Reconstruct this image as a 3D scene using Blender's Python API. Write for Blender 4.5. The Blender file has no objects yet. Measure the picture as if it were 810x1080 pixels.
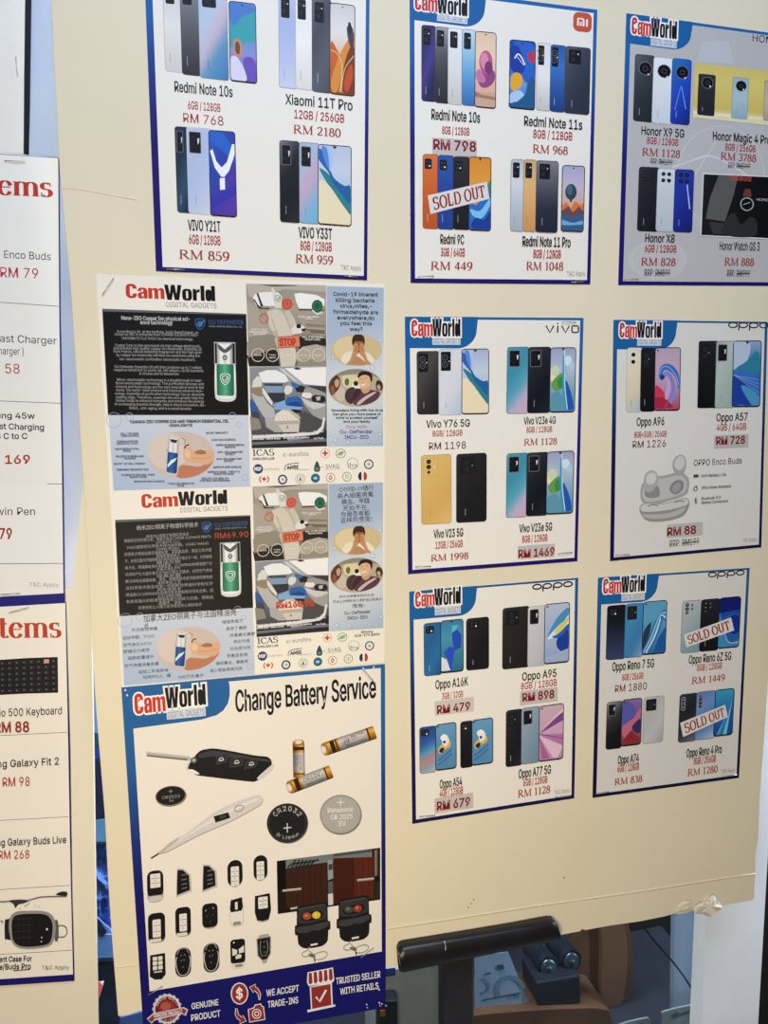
import bpy, bmesh, math, random
import numpy as np
from mathutils import Vector, Matrix
from mathutils.geometry import tessellate_polygon
random.seed(4)
SC = bpy.context.scene
COL = SC.collection
# ------------------------------------------------------------------ camera (solved from the A4/A3 sheets)
F = 760.86
AX, AY, AZ = 0.13147852, -0.22461765, -0.04381604
D = 0.8155641
Z0 = 1.45
def _R(ax, ay, az):
    cx, sx, cy, sy, cz, sz = math.cos(ax), math.sin(ax), math.cos(ay), math.sin(ay), math.cos(az), math.sin(az)
    return (np.array([[cz, -sz, 0], [sz, cz, 0], [0, 0, 1]]) @ np.array([[cy, 0, sy], [0, 1, 0], [-sy, 0, cy]])
            @ np.array([[1, 0, 0], [0, cx, -sx], [0, sx, cx]]))
R = _R(AX, AY, AZ)
O = -R.T @ np.array([0, 0, D])
B2W = np.array([[1, 0, 0], [0, 0, 1], [0, -1, 0]])          # board axes (right, down, in) -> world
OW = B2W @ O + np.array([0, 0, Z0])
RW = B2W @ R.T
def P(x, y, Y=0.0):
    """the point at depth Y (world) that the survey of the photograph gives for (x, y)"""
    d = RW @ np.array([(x - 405) / F, (y - 540) / F, 1.0])
    t = (Y - OW[1]) / d[1]
    return Vector(OW + d * t)
cam = bpy.data.objects.new('camera', bpy.data.cameras.new('camera'))
COL.objects.link(cam)
cam.data.sensor_fit = 'VERTICAL'; cam.data.sensor_height = 36; cam.data.lens = F / 1080 * 36
cam.data.clip_start = 0.01
M = np.eye(4); M[:3, 0] = RW[:, 0]; M[:3, 1] = -RW[:, 1]; M[:3, 2] = -RW[:, 2]; M[:3, 3] = OW
cam.matrix_world = Matrix(M.tolist())
SC.camera = cam

# ------------------------------------------------------------------ colour and materials
def hx(c):
    if isinstance(c, str):
        c = c.lstrip('#')
        if len(c) == 3: c = ''.join(a * 2 for a in c)
        return tuple(int(c[i:i + 2], 16) for i in (0, 2, 4))
    return tuple(c)
def lin(c):
    r = []
    for v in hx(c)[:3]:
        v = min(max(v / 255.0, 0), 1)
        r.append(v / 12.92 if v <= .04045 else ((v + .055) / 1.055) ** 2.4)
    return r
def mix(a, b, t):
    a, b = hx(a), hx(b); t = min(max(t, 0), 1)
    return tuple(a[i] + (b[i] - a[i]) * t for i in range(3))
def ramp(stops, t):
    """stops: list of colours (evenly spread) or of (t, colour)"""
    if not isinstance(stops[0], (tuple, list)) or not isinstance(stops[0][1], (str, tuple, list)):
        n = len(stops) - 1
        stops = [(i / max(n, 1), c) for i, c in enumerate(stops)]
    if t <= stops[0][0]: return hx(stops[0][1])
    for (a, ca), (b, cb) in zip(stops, stops[1:]):
        if t <= b: return mix(ca, cb, (t - a) / max(b - a, 1e-6))
    return hx(stops[-1][1])
def grad(stops, ax=0, ay=1, off=0):
    return lambda u, v: ramp(stops, ax * u + ay * v + off)
MATS = {}
def nodes(name):
    m = bpy.data.materials.new(name); m.use_nodes = True
    nt = m.node_tree; b = nt.nodes['Principled BSDF']
    return m, nt, b
def roughen(nt, b, scale, lo, hi, bump=0.0, dist=0.001):
    tc = nt.nodes.new('ShaderNodeTexCoord'); n = nt.nodes.new('ShaderNodeTexNoise')
    n.inputs['Scale'].default_value = scale
    nt.links.new(tc.outputs['Object'], n.inputs['Vector'])
    mr = nt.nodes.new('ShaderNodeMapRange'); mr.inputs['To Min'].default_value = lo; mr.inputs['To Max'].default_value = hi
    nt.links.new(n.outputs['Fac'], mr.inputs['Value']); nt.links.new(mr.outputs['Result'], b.inputs['Roughness'])
    if bump:
        bp = nt.nodes.new('ShaderNodeBump'); bp.inputs['Strength'].default_value = bump; bp.inputs['Distance'].default_value = dist
        nt.links.new(n.outputs['Fac'], bp.inputs['Height']); nt.links.new(bp.outputs['Normal'], b.inputs['Normal'])
    return n
def ink(c):
    """printed flat colour on paper"""
    c = tuple(int(round(v)) for v in hx(c)); k = ('ink', c)
    if k not in MATS:
        m, nt, b = nodes('printed_ink_%02x%02x%02x' % c)
        b.inputs['Base Color'].default_value = (*lin(c), 1); b.inputs['Specular IOR Level'].default_value = .12
        roughen(nt, b, 40, .42, .55)
        MATS[k] = m
    return MATS[k]
def inkmap():
    """printed artwork of several colours: the colours are stored on the print's own faces"""
    if 'map' not in MATS:
        m, nt, b = nodes('printed_artwork')
        a = nt.nodes.new('ShaderNodeAttribute'); a.attribute_name = 'print'
        nt.links.new(a.outputs['Color'], b.inputs['Base Color']); b.inputs['Specular IOR Level'].default_value = .12
        roughen(nt, b, 40, .42, .55)
        MATS['map'] = m
    return MATS['map']
def surf(name, c, rough=.5, spec=.3, metal=0.0, vary=.06, scale=12, bump=0.0, dist=.002, alpha=None, c2=None, trans=0.0):
    if name in MATS: return MATS[name]
    m, nt, b = nodes(name)
    n = roughen(nt, b, scale, max(rough - .08, .02), rough + .08, bump, dist)
    n.inputs['Detail'].default_value = 4
    cr = nt.nodes.new('ShaderNodeValToRGB'); c2 = c2 or mix(c, (0, 0, 0), vary)
    cr.color_ramp.elements[0].color = (*lin(c2), 1); cr.color_ramp.elements[1].color = (*lin(c), 1)
    cr.color_ramp.elements[0].position = .3; cr.color_ramp.elements[1].position = .62
    nt.links.new(n.outputs['Fac'], cr.inputs['Fac']); nt.links.new(cr.outputs['Color'], b.inputs['Base Color'])
    b.inputs['Specular IOR Level'].default_value = spec; b.inputs['Metallic'].default_value = metal
    if alpha is not None: b.inputs['Alpha'].default_value = alpha
    if trans: b.inputs['Transmission Weight'].default_value = trans
    MATS[name] = m
    return m

# ------------------------------------------------------------------ objects
def link(name, me, mat=None, parent=None):
    o = bpy.data.objects.new(name, me); COL.objects.link(o)
    if mat is not None and me is not None: me.materials.append(mat)
    if parent is not None: o.parent = parent
    return o
def tag(o, label, cat, group=None, kind=None):
    o['label'] = label
    if cat: o['category'] = cat
    if group: o['group'] = group
    if kind: o['kind'] = kind
    return o
def empty(name, loc, label, cat, group=None):
    o = bpy.data.objects.new(name, None); COL.objects.link(o); o.location = loc; o.empty_display_size = .02
    return tag(o, label, cat, group)
def wpos(o):
    p = Vector((0, 0, 0))
    while o is not None: p = p + o.location; o = o.parent
    return p
def mesh(name, vs, fs, mat, parent=None, smooth=False, bevel=0):
    """vs in world space"""
    off = wpos(parent)
    me = bpy.data.meshes.new(name); me.from_pydata([Vector(v) - off for v in vs], [], fs); me.update()
    o = link(name, me, mat, parent)
    if smooth:
        for p in me.polygons: p.use_smooth = True
    if bevel:
        md = o.modifiers.new('bevel', 'BEVEL'); md.width = bevel; md.segments = 2
    return o
def boxm(name, lo, hi, mat, parent=None, bevel=0):
    (a, b, c), (d, e, f) = lo, hi
    vs = [(a, b, c), (d, b, c), (d, e, c), (a, e, c), (a, b, f), (d, b, f), (d, e, f), (a, e, f)]
    fs = [(3, 2, 1, 0), (4, 5, 6, 7), (0, 1, 5, 4), (1, 2, 6, 5), (2, 3, 7, 6), (3, 0, 4, 7)]
    return mesh(name, vs, fs, mat, parent, bevel=bevel)
def slab(name, outline, Y, thick, mat, parent=None, bevel=0):
    """a sheet or board with the surveyed outline (photo points), front face at Y, thickness towards +Y"""
    f = [P(x, y, Y) for x, y in outline]; n = len(f)
    b = [v + Vector((0, thick, 0)) for v in f]
    fs = [tuple(range(n)), tuple(reversed(range(n, 2 * n)))] + [(i, n + i, n + (i + 1) % n, (i + 1) % n) for i in range(n)]
    o = mesh(name, f + b, fs, mat, parent)
    bm = bmesh.new(); bm.from_mesh(o.data); bmesh.ops.recalc_face_normals(bm, faces=bm.faces)
    bmesh.ops.triangulate(bm, faces=[q for q in bm.faces if len(q.verts) > 4]); bm.to_mesh(o.data); bm.free()
    if bevel:
        md = o.modifiers.new('bevel', 'BEVEL'); md.width = bevel; md.segments = 2; md.limit_method = 'ANGLE'
    return o
def tube(name, pts, r, mat, parent=None, n=8, cyclic=False):
    cu = bpy.data.curves.new(name, 'CURVE'); cu.dimensions = '3D'; cu.bevel_depth = r; cu.bevel_resolution = 3; cu.use_fill_caps = True
    sp = cu.splines.new('POLY'); sp.points.add(len(pts) - 1)
    for q, p in zip(sp.points, pts): q.co = (*p, 1)
    sp.use_cyclic_u = cyclic
    t = bpy.data.objects.new('t', cu); COL.objects.link(t)
    me = bpy.data.meshes.new_from_object(t.evaluated_get(bpy.context.evaluated_depsgraph_get()))
    bpy.data.objects.remove(t)
    off = wpos(parent)
    for v in me.vertices: v.co -= off
    for p in me.polygons: p.use_smooth = True
    me.materials.clear()
    return link(name, me, mat, parent)

# ------------------------------------------------------------------ lettering
GL = {}
# sans letter outlines: character code, advance, loops of x, y (cap height 100)
OUTLINES = (
    (33, 39, ((13, 32, 12, 100, 26, 100, 25, 32), (17, -1, 13, 2, 11, 4, 10, 8, 11, 12, 13, 14, 17, 17, 22, 17, 26, 14, 28, 10, 28, 6, 26, 2, 22, -1),)),
    (36, 88, ((40, -15, 40, 115, 48, 115, 48, -15), (44, -2, 31, 0, 20, 4, 16, 8, 10, 16, 8, 27, 20, 27, 22, 20, 27, 15, 33, 12, 40, 10, 48, 10, 56, 12, 60, 14, 65, 18, 68, 24, 68, 30, 65, 35, 63, 37, 55, 42, 28, 50, 22, 53, 17, 57, 13, 62, 11, 67, 10, 73, 12, 84, 18, 92, 27, 98, 38, 101, 51, 101, 57, 100, 67, 95, 74, 88, 78, 79, 79, 74, 66, 74, 65, 79, 63, 83, 59, 86, 55, 88, 44, 90, 36, 89, 27, 84, 24, 80, 23, 74, 24, 68, 30, 62, 36, 59, 58, 53, 68, 49, 73, 44, 78, 39, 79, 35, 80, 27, 78, 17, 73, 8, 64, 2, 58, 0),)),
    (37, 133, ((30, 56, 24, 58, 19, 63, 16, 69, 15, 81, 16, 88, 17, 91, 21, 97, 27, 100, 30, 101, 39, 101, 45, 99, 50, 94, 53, 88, 54, 81, 54, 72, 52, 66, 48, 60, 42, 57, 38, 56), (38, 65, 40, 66, 42, 68, 44, 73, 44, 84, 42, 89, 38, 92, 32, 92, 27, 89, 25, 84, 25, 73, 27, 68, 29, 66, 31, 65), (94, -2, 88, 1, 85, 3, 81, 8, 79, 15, 79, 27, 81, 34, 85, 39, 91, 43, 98, 44, 106, 43, 112, 39, 116, 34, 118, 27, 118, 15, 114, 6, 109, 1, 102, -2), (102, 7, 104, 8, 107, 13, 108, 16, 108, 27, 106, 32, 104, 34, 102, 35, 96, 35, 91, 32, 89, 27, 89, 16, 91, 10, 95, 7), (26, 0, 95, 100, 106, 100, 37, 0),)),
    (38, 88, ((39, -1, 27, 0, 22, 2, 14, 8, 8, 16, 7, 21, 7, 30, 9, 37, 14, 43, 46, 69, 51, 76, 51, 83, 48, 88, 43, 90, 40, 91, 33, 89, 30, 86, 28, 83, 27, 78, 28, 74, 30, 69, 86, 0, 72, 0, 21, 61, 16, 71, 15, 78, 16, 86, 20, 93, 26, 98, 35, 101, 44, 101, 52, 98, 58, 93, 62, 87, 64, 80, 63, 74, 61, 68, 53, 60, 27, 40, 22, 34, 19, 29, 19, 23, 22, 17, 26, 13, 31, 10, 38, 9, 46, 10, 56, 16, 62, 22, 66, 30, 68, 34, 69, 44, 80, 44, 79, 33, 76, 24, 73, 18, 65, 9, 58, 3, 48, 0),)),
    (39, 41, ((15, 62, 14, 100, 27, 100, 25, 62),)),
    (40, 54, ((18, 41, 18, 56, 21, 72, 26, 87, 35, 106, 46, 106, 38, 84, 32, 62, 30, 41, 32, 22, 35, 10, 46, -19, 35, -19, 25, 1, 22, 11, 18, 31),)),
    (41, 54, ((7, -19, 17, 4, 21, 17, 23, 29, 24, 41, 23, 54, 20, 69, 14, 92, 7, 106, 19, 106, 28, 87, 34, 64, 36, 41, 34, 20, 28, 0, 19, -19),)),
    (42, 89, ((40, 44, 40, 65, 22, 54, 18, 62, 37, 72, 18, 82, 22, 90, 40, 79, 40, 100, 49, 100, 48, 79, 66, 90, 71, 82, 52, 72, 71, 62, 66, 54, 48, 65, 49, 44),)),
    (43, 89, ((39, 7, 39, 72, 50, 72, 50, 7), (12, 34, 12, 44, 77, 44, 77, 34),)),
    (44, 37, ((7, -24, 13, 14, 27, 14, 17, -24),)),
    (45, 89, ((66, 48, 66, 37, 22, 37, 22, 48),)),
    (46, 37, ((16, -1, 12, 2, 10, 6, 10, 10, 11, 13, 14, 16, 16, 17, 21, 17, 23, 16, 27, 13, 28, 8, 27, 4, 25, 2, 21, -1),)),
    (47, 49, ((46, 105, 14, -15, 3, -15, 35, 105),)),
    (48, 89, ((45, -1, 38, -1, 31, 1, 26, 5, 21, 9, 17, 15, 14, 22, 11, 30, 9, 50, 11, 69, 14, 78, 17, 85, 21, 91, 26, 95, 31, 99, 38, 101, 45, 101, 52, 101, 58, 99, 64, 95, 68, 91, 72, 85, 76, 78, 78, 69, 80, 50, 78, 30, 76, 22, 72, 15, 68, 9, 64, 5, 58, 1, 52, -1), (45, 10, 53, 12, 60, 18, 65, 28, 67, 42, 67, 58, 65, 72, 60, 82, 53, 88, 49, 90, 40, 90, 36, 88, 29, 82, 24, 72, 22, 58, 22, 42, 24, 28, 29, 18, 36, 12),)),
    (49, 89, ((15, 0, 15, 11, 77, 11, 77, 0), (54, 100, 54, 0, 42, 0, 42, 88, 17, 70, 17, 84, 39, 100),)),
    (50, 89, ((13, 0, 13, 9, 56, 56, 60, 61, 62, 67, 63, 76, 60, 82, 56, 87, 48, 90, 40, 90, 34, 88, 31, 86, 27, 81, 25, 75, 25, 71, 13, 71, 13, 77, 17, 87, 20, 91, 28, 98, 38, 101, 50, 101, 60, 98, 68, 92, 73, 83, 74, 78, 75, 70, 73, 62, 69, 55, 62, 46, 30, 11, 76, 11, 76, 0),)),
    (51, 89, ((37, -1, 26, 2, 17, 8, 11, 16, 9, 26, 22, 26, 23, 20, 27, 15, 32, 12, 39, 10, 47, 10, 54, 12, 60, 16, 63, 21, 64, 25, 64, 32, 62, 39, 57, 44, 54, 46, 45, 48, 31, 49, 31, 59, 57, 89, 14, 89, 14, 100, 73, 100, 73, 90, 42, 55, 42, 57, 55, 56, 61, 54, 70, 48, 73, 44, 77, 34, 77, 23, 75, 18, 70, 9, 61, 2, 49, -1),)),
    (52, 89, ((8, 21, 8, 31, 48, 100, 61, 100, 21, 32, 81, 32, 81, 21), (55, 0, 55, 24, 55, 29, 55, 62, 67, 62, 67, 0),)),
    (53, 89, ((38, -1, 32, 0, 23, 5, 16, 12, 14, 16, 12, 26, 24, 26, 24, 23, 27, 18, 34, 12, 40, 10, 47, 10, 51, 11, 57, 15, 60, 17, 63, 24, 64, 28, 64, 36, 63, 40, 60, 47, 54, 52, 47, 54, 43, 54, 33, 53, 25, 48, 13, 50, 19, 100, 72, 100, 72, 89, 30, 89, 26, 59, 35, 64, 42, 65, 50, 65, 58, 63, 65, 59, 70, 53, 74, 45, 77, 37, 76, 26, 75, 20, 69, 10, 61, 3, 50, -1),)),
    (54, 89, ((38, -1, 33, 0, 24, 6, 17, 15, 13, 26, 13, 37, 16, 47, 22, 59, 50, 100, 63, 100, 30, 51, 29, 51, 32, 56, 36, 59, 43, 62, 52, 61, 62, 58, 66, 55, 73, 47, 76, 37, 76, 25, 72, 14, 65, 6, 56, 0, 50, -1), (48, 10, 55, 12, 60, 17, 62, 20, 64, 27, 64, 35, 63, 39, 60, 45, 55, 49, 52, 51, 44, 52, 37, 51, 34, 50, 29, 45, 27, 42, 25, 35, 25, 27, 27, 20, 29, 17, 34, 12, 41, 10),)),
    (55, 89, ((19, 0, 64, 89, 12, 89, 12, 100, 77, 100, 77, 88, 32, 0),)),
    (56, 89, ((38, -1, 27, 2, 18, 8, 12, 17, 10, 27, 11, 35, 15, 42, 20, 47, 26, 51, 30, 52, 22, 57, 18, 60, 14, 70, 14, 75, 16, 84, 18, 88, 24, 95, 29, 98, 39, 101, 50, 101, 60, 98, 68, 92, 73, 84, 75, 80, 74, 70, 73, 65, 67, 57, 59, 52, 63, 51, 69, 47, 74, 42, 78, 35, 79, 27, 78, 21, 74, 12, 67, 5, 62, 2, 51, -1), (49, 10, 56, 12, 62, 16, 65, 21, 66, 24, 66, 31, 63, 37, 59, 42, 52, 45, 40, 46, 37, 45, 30, 42, 26, 37, 23, 31, 23, 24, 25, 18, 27, 16, 33, 12, 40, 10), (48, 57, 54, 59, 60, 65, 62, 71, 62, 77, 60, 83, 54, 88, 48, 90, 41, 90, 35, 88, 28, 83, 27, 80, 26, 74, 27, 68, 32, 61, 41, 57),)),
    (57, 89, ((50, 101, 61, 97, 69, 90, 72, 85, 76, 74, 76, 63, 73, 53, 67, 41, 39, 0, 26, 0, 59, 49, 60, 49, 58, 45, 53, 41, 46, 38, 37, 39, 27, 42, 23, 45, 16, 53, 13, 63, 13, 75, 17, 86, 24, 94, 33, 100, 38, 101), (41, 90, 34, 88, 31, 86, 27, 80, 25, 73, 25, 65, 26, 61, 29, 55, 31, 53, 37, 49, 44, 48, 52, 49, 55, 50, 60, 55, 62, 58, 64, 65, 64, 73, 62, 80, 58, 86, 55, 88, 48, 90),)),
    (58, 37, ((16, -1, 12, 2, 10, 6, 10, 10, 11, 13, 14, 16, 16, 17, 21, 17, 23, 16, 27, 13, 28, 8, 27, 4, 25, 2, 21, -1), (16, 54, 12, 56, 10, 60, 10, 64, 11, 67, 14, 70, 16, 71, 21, 71, 23, 70, 27, 67, 28, 62, 27, 58, 25, 56, 21, 54),)),
    (63, 70, ((26, 30, 26, 37, 28, 45, 31, 51, 44, 61, 48, 66, 51, 72, 51, 78, 49, 84, 43, 89, 35, 91, 30, 90, 25, 88, 19, 81, 18, 74, 5, 74, 7, 85, 10, 89, 16, 96, 20, 98, 30, 101, 40, 101, 46, 100, 54, 96, 60, 89, 63, 80, 63, 70, 60, 61, 54, 54, 42, 44, 39, 40, 38, 30), (30, -1, 26, 2, 24, 6, 24, 10, 26, 14, 30, 17, 35, 17, 37, 16, 40, 12, 41, 10, 41, 6, 40, 4, 37, 0, 35, -1),)),
    (65, 94, ((3, 0, 40, 100, 54, 100, 91, 0, 78, 0, 56, 60, 46, 94, 48, 94, 40, 68, 17, 0), (22, 28, 22, 39, 73, 39, 73, 28),)),
    (66, 90, ((12, 0, 12, 100, 54, 100, 60, 98, 69, 94, 75, 87, 78, 78, 78, 74, 77, 66, 76, 63, 70, 56, 62, 52, 62, 52, 71, 48, 77, 43, 81, 36, 82, 32, 82, 22, 79, 13, 76, 9, 68, 4, 56, 0), (24, 11, 55, 12, 61, 13, 65, 16, 68, 19, 69, 23, 70, 27, 69, 33, 65, 39, 60, 43, 53, 45, 24, 45), (24, 56, 50, 56, 59, 60, 64, 64, 66, 70, 66, 77, 64, 81, 61, 84, 58, 87, 53, 88, 24, 89),)),
    (67, 100, ((44, -1, 37, 1, 30, 5, 23, 10, 18, 16, 14, 23, 10, 31, 9, 40, 8, 50, 9, 60, 10, 69, 14, 77, 18, 84, 23, 90, 30, 95, 37, 99, 44, 101, 53, 101, 62, 100, 75, 95, 82, 90, 90, 78, 93, 68, 80, 68, 78, 75, 73, 82, 68, 86, 62, 88, 53, 90, 47, 89, 36, 85, 28, 77, 22, 65, 20, 50, 22, 35, 25, 28, 32, 18, 41, 12, 53, 10, 59, 11, 65, 13, 70, 16, 75, 20, 78, 25, 80, 32, 93, 32, 90, 22, 88, 18, 79, 7, 71, 3, 58, -1),)),
    (68, 99, ((19, 0, 19, 11, 50, 12, 57, 13, 62, 16, 67, 19, 71, 24, 74, 29, 77, 36, 78, 50, 77, 65, 72, 76, 68, 81, 63, 84, 57, 87, 51, 88, 18, 89, 18, 100, 54, 99, 62, 97, 69, 94, 76, 90, 81, 84, 85, 77, 88, 69, 90, 60, 91, 50, 90, 40, 88, 31, 85, 23, 81, 16, 76, 11, 69, 6, 61, 3, 53, 1), (24, 100, 24, 0, 12, 0, 12, 100),)),
    (69, 82, ((12, 0, 12, 100, 73, 100, 73, 89, 24, 89, 24, 56, 70, 56, 70, 45, 24, 45, 24, 11, 74, 11, 74, 0),)),
    (70, 81, ((12, 0, 12, 100, 73, 100, 73, 89, 24, 89, 24, 55, 68, 55, 68, 44, 24, 44, 24, 0),)),
    (71, 102, ((53, -1, 44, -1, 36, 1, 29, 5, 23, 10, 18, 16, 14, 23, 10, 31, 8, 40, 8, 50, 8, 60, 10, 69, 14, 77, 18, 84, 23, 90, 29, 95, 36, 99, 44, 101, 57, 101, 67, 99, 76, 95, 83, 89, 88, 82, 92, 73, 93, 68, 80, 68, 76, 77, 72, 82, 68, 86, 62, 88, 52, 90, 41, 88, 32, 82, 28, 77, 22, 65, 21, 58, 21, 42, 22, 35, 25, 28, 28, 23, 36, 15, 47, 11, 53, 10, 63, 12, 72, 17, 78, 24, 80, 29, 82, 40, 85, 39, 56, 39, 56, 50, 94, 50, 93, 32, 92, 24, 89, 18, 85, 12, 80, 8, 74, 4, 68, 1, 60, -1),)),
    (72, 102, ((12, 0, 12, 100, 24, 100, 24, 57, 77, 57, 77, 100, 90, 100, 90, 0, 77, 0, 77, 46, 24, 46, 24, 0),)),
    (73, 59, ((6, 0, 6, 11, 23, 11, 23, 89, 6, 89, 6, 100, 53, 100, 53, 89, 36, 89, 36, 11, 53, 11, 53, 0),)),
    (74, 78, ((36, -1, 28, 0, 21, 2, 15, 6, 10, 12, 7, 20, 6, 34, 19, 34, 20, 23, 21, 18, 24, 15, 27, 12, 32, 10, 41, 10, 45, 12, 49, 15, 51, 18, 53, 23, 53, 100, 66, 100, 66, 29, 65, 20, 62, 12, 58, 6, 52, 2, 45, 0),)),
    (75, 92, ((20, 29, 20, 42, 32, 57, 72, 100, 88, 100, 45, 54), (12, 0, 12, 100, 24, 100, 24, 44, 24, 38, 24, 0), (73, 0, 37, 51, 45, 61, 88, 0),)),
    (76, 77, ((12, 0, 12, 100, 24, 100, 24, 11, 71, 11, 71, 0),)),
    (77, 123, ((12, 0, 12, 100, 30, 100, 56, 33, 63, 10, 60, 10, 67, 31, 94, 100, 112, 100, 112, 0, 99, 0, 100, 90, 101, 90, 90, 59, 67, 0, 56, 0, 33, 59, 22, 90, 23, 90, 24, 0),)),
    (78, 103, ((12, 0, 12, 100, 27, 100, 70, 32, 81, 11, 80, 10, 79, 25, 78, 100, 91, 100, 91, 0, 76, 0, 40, 57, 21, 89, 23, 89, 25, 57, 25, 0),)),
    (79, 105, ((52, -1, 44, -1, 37, 1, 30, 5, 23, 10, 18, 16, 14, 23, 10, 31, 9, 40, 8, 50, 9, 60, 10, 69, 14, 77, 18, 84, 23, 90, 30, 95, 37, 99, 44, 101, 52, 101, 61, 101, 68, 99, 75, 95, 82, 90, 87, 84, 91, 77, 94, 69, 96, 60, 97, 50, 96, 40, 94, 31, 91, 23, 87, 16, 82, 10, 75, 5, 68, 1, 61, -1), (58, 11, 69, 15, 73, 18, 80, 28, 83, 35, 85, 50, 83, 65, 80, 72, 73, 82, 69, 85, 58, 89, 47, 89, 41, 88, 32, 82, 25, 72, 22, 65, 20, 50, 22, 35, 28, 23, 36, 15, 41, 12, 47, 11),)),
    (80, 87, ((12, 0, 12, 100, 54, 100, 60, 98, 65, 96, 74, 89, 77, 84, 80, 74, 80, 63, 79, 57, 74, 48, 65, 41, 60, 38, 54, 37, 22, 36, 22, 48, 51, 48, 58, 50, 64, 55, 66, 58, 68, 64, 68, 72, 66, 79, 64, 82, 58, 86, 50, 89, 24, 89, 24, 0),)),
    (81, 105, ((48, 31, 62, 31, 73, 17, 92, -9, 79, -9, 65, 9), (52, -1, 44, -1, 37, 1, 30, 5, 23, 10, 18, 16, 14, 23, 10, 31, 9, 40, 8, 50, 9, 60, 10, 69, 14, 77, 18, 84, 23, 90, 30, 95, 37, 99, 44, 101, 52, 101, 61, 101, 68, 99, 75, 95, 82, 90, 87, 84, 91, 77, 94, 69, 96, 60, 97, 50, 96, 40, 94, 31, 91, 23, 87, 16, 82, 10, 75, 5, 68, 1, 61, -1), (58, 11, 69, 15, 73, 18, 80, 28, 83, 35, 85, 50, 83, 65, 80, 72, 73, 82, 69, 85, 58, 89, 47, 89, 41, 88, 32, 82, 25, 72, 22, 65, 20, 50, 22, 35, 28, 23, 36, 15, 41, 12, 47, 11),)),
    (82, 88, ((12, 0, 12, 100, 54, 100, 66, 96, 70, 93, 77, 85, 80, 75, 80, 63, 77, 53, 74, 49, 65, 43, 54, 39, 19, 39, 19, 50, 51, 50, 58, 52, 64, 56, 67, 62, 68, 69, 67, 76, 64, 82, 61, 85, 55, 88, 51, 89, 24, 89, 24, 0), (69, 0, 45, 45, 60, 45, 84, 0),)),
    (83, 88, ((44, -2, 31, 0, 20, 4, 16, 8, 10, 16, 8, 27, 20, 27, 22, 20, 27, 15, 33, 12, 40, 10, 48, 10, 56, 12, 60, 14, 65, 18, 68, 24, 68, 30, 65, 35, 63, 37, 55, 42, 28, 50, 22, 53, 17, 57, 13, 62, 11, 67, 10, 73, 12, 84, 18, 92, 27, 98, 38, 101, 51, 101, 57, 100, 67, 95, 74, 88, 78, 79, 79, 74, 66, 74, 65, 79, 63, 83, 59, 86, 55, 88, 44, 90, 36, 89, 27, 84, 24, 80, 23, 74, 24, 68, 30, 62, 36, 59, 58, 53, 68, 49, 73, 44, 78, 39, 79, 35, 80, 27, 78, 17, 73, 8, 64, 2, 58, 0),)),
    (84, 88, ((6, 89, 6, 100, 82, 100, 82, 89, 50, 89, 50, 0, 38, 0, 38, 89),)),
    (85, 102, ((43, -1, 36, 0, 30, 3, 25, 6, 20, 11, 17, 16, 12, 27, 12, 100, 24, 100, 24, 35, 26, 26, 30, 19, 33, 16, 41, 12, 51, 10, 61, 12, 65, 13, 72, 19, 76, 26, 77, 35, 77, 100, 90, 100, 90, 34, 88, 21, 81, 11, 71, 3, 65, 0, 58, -1),)),
    (86, 94, ((40, 0, 3, 100, 17, 100, 39, 37, 49, 6, 46, 6, 56, 37, 78, 100, 91, 100, 55, 0),)),
    (87, 135, ((30, 0, 3, 100, 16, 100, 34, 29, 39, 8, 37, 8, 42, 29, 60, 100, 75, 100, 92, 32, 98, 8, 96, 8, 100, 25, 119, 100, 132, 100, 104, 0, 90, 0, 70, 72, 66, 93, 69, 93, 62, 64, 45, 0),)),
    (88, 93, ((4, 0, 43, 56, 43, 46, 6, 100, 20, 100, 43, 67, 48, 57, 46, 57, 51, 67, 73, 100, 88, 100, 51, 47, 51, 56, 90, 0, 75, 0, 54, 30, 45, 45, 48, 45, 43, 37, 18, 0),)),
    (89, 93, ((40, 0, 40, 41, 3, 100, 18, 100, 42, 61, 49, 45, 44, 45, 53, 64, 75, 100, 90, 100, 53, 41, 53, 0),)),
    (90, 86, ((8, 0, 8, 9, 56, 79, 67, 94, 68, 89, 8, 89, 8, 100, 78, 100, 78, 91, 29, 19, 19, 6, 18, 11, 78, 11, 78, 0),)),
    (97, 77, ((27, -1, 23, 0, 15, 3, 12, 6, 8, 12, 6, 21, 7, 29, 10, 34, 15, 38, 25, 41, 51, 46, 53, 47, 54, 50, 53, 56, 51, 60, 45, 64, 38, 65, 32, 64, 27, 62, 23, 59, 20, 54, 8, 57, 10, 62, 15, 68, 22, 72, 34, 75, 47, 75, 53, 72, 59, 69, 63, 63, 66, 55, 66, 0, 54, 0, 54, 10, 54, 10, 50, 5, 42, 0, 36, -2), (38, 9, 45, 12, 52, 18, 54, 24, 54, 37, 48, 35, 32, 33, 24, 30, 20, 27, 18, 23, 18, 18, 20, 14, 23, 11, 28, 10),)),
    (98, 83, ((45, -2, 37, -1, 29, 4, 23, 12, 22, 12, 22, 0, 10, 0, 10, 100, 22, 100, 22, 63, 23, 63, 29, 70, 34, 73, 41, 75, 51, 75, 56, 74, 62, 71, 70, 63, 73, 58, 76, 45, 76, 30, 73, 17, 66, 7, 57, 0, 51, -1), (48, 10, 52, 11, 58, 16, 62, 23, 63, 27, 64, 37, 63, 47, 60, 55, 55, 61, 52, 63, 43, 65, 35, 63, 32, 61, 26, 56, 23, 47, 22, 37, 23, 27, 26, 19, 29, 15, 35, 11, 39, 10),)),
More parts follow.
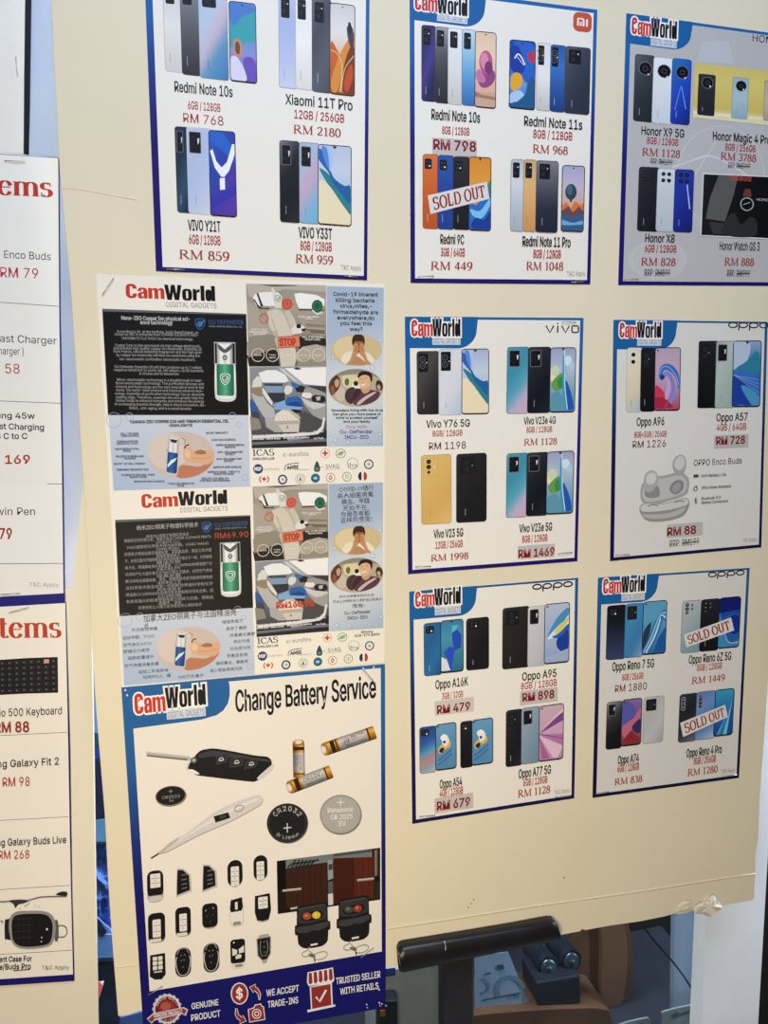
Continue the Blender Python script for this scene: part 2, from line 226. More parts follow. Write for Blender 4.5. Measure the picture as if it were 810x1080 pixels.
    (99, 78, ((34, -1, 28, 0, 23, 3, 18, 7, 14, 11, 9, 23, 7, 37, 9, 51, 14, 63, 18, 67, 28, 73, 41, 76, 48, 75, 54, 73, 60, 70, 65, 66, 69, 60, 71, 54, 60, 52, 58, 55, 53, 61, 48, 64, 41, 65, 36, 64, 28, 61, 26, 58, 21, 51, 19, 37, 21, 23, 26, 16, 32, 11, 36, 10, 43, 9, 48, 10, 55, 14, 57, 17, 60, 23, 71, 20, 67, 11, 63, 6, 57, 2, 48, -1),)),
    (100, 83, ((38, -2, 32, -1, 27, 0, 18, 7, 11, 17, 8, 23, 7, 37, 8, 51, 14, 63, 22, 71, 27, 74, 38, 76, 47, 74, 55, 70, 60, 63, 61, 63, 61, 100, 73, 100, 73, 0, 62, 0, 62, 12, 60, 12, 56, 6, 52, 2, 46, -1), (44, 10, 48, 11, 55, 15, 59, 23, 60, 27, 61, 37, 60, 47, 59, 52, 55, 59, 48, 63, 40, 65, 32, 63, 26, 58, 21, 51, 20, 47, 19, 37, 20, 27, 21, 23, 26, 16, 32, 11, 36, 10),)),
    (101, 79, ((42, -2, 35, -1, 28, 0, 23, 3, 14, 11, 11, 17, 9, 23, 7, 37, 9, 51, 14, 62, 18, 67, 23, 71, 28, 73, 40, 76, 48, 75, 56, 72, 63, 67, 68, 60, 72, 50, 73, 33, 15, 33, 15, 43, 66, 43, 61, 40, 60, 49, 57, 56, 52, 62, 48, 64, 40, 65, 32, 63, 26, 59, 21, 53, 19, 46, 19, 30, 22, 21, 26, 14, 33, 10, 42, 9, 47, 10, 54, 13, 58, 16, 60, 21, 72, 18, 68, 11, 66, 8, 59, 3, 51, 0),)),
    (102, 50, ((45, 75, 45, 64, 1, 64, 1, 75), (16, 0, 16, 85, 17, 92, 19, 96, 24, 100, 30, 103, 37, 104, 48, 102, 45, 92, 38, 93, 32, 92, 30, 90, 28, 86, 28, 0),)),
    (103, 84, ((35, -29, 22, -26, 16, -22, 10, -14, 20, -8, 24, -13, 28, -16, 33, -18, 41, -19, 51, -17, 56, -15, 59, -11, 61, -7, 61, 13, 60, 13, 54, 6, 46, 2, 38, 1, 27, 3, 18, 8, 11, 18, 8, 24, 7, 38, 8, 52, 11, 58, 18, 67, 22, 71, 27, 74, 38, 76, 47, 75, 55, 70, 60, 63, 62, 63, 62, 75, 73, 75, 73, -8, 71, -13, 69, -18, 62, -24, 57, -27, 46, -29), (40, 12, 48, 13, 55, 17, 59, 24, 60, 28, 61, 38, 60, 48, 59, 52, 55, 59, 48, 63, 40, 65, 32, 63, 28, 61, 23, 55, 20, 47, 19, 38, 20, 28, 23, 20, 29, 15, 32, 13),)),
    (104, 81, ((22, 0, 10, 0, 10, 100, 22, 100, 22, 56, 20, 56, 23, 63, 26, 68, 30, 71, 39, 75, 45, 76, 54, 74, 62, 70, 65, 67, 69, 58, 70, 47, 70, 0, 58, 0, 58, 52, 56, 56, 54, 60, 50, 62, 46, 64, 41, 65, 35, 64, 29, 61, 25, 56, 23, 49),)),
    (105, 33, ((10, 0, 10, 75, 22, 75, 22, 0), (16, 87, 12, 88, 9, 91, 8, 95, 9, 99, 12, 102, 16, 103, 19, 103, 22, 101, 25, 97, 25, 93, 22, 89, 19, 87),)),
    (106, 33, ((10, 75, 22, 75, 22, -10, 20, -18, 16, -23, 9, -27, -2, -28, -2, -17, 4, -17, 8, -14, 10, -9), (16, 87, 12, 88, 9, 91, 8, 97, 9, 99, 12, 102, 16, 103, 21, 102, 24, 99, 25, 95, 24, 91, 21, 88),)),
    (107, 75, ((22, 27, 22, 42, 24, 42, 56, 75, 71, 75, 36, 39, 35, 39), (10, 0, 10, 100, 22, 100, 22, 0), (58, 0, 29, 36, 38, 45, 73, 0),)),
    (108, 37, ((27, 0, 22, 0, 18, 2, 14, 4, 12, 7, 11, 12, 10, 100, 22, 100, 22, 19, 24, 12, 26, 10, 33, 11, 36, 0),)),
    (109, 120, ((10, 0, 10, 75, 22, 75, 22, 58, 21, 58, 26, 68, 31, 72, 40, 76, 48, 75, 53, 74, 56, 71, 62, 63, 63, 58, 61, 58, 62, 61, 66, 67, 72, 72, 82, 76, 90, 76, 94, 75, 101, 71, 106, 65, 109, 56, 110, 0, 97, 0, 97, 55, 95, 59, 93, 62, 86, 65, 82, 65, 74, 63, 69, 59, 66, 52, 66, 0, 54, 0, 53, 55, 52, 58, 47, 63, 39, 65, 34, 64, 29, 61, 25, 57, 23, 51, 22, 0),)),
    (110, 81, ((22, 0, 10, 0, 10, 75, 22, 75, 22, 56, 20, 56, 23, 63, 26, 68, 30, 71, 39, 75, 45, 76, 54, 74, 62, 70, 64, 67, 69, 58, 70, 47, 70, 0, 58, 0, 58, 52, 56, 56, 54, 60, 50, 62, 46, 64, 41, 65, 35, 64, 29, 61, 25, 56, 23, 49),)),
    (111, 82, ((34, -1, 28, 0, 23, 3, 18, 7, 14, 11, 9, 23, 7, 37, 9, 51, 14, 63, 18, 67, 28, 73, 41, 76, 53, 73, 59, 71, 63, 67, 67, 63, 73, 51, 75, 37, 73, 23, 67, 11, 59, 3, 53, 0, 47, -1), (41, 9, 50, 11, 56, 16, 60, 23, 63, 37, 62, 46, 58, 55, 53, 61, 46, 64, 36, 64, 28, 61, 26, 58, 21, 51, 19, 37, 21, 23, 26, 16, 32, 11),)),
    (112, 83, ((10, -28, 10, 75, 22, 75, 22, 63, 23, 63, 29, 70, 34, 73, 41, 75, 51, 75, 56, 74, 62, 71, 70, 63, 73, 58, 76, 45, 76, 30, 73, 17, 66, 7, 57, 0, 51, -1, 45, -2, 37, -1, 31, 2, 27, 6, 23, 12, 22, 12, 22, -28), (48, 10, 52, 11, 58, 16, 62, 23, 63, 27, 64, 37, 63, 47, 60, 55, 55, 61, 52, 63, 43, 65, 35, 63, 32, 61, 26, 56, 23, 47, 22, 37, 23, 27, 26, 19, 29, 15, 35, 11, 39, 10),)),
    (113, 83, ((73, -28, 61, -28, 61, 12, 60, 12, 56, 6, 52, 2, 46, -1, 38, -2, 32, -1, 27, 0, 18, 7, 11, 17, 8, 23, 7, 37, 8, 51, 14, 63, 22, 71, 27, 74, 38, 76, 47, 74, 55, 70, 60, 63, 62, 63, 62, 75, 73, 75), (44, 10, 48, 11, 55, 15, 59, 23, 60, 27, 61, 37, 60, 47, 59, 52, 55, 59, 48, 63, 40, 65, 32, 63, 26, 58, 21, 51, 20, 47, 19, 37, 20, 27, 21, 23, 26, 16, 32, 11, 36, 10),)),
    (114, 51, ((10, 0, 10, 75, 22, 75, 22, 63, 23, 63, 24, 67, 30, 72, 38, 75, 48, 75, 48, 63, 42, 64, 34, 63, 26, 58, 23, 53, 22, 47, 22, 0),)),
    (115, 72, ((31, -1, 26, -1, 18, 2, 12, 7, 10, 11, 7, 18, 18, 21, 20, 17, 24, 12, 28, 10, 36, 9, 45, 10, 48, 12, 52, 17, 53, 20, 52, 25, 50, 27, 45, 30, 23, 35, 14, 41, 11, 45, 10, 49, 9, 54, 11, 62, 16, 68, 23, 73, 32, 75, 37, 76, 46, 74, 53, 72, 59, 67, 64, 57, 53, 54, 50, 60, 45, 64, 37, 65, 29, 64, 26, 62, 22, 57, 21, 54, 23, 50, 24, 48, 30, 45, 51, 39, 56, 37, 60, 34, 63, 30, 65, 26, 65, 21, 64, 13, 59, 6, 51, 1, 41, -1),)),
    (116, 45, ((40, 75, 40, 64, 1, 64, 1, 75), (13, 93, 25, 93, 25, 16, 27, 12, 31, 10, 40, 10, 42, 0, 36, -1, 27, 0, 22, 1, 18, 4, 15, 8, 13, 13),)),
    (117, 81, ((31, -1, 23, 2, 19, 4, 14, 12, 11, 21, 10, 75, 22, 75, 22, 28, 24, 18, 27, 15, 30, 12, 34, 10, 43, 10, 49, 12, 54, 16, 57, 22, 58, 26, 58, 75, 70, 75, 70, 0, 59, 0, 59, 18, 60, 18, 58, 12, 54, 7, 50, 3, 46, 1, 41, 0),)),
    (118, 77, ((32, 0, 3, 75, 17, 75, 34, 26, 40, 4, 36, 4, 44, 30, 60, 75, 73, 75, 44, 0),)),
    (119, 111, ((27, 0, 4, 75, 17, 75, 29, 32, 34, 8, 32, 8, 38, 32, 50, 75, 62, 75, 74, 32, 79, 8, 77, 8, 84, 37, 94, 75, 107, 75, 84, 0, 72, 0, 62, 37, 54, 66, 57, 66, 51, 41, 39, 0),)),
    (120, 74, ((4, 0, 34, 43, 34, 34, 6, 75, 20, 75, 41, 40, 34, 40, 42, 53, 55, 75, 69, 75, 41, 33, 41, 42, 70, 0, 56, 0, 34, 36, 40, 36, 31, 20, 18, 0),)),
    (121, 77, ((9, -27, 12, -17, 16, -18, 22, -17, 26, -14, 28, -10, 32, 0, 3, 75, 17, 75, 34, 26, 40, 4, 36, 4, 44, 30, 60, 75, 73, 75, 38, -15, 32, -23, 27, -27, 21, -28, 16, -28),)),
    (122, 75, ((8, 0, 8, 9, 50, 64, 9, 64, 9, 75, 65, 75, 65, 65, 25, 11, 67, 11, 67, 0),)),
)
LETTERS = {chr(c): (adv / 100, [[(l[i] / 100, l[i + 1] / 100) for i in range(0, len(l), 2)] for l in loops]) for c, adv, loops in OUTLINES}
# heavy narrow letters of the shop's name
HEAVY = {
    'C': (60, ((56, 67, 35, 67, 35, 76, 33, 82, 28, 84, 23, 82, 21, 76, 21, 24, 23, 18, 28, 16, 33, 18, 35, 24, 35, 34, 56, 34, 56, 26, 53, 12, 44, 2, 28, -2, 12, 2, 3, 12, 0, 28, 0, 72, 3, 88, 12, 98, 28, 102, 44, 98, 53, 88, 56, 74),)),
    'a': (54, ((50, 0, 31, 0, 31, 8, 25, 1, 16, -2, 8, 0, 2, 8, 0, 20, 2, 34, 10, 41, 28, 48, 30, 52, 30, 58, 28, 63, 24, 64, 20, 62, 19, 56, 19, 50, 0, 50, 1, 62, 7, 72, 16, 77, 27, 77, 38, 75, 46, 69, 50, 58), (30, 36, 23, 32, 20, 26, 20, 18, 22, 13, 26, 13, 30, 17))),
    'm': (86, ((0, 0, 0, 76, 19, 76, 19, 68, 27, 75, 36, 77, 44, 74, 49, 67, 57, 75, 66, 77, 76, 74, 81, 66, 82, 54, 82, 0, 62, 0, 62, 54, 60, 61, 56, 62, 52, 59, 51, 52, 51, 0, 31, 0, 31, 54, 29, 61, 25, 62, 21, 58, 20, 50, 20, 0),)),
    'W': (90, ((0, 100, 20, 100, 27, 40, 34, 100, 54, 100, 61, 40, 68, 100, 88, 100, 74, 0, 51, 0, 44, 52, 37, 0, 14, 0),)),
    'o': (54, ((0, 22, 3, 8, 11, 0, 25, -2, 39, 0, 47, 8, 50, 22, 50, 54, 47, 67, 39, 75, 25, 77, 11, 75, 3, 67, 0, 54), (20, 20, 20, 56, 22, 62, 25, 63, 28, 62, 30, 56, 30, 20, 28, 14, 25, 12, 22, 14))),
    'r': (40, ((0, 0, 0, 76, 19, 76, 19, 64, 25, 74, 36, 77, 36, 56, 27, 55, 22, 50, 20, 42, 20, 0),)),
    'l': (24, ((0, 0, 0, 100, 20, 100, 20, 0),)),
    'd': (54, ((50, 0, 31, 0, 31, 7, 24, 0, 16, -2, 8, 1, 2, 8, 0, 20, 0, 56, 2, 68, 8, 75, 16, 77, 24, 75, 30, 69, 30, 100, 50, 100), (20, 18, 20, 58, 22, 62, 25, 63, 29, 60, 30, 54, 30, 22, 29, 15, 25, 12, 22, 13))),
}
HEAVY = {c: (a / 100, [[(l[i] / 100, l[i + 1] / 100) for i in range(0, len(l), 2)] for l in lo]) for c, (a, lo) in HEAVY.items()}
TESS = {}
def area2(l): return sum(l[i - 1][0] * l[i][1] - l[i][0] * l[i - 1][1] for i in range(len(l)))
def inside(p, l):
    r = False
    for i in range(len(l)):
        (x0, y0), (x1, y1) = l[i - 1], l[i]
        if (y0 > p[1]) != (y1 > p[1]) and p[0] < (x1 - x0) * (p[1] - y0) / (y1 - y0) + x0: r = not r
    return r
def layers(vs, tr):
    """one set of faces, or several where an outline laps over itself"""
    if len(tr) < 4: return [(vs, tr)]
    T = np.array([[vs[i] for i in t] for t in tr], float); c = T.mean(1)
    pt = np.concatenate([c[None], (.7 * T + .3 * c[:, None]).transpose(1, 0, 2)])          # 4 x n test points
    def side(a, b): return (b[None, None, :, 0] - a[None, None, :, 0]) * (pt[:, :, None, 1] - a[None, None, :, 1]) - (b[None, None, :, 1] - a[None, None, :, 1]) * (pt[:, :, None, 0] - a[None, None, :, 0])
    d = [side(T[:, i], T[:, (i + 1) % 3]) for i in range(3)]
    inn = ((d[0] > 1e-9) & (d[1] > 1e-9) & (d[2] > 1e-9)) | ((d[0] < -1e-9) & (d[1] < -1e-9) & (d[2] < -1e-9))
    hit = inn.any(0); np.fill_diagonal(hit, False); hit = hit | hit.T
    sets = []
    for i in range(len(tr)):
        for q in sets:
            if not any(hit[i, j] for j in q): q.append(i); break
        else: sets.append([i])
    return [(vs, [tr[i] for i in q]) for q in sets]
def pieces(loops):
    """outer outlines with their holes, each cut into triangles"""
    big = max(loops, key=lambda l: abs(area2(l))); sg = area2(big) > 0; out = []
    for o in loops:
        if (area2(o) > 0) != sg: continue
        grp = [o] + [h for h in loops if (area2(h) > 0) != sg and inside(h[0], o)]
        tr = tessellate_polygon([[Vector((x, y, 0)) for x, y in l] for l in grp])
        out += layers([q for l in grp for q in l], [tuple(t) for t in tr])
    return out
def letter(ch):
    """outline of a plain sans letter, cap height 1, cut into triangles"""
    if ch not in TESS:
        adv, loops = LETTERS[ch]; flat, tr = [], []
        for v, f in pieces(loops): b = len(flat); flat += v; tr += [tuple(b + i for i in t) for t in f]
        TESS[ch] = (adv, flat, tr)
    return TESS[ch]
def glyphs(s, bold=0.0, res=2):
    """letters as faces: x spans 0..1 over the string, y is 1 at cap height"""
    k = (s, res if ord(max(s)) > 126 else 0)
    if k in GL: return GL[k]
    if ord(max(s)) > 126:
        cu = bpy.data.curves.new('t', 'FONT'); cu.body = s; cu.resolution_u = res
        t = bpy.data.objects.new('t', cu); me = t.to_mesh()
        v0 = [(a.co.x, a.co.y / .72) for a in me.vertices]; f0 = [tuple(p.vertices) for p in me.polygons]
        t.to_mesh_clear(); bpy.data.objects.remove(t); bpy.data.curves.remove(cu)
    else:
        v0, f0, x = [], [], 0.0
        for ch in s:
            if ch == ' ': x += .37; continue
            adv, vs, fs = letter(ch); b = len(v0)
            v0 += [(x + p, q) for p, q in vs]; f0 += [tuple(b + i for i in t) for t in fs]; x += adv
    x0 = min(x for x, y in v0); x1 = max(x for x, y in v0)
    GL[k] = ([((x - x0) / (x1 - x0), y) for x, y in v0], f0)
    return GL[k]
def grow(loops, bx, by):
    """move outlines outwards by bx, by; holes close accordingly"""
    ar = lambda l: sum(l[i - 1][0] * l[i][1] - l[i][0] * l[i - 1][1] for i in range(len(l)))
    sg = 1 if ar(max(loops, key=lambda l: abs(ar(l)))) > 0 else -1
    out = []
    for l in loops:
        n = len(l); q = []
        for i in range(n):
            a, b, c = l[i - 1], l[i], l[(i + 1) % n]
            d1 = (b[0] - a[0], b[1] - a[1]); d2 = (c[0] - b[0], c[1] - b[1]); l1 = math.hypot(*d1) or 1; l2 = math.hypot(*d2) or 1
            n1 = (d1[1] / l1, -d1[0] / l1); n2 = (d2[1] / l2, -d2[0] / l2); m = (n1[0] + n2[0], n1[1] + n2[1]); mm = math.hypot(*m) or 1
            cs = max((m[0] * n1[0] + m[1] * n1[1]) / mm, .6)
            q.append((b[0] + sg * m[0] / mm / cs * bx, b[1] + sg * m[1] / mm / cs * by))
        out.append(q)
    return out
def letters(s, hw, bold, F=None):
    """one (points, faces) pair per letter of a plain string, thickened by bold (cap heights)"""
    bx, by = bold if isinstance(bold, tuple) else (bold * 1.5, bold * 1.5)
    F = F or LETTERS
    k = ('fat', s, round(hw, 3), bx, by, F is HEAVY)
    if k in GL: return GL[k]
    x, place = 0.0, []
    for ch in s:
        if ch == ' ': x += .37; continue
        place.append((ch, x)); x += F[ch][0]
    xs = [x0 + p for ch, x0 in place for l in F[ch][1] for p, q in l]; lo, wd = min(xs), max(xs) - min(xs)
    sx = 1 / hw / wd; out = []
    for ch, x0 in place:
        lp = grow([[((p + x0 - lo) * sx, q) for p, q in l] for l in F[ch][1]], bx, by)
        out += [([(p * hw, q) for p, q in v], f) for v, f in pieces(lp)]
    GL[k] = out
    return out
def plain(txt): return ord(max(txt)) < 127
# broad-nib serif letters, drawn here stroke by stroke (thick uprights, thin flats)
def arc(cx, cy, rx, ry, a0, a1, n=14):
    return [(cx + rx * math.cos(math.radians(a0 + (a1 - a0) * i / n)), cy + ry * math.sin(math.radians(a0 + (a1 - a0) * i / n))) for i in range(n + 1)]
def L(*p): return list(p)
def serif_def(c):
    S = []                       # (points, thick multiplier or None for automatic)
    def se(x, y, w=.13): S.append((L((x - w, y), (x + w, y)), 'f'))
    if c == 'R':
        S += [(L((.16, .02), (.16, .98)), 'T'), (L((.1, .975), (.36, .975)) + arc(.36, .745, .2, .23, 85, -85) + L((.16, .515)), None), (L((.34, .5), (.68, .03)), 'T')]
        se(.16, .025); se(.70, .025, .08); return S, .78
    if c == 'M':
        S += [(L((.13, .02), (.15, .97)), 't'), (L((.15, .97), (.46, .03)), 'T'), (L((.46, .03), (.78, .97)), 't'), (L((.8, .02), (.78, .98)), 'T')]
        se(.13, .025, .09); se(.8, .025, .1); se(.1, .975, .07); se(.84, .975, .07); return S, .95
    if c == '0': return [(arc(.26, .49, .19, .48, 0, 360, 28), None)], .52
    if c == '1':
        S += [(L((.27, .02), (.27, .97)), 'T'), (L((.1, .82), (.27, .96)), 't')]; se(.27, .025); return S, .5
    if c == '2':
        S += [(arc(.25, .71, .18, .26, 160, -25) + L((.3, .38), (.08, .07)), None), (L((.07, .05), (.43, .05)), 'f2'), (L((.43, .05), (.46, .2)), 't')]; return S, .52
    if c == '3': return [(arc(.24, .74, .15, .23, 150, -80, 12), None), (arc(.23, .28, .19, .26, 85, -150, 14), None)], .5
    if c == '4':
        S += [(L((.34, .02), (.34, .97)), 'T'), (L((.34, .97), (.04, .3)), 't'), (L((.03, .29), (.48, .29)), 'f2')]; return S, .52
    if c == '5':
        S += [(L((.14, .94), (.42, .94)), 'f2'), (L((.14, .95), (.1, .56)), 't'), (arc(.22, .3, .2, .29, 125, -150), None)]; return S, .5
    if c == '6': return [(arc(.26, .3, .18, .29, 0, 360, 24), None), (L((.42, .96)) + arc(.36, .36, .28, .58, 95, 180, 8), None)], .52
    if c == '7': return [(L((.06, .94), (.45, .94)), 'f2'), (L((.45, .94), (.18, .0)), None), (L((.06, .94), (.05, .78)), 't')], .5
    if c == '8': return [(arc(.26, .74, .14, .23, 0, 360, 22), None), (arc(.26, .26, .18, .26, 0, 360, 24), None)], .52
    if c == '9': return [(arc(.26, .67, .18, .29, 0, 360, 24), None), (L((.1, .01)) + arc(.16, .6, .28, .58, -85, 0, 8), None)], .52
    if c == 'S':
        S += [(arc(.3, .74, .2, .23, 40, 250, 14) + arc(.3, .27, .22, .26, 75, -140, 16), None), (L((.48, .72), (.5, .97)), 't'), (L((.08, .03), (.1, .28)), 't')]; return S, .62
    if c == 'O': return [(arc(.38, .49, .3, .48, 0, 360, 28), None)], .76
    if c == 'L':
        S += [(L((.17, .02), (.17, .98)), 'T'), (L((.1, .04), (.52, .04)), 'f2'), (L((.53, .02), (.54, .3)), 't')]; se(.17, .97); return S, .62
    if c == 'D':
        S += [(L((.17, .02), (.17, .98)), 'T'), (L((.08, .965), (.34, .965)) + arc(.34, .49, .32, .475, 88, -88, 20) + L((.08, .025)), None)]; return S, .76
    if c == 'C': return [(arc(.4, .49, .3, .48, 40, 320, 24), None), (L((.64, .7), (.66, .97)), 't')], .74
    if c == 'A':
        S += [(L((.08, .02), (.36, .97)), 't'), (L((.36, .97), (.66, .02)), 'T'), (L((.18, .34), (.55, .34)), 'f')]; se(.08, .025, .08); se(.66, .025, .1); return S, .78
    if c == 'U':
        S += [(L((.17, .97), (.17, .35)) + arc(.38, .3, .21, .27, 180, 360, 14) + L((.59, .97)), None)]; se(.17, .97); se(.59, .97, .1); return S, .76
    if c == 'T':
        S += [(L((.33, .02), (.33, .96)), 'T'), (L((.04, .95), (.62, .95)), 'f2'), (L((.05, .97), (.04, .7)), 't'), (L((.61, .97), (.62, .7)), 't')]; se(.33, .025); return S, .68
    if c == 'e': return [(arc(.33, .34, .23, .33, 20, 330, 22), None), (L((.12, .38), (.55, .38)), 'f')], .64
    if c == 'm':
        S += [(L((.16, .0), (.16, .66)), 'T'), (arc(.35, .45, .19, .2, 170, 10, 8) + L((.54, 0)), None), (arc(.74, .45, .19, .2, 170, 10, 8) + L((.93, 0)), None)]
        for x in (.16, .54, .93): se(x, .02, .14)
        se(.1, .64, .09); return S, 1.1
    if c == 's':
        S += [(arc(.26, .5, .16, .15, 40, 250, 12) + arc(.26, .18, .18, .17, 75, -140, 14), None), (L((.42, .48), (.43, .66)), 't'), (L((.07, .0), (.08, .2)), 't')]; return S, .54
    if c == 't':
        S += [(L((.2, .9), (.2, .18)) + arc(.32, .16, .12, .14, 180, 330, 8), None), (L((.04, .64), (.38, .64)), 'f2')]; return S, .46
    if c == 'I':
        S += [(L((.2, .02), (.2, .98)), 'T')]; se(.2, .025, .16); se(.2, .975, .16); return S, .42
    return [], .3
def serif(s, T=.125, t=.05):
    k = ('serif', s, T, t)
    if k in GL: return GL[k]
    sets, x = [], 0.0
    for c in s:
        st, adv = serif_def(c)
        for pts, kind in st:
            n = len(pts); left, right = [], []
            for i, (px, py) in enumerate(pts):
                a = pts[max(i - 1, 0)]; b = pts[min(i + 1, n - 1)]
                if i == 0 and pts[0] == pts[-1]: a = pts[-2]
                if i == n - 1 and pts[0] == pts[-1]: b = pts[1]
                dx, dy = b[0] - a[0], b[1] - a[1]; l = math.hypot(dx, dy) or 1
                dx, dy = dx / l, dy / l
                w = {'T': T, 't': t, 'f': t, 'f2': t * 1.5}.get(kind) or t + (T - t) * abs(dy) ** 1.5
                left.append((px - dy * w / 2, py + dx * w / 2)); right.append((px + dy * w / 2, py - dx * w / 2))
            sets.append(([(x + a, b) for a, b in left] + [(x + a, b) for a, b in right], [(i, n + i, n + i + 1, i + 1) for i in range(n - 1)]))
        x += adv
    x0 = min(a for V, f in sets for a, b in V); x1 = max(a for V, f in sets for a, b in V)
    GL[k] = [([((a - x0) / (x1 - x0), b) for a, b in V], f) for V, f in sets]
    return GL[k]

# ------------------------------------------------------------------ printing
STEP = 5.0e-6
class Ink:
    """one printed part: faces lie on the sheet, each draw a hair above the last"""
    def __init__(s, name, sheet, parent=None, label=None):
        s.name, s.sheet, s.parent, s.label = name, sheet, parent or sheet.root, label
        s.v, s.f, s.c = [], [], []
    def up(s): s.sheet.y -= STEP
    def add(s, pts, faces, cols):
        used = sorted(set(i for q in faces for i in q))
        if len(used) < len(pts):
            ix = {u: n for n, u in enumerate(used)}; pts = [pts[u] for u in used]; faces = [tuple(ix[i] for i in q) for q in faces]
            if isinstance(cols, list): cols = [cols[u] for u in used]
        b = len(s.v); y = s.sheet.y
        s.v += [P(a, c, y) for a, c in pts]; s.f += [tuple(b + i for i in q) for q in faces]
        one = not isinstance(cols, list)
        for q in faces:
            s.c += [hx(cols)] * len(q) if one else [cols[i] for i in q]
    def poly(s, pts, col):
        s.up(); s.add(pts, [tuple(range(len(pts)))], col)
    def done(s):
        if not s.f: return None
        off = wpos(s.parent)
        me = bpy.data.meshes.new(s.name); me.from_pydata([v - off for v in s.v], [], s.f); me.update()
        # make every face look towards the reader
        if sum(p.normal.y * p.area for p in me.polygons) > 0: me.flip_normals()
        o = link(s.name, me, None, s.parent)
        if len(set(tuple(round(x) for x in c) for c in s.c)) == 1: me.materials.append(ink(s.c[0]))
        else:
            at = me.color_attributes.new('print', 'FLOAT_COLOR', 'CORNER')
            cache = {}; flat = []
            # loops follow the face order; flip_normals reverses loops inside a face
            lv = [0] * len(me.loops); me.loops.foreach_get('vertex_index', lv)
            i = 0
            for q in s.f:
                m = {vi: s.c[i + j] for j, vi in enumerate(q)}
                for j in range(len(q)):
                    c = tuple(round(x, 1) for x in m[lv[i + j]])
                    if c not in cache: cache[c] = (*lin(c), 1.0)
                    flat.extend(cache[c])
                i += len(q)
            at.data.foreach_set('color', flat)
            me.materials.append(inkmap())
        if s.label: o['label'] = s.label
        return o
class Fr:
    """a flat frame on a sheet: origin, u vector, v vector in photo units"""
    clip = False
    def __init__(s, p, U, V): s.p, s.U, s.V = p, U, V; s.w = math.hypot(*U); s.h = math.hypot(*V)
    def __call__(s, u, v): return (s.p[0] + s.U[0] * u + s.V[0] * v, s.p[1] + s.U[1] * u + s.V[1] * v)
    def sub(s, u0, v0, u1, v1):
        return Fr(s(u0, v0), (s.U[0] * (u1 - u0), s.U[1] * (u1 - u0)), (s.V[0] * (v1 - v0), s.V[1] * (v1 - v0)))
    def rr(s, k, fn, r=0.0, inset=0.0, nx=8, ny=14, corners=(1, 1, 1, 1)):
        """rounded rectangle filled by colour or by fn(u, v); r and inset in photo units"""
        k.up(); w, h = s.w, s.h
        iu, iv = inset / w, inset / h
        ru, rv = min(r / w, .499), min(r / h, .499)
        vs = []
        if r > 0: vs += [rv * (1 - math.cos(math.radians(a))) for a in (0, 18, 36, 54, 72, 90)]
        else: vs += [0]
        vs += [rv + (1 - 2 * rv) * i / ny for i in range(1, ny)]
        if r > 0: vs += [1 - rv * (1 - math.cos(math.radians(a))) for a in (90, 72, 54, 36, 18, 0)]
        else: vs += [1]
        pts, cols = [], []
        for v in vs:
            l = q = 0.0
            if r > 0:
                if v < rv: e = ru * (1 - math.sqrt(max(0, 1 - ((rv - v) / rv) ** 2))); l, q = e * corners[0], e * corners[1]
                elif v > 1 - rv: e = ru * (1 - math.sqrt(max(0, 1 - ((v - 1 + rv) / rv) ** 2))); q, l = e * corners[2], e * corners[3]
            for i in range(nx + 1):
                u = l + (1 - l - q) * i / nx
                pts.append(s(iu + (1 - 2 * iu) * u, iv + (1 - 2 * iv) * v))
                cols.append(hx(fn(u, v)) if callable(fn) else hx(fn))
        n = nx + 1
        fs = [(j * n + i, (j + 1) * n + i, (j + 1) * n + i + 1, j * n + i + 1) for j in range(len(vs) - 1) for i in range(nx)]
        k.add(pts, fs, cols if callable(fn) else fn)
    def ell(s, k, cu, cv, ru, rv, col, n=20, a0=0, a1=360):
        s.poly(k, [(cu + ru * math.cos(math.radians(a0 + (a1 - a0) * i / n)), cv + rv * math.sin(math.radians(a0 + (a1 - a0) * i / n))) for i in range(n + (a1 - a0 < 360))], col)
    def dot(s, k, cu, cv, r, col, n=16): s.ell(k, cu, cv, r / s.w, r / s.h, col, n)
    def poly(s, k, uv, col):
        if s.clip: uv = clip01(uv)
        if len(uv) > 2: k.poly([s(a, b) for a, b in uv], col)
    def blob(s, k, uv, col, n=5):
        """smooth closed shape through uv"""
        s.poly(k, smooth(uv, n, True), col)
    def line(s, k, uv, w, col, closed=False): stroke(k, [s(a, b) for a, b in uv], w, col, closed)
def clip01(p):
    for ax in (0, 1):
        for lim, sg in ((.004, 1), (.996, -1)):
            out = []
            for i in range(len(p)):
                a, b = p[i - 1], p[i]; ia, ib = (a[ax] - lim) * sg >= 0, (b[ax] - lim) * sg >= 0
                if ia != ib:
                    t = (lim - a[ax]) / (b[ax] - a[ax]); out.append((a[0] + (b[0] - a[0]) * t, a[1] + (b[1] - a[1]) * t))
                if ib: out.append(b)
            p = out
            if not p: return p
    return p
def smooth(p, n=5, closed=False):
    out = []; m = len(p)
    rng = range(m) if closed else range(m - 1)
    for i in rng:
        a, b, c, d = (p[(i - 1) % m], p[i], p[(i + 1) % m], p[(i + 2) % m]) if closed else (p[max(i - 1, 0)], p[i], p[i + 1], p[min(i + 2, m - 1)])
        for j in range(n):
            t = j / n
            out.append(tuple(.5 * (2 * b[q] + (c[q] - a[q]) * t + (2 * a[q] - 5 * b[q] + 4 * c[q] - d[q]) * t * t + (3 * b[q] - a[q] - 3 * c[q] + d[q]) * t ** 3) for q in (0, 1)))
    if not closed: out.append(p[-1])
    return out
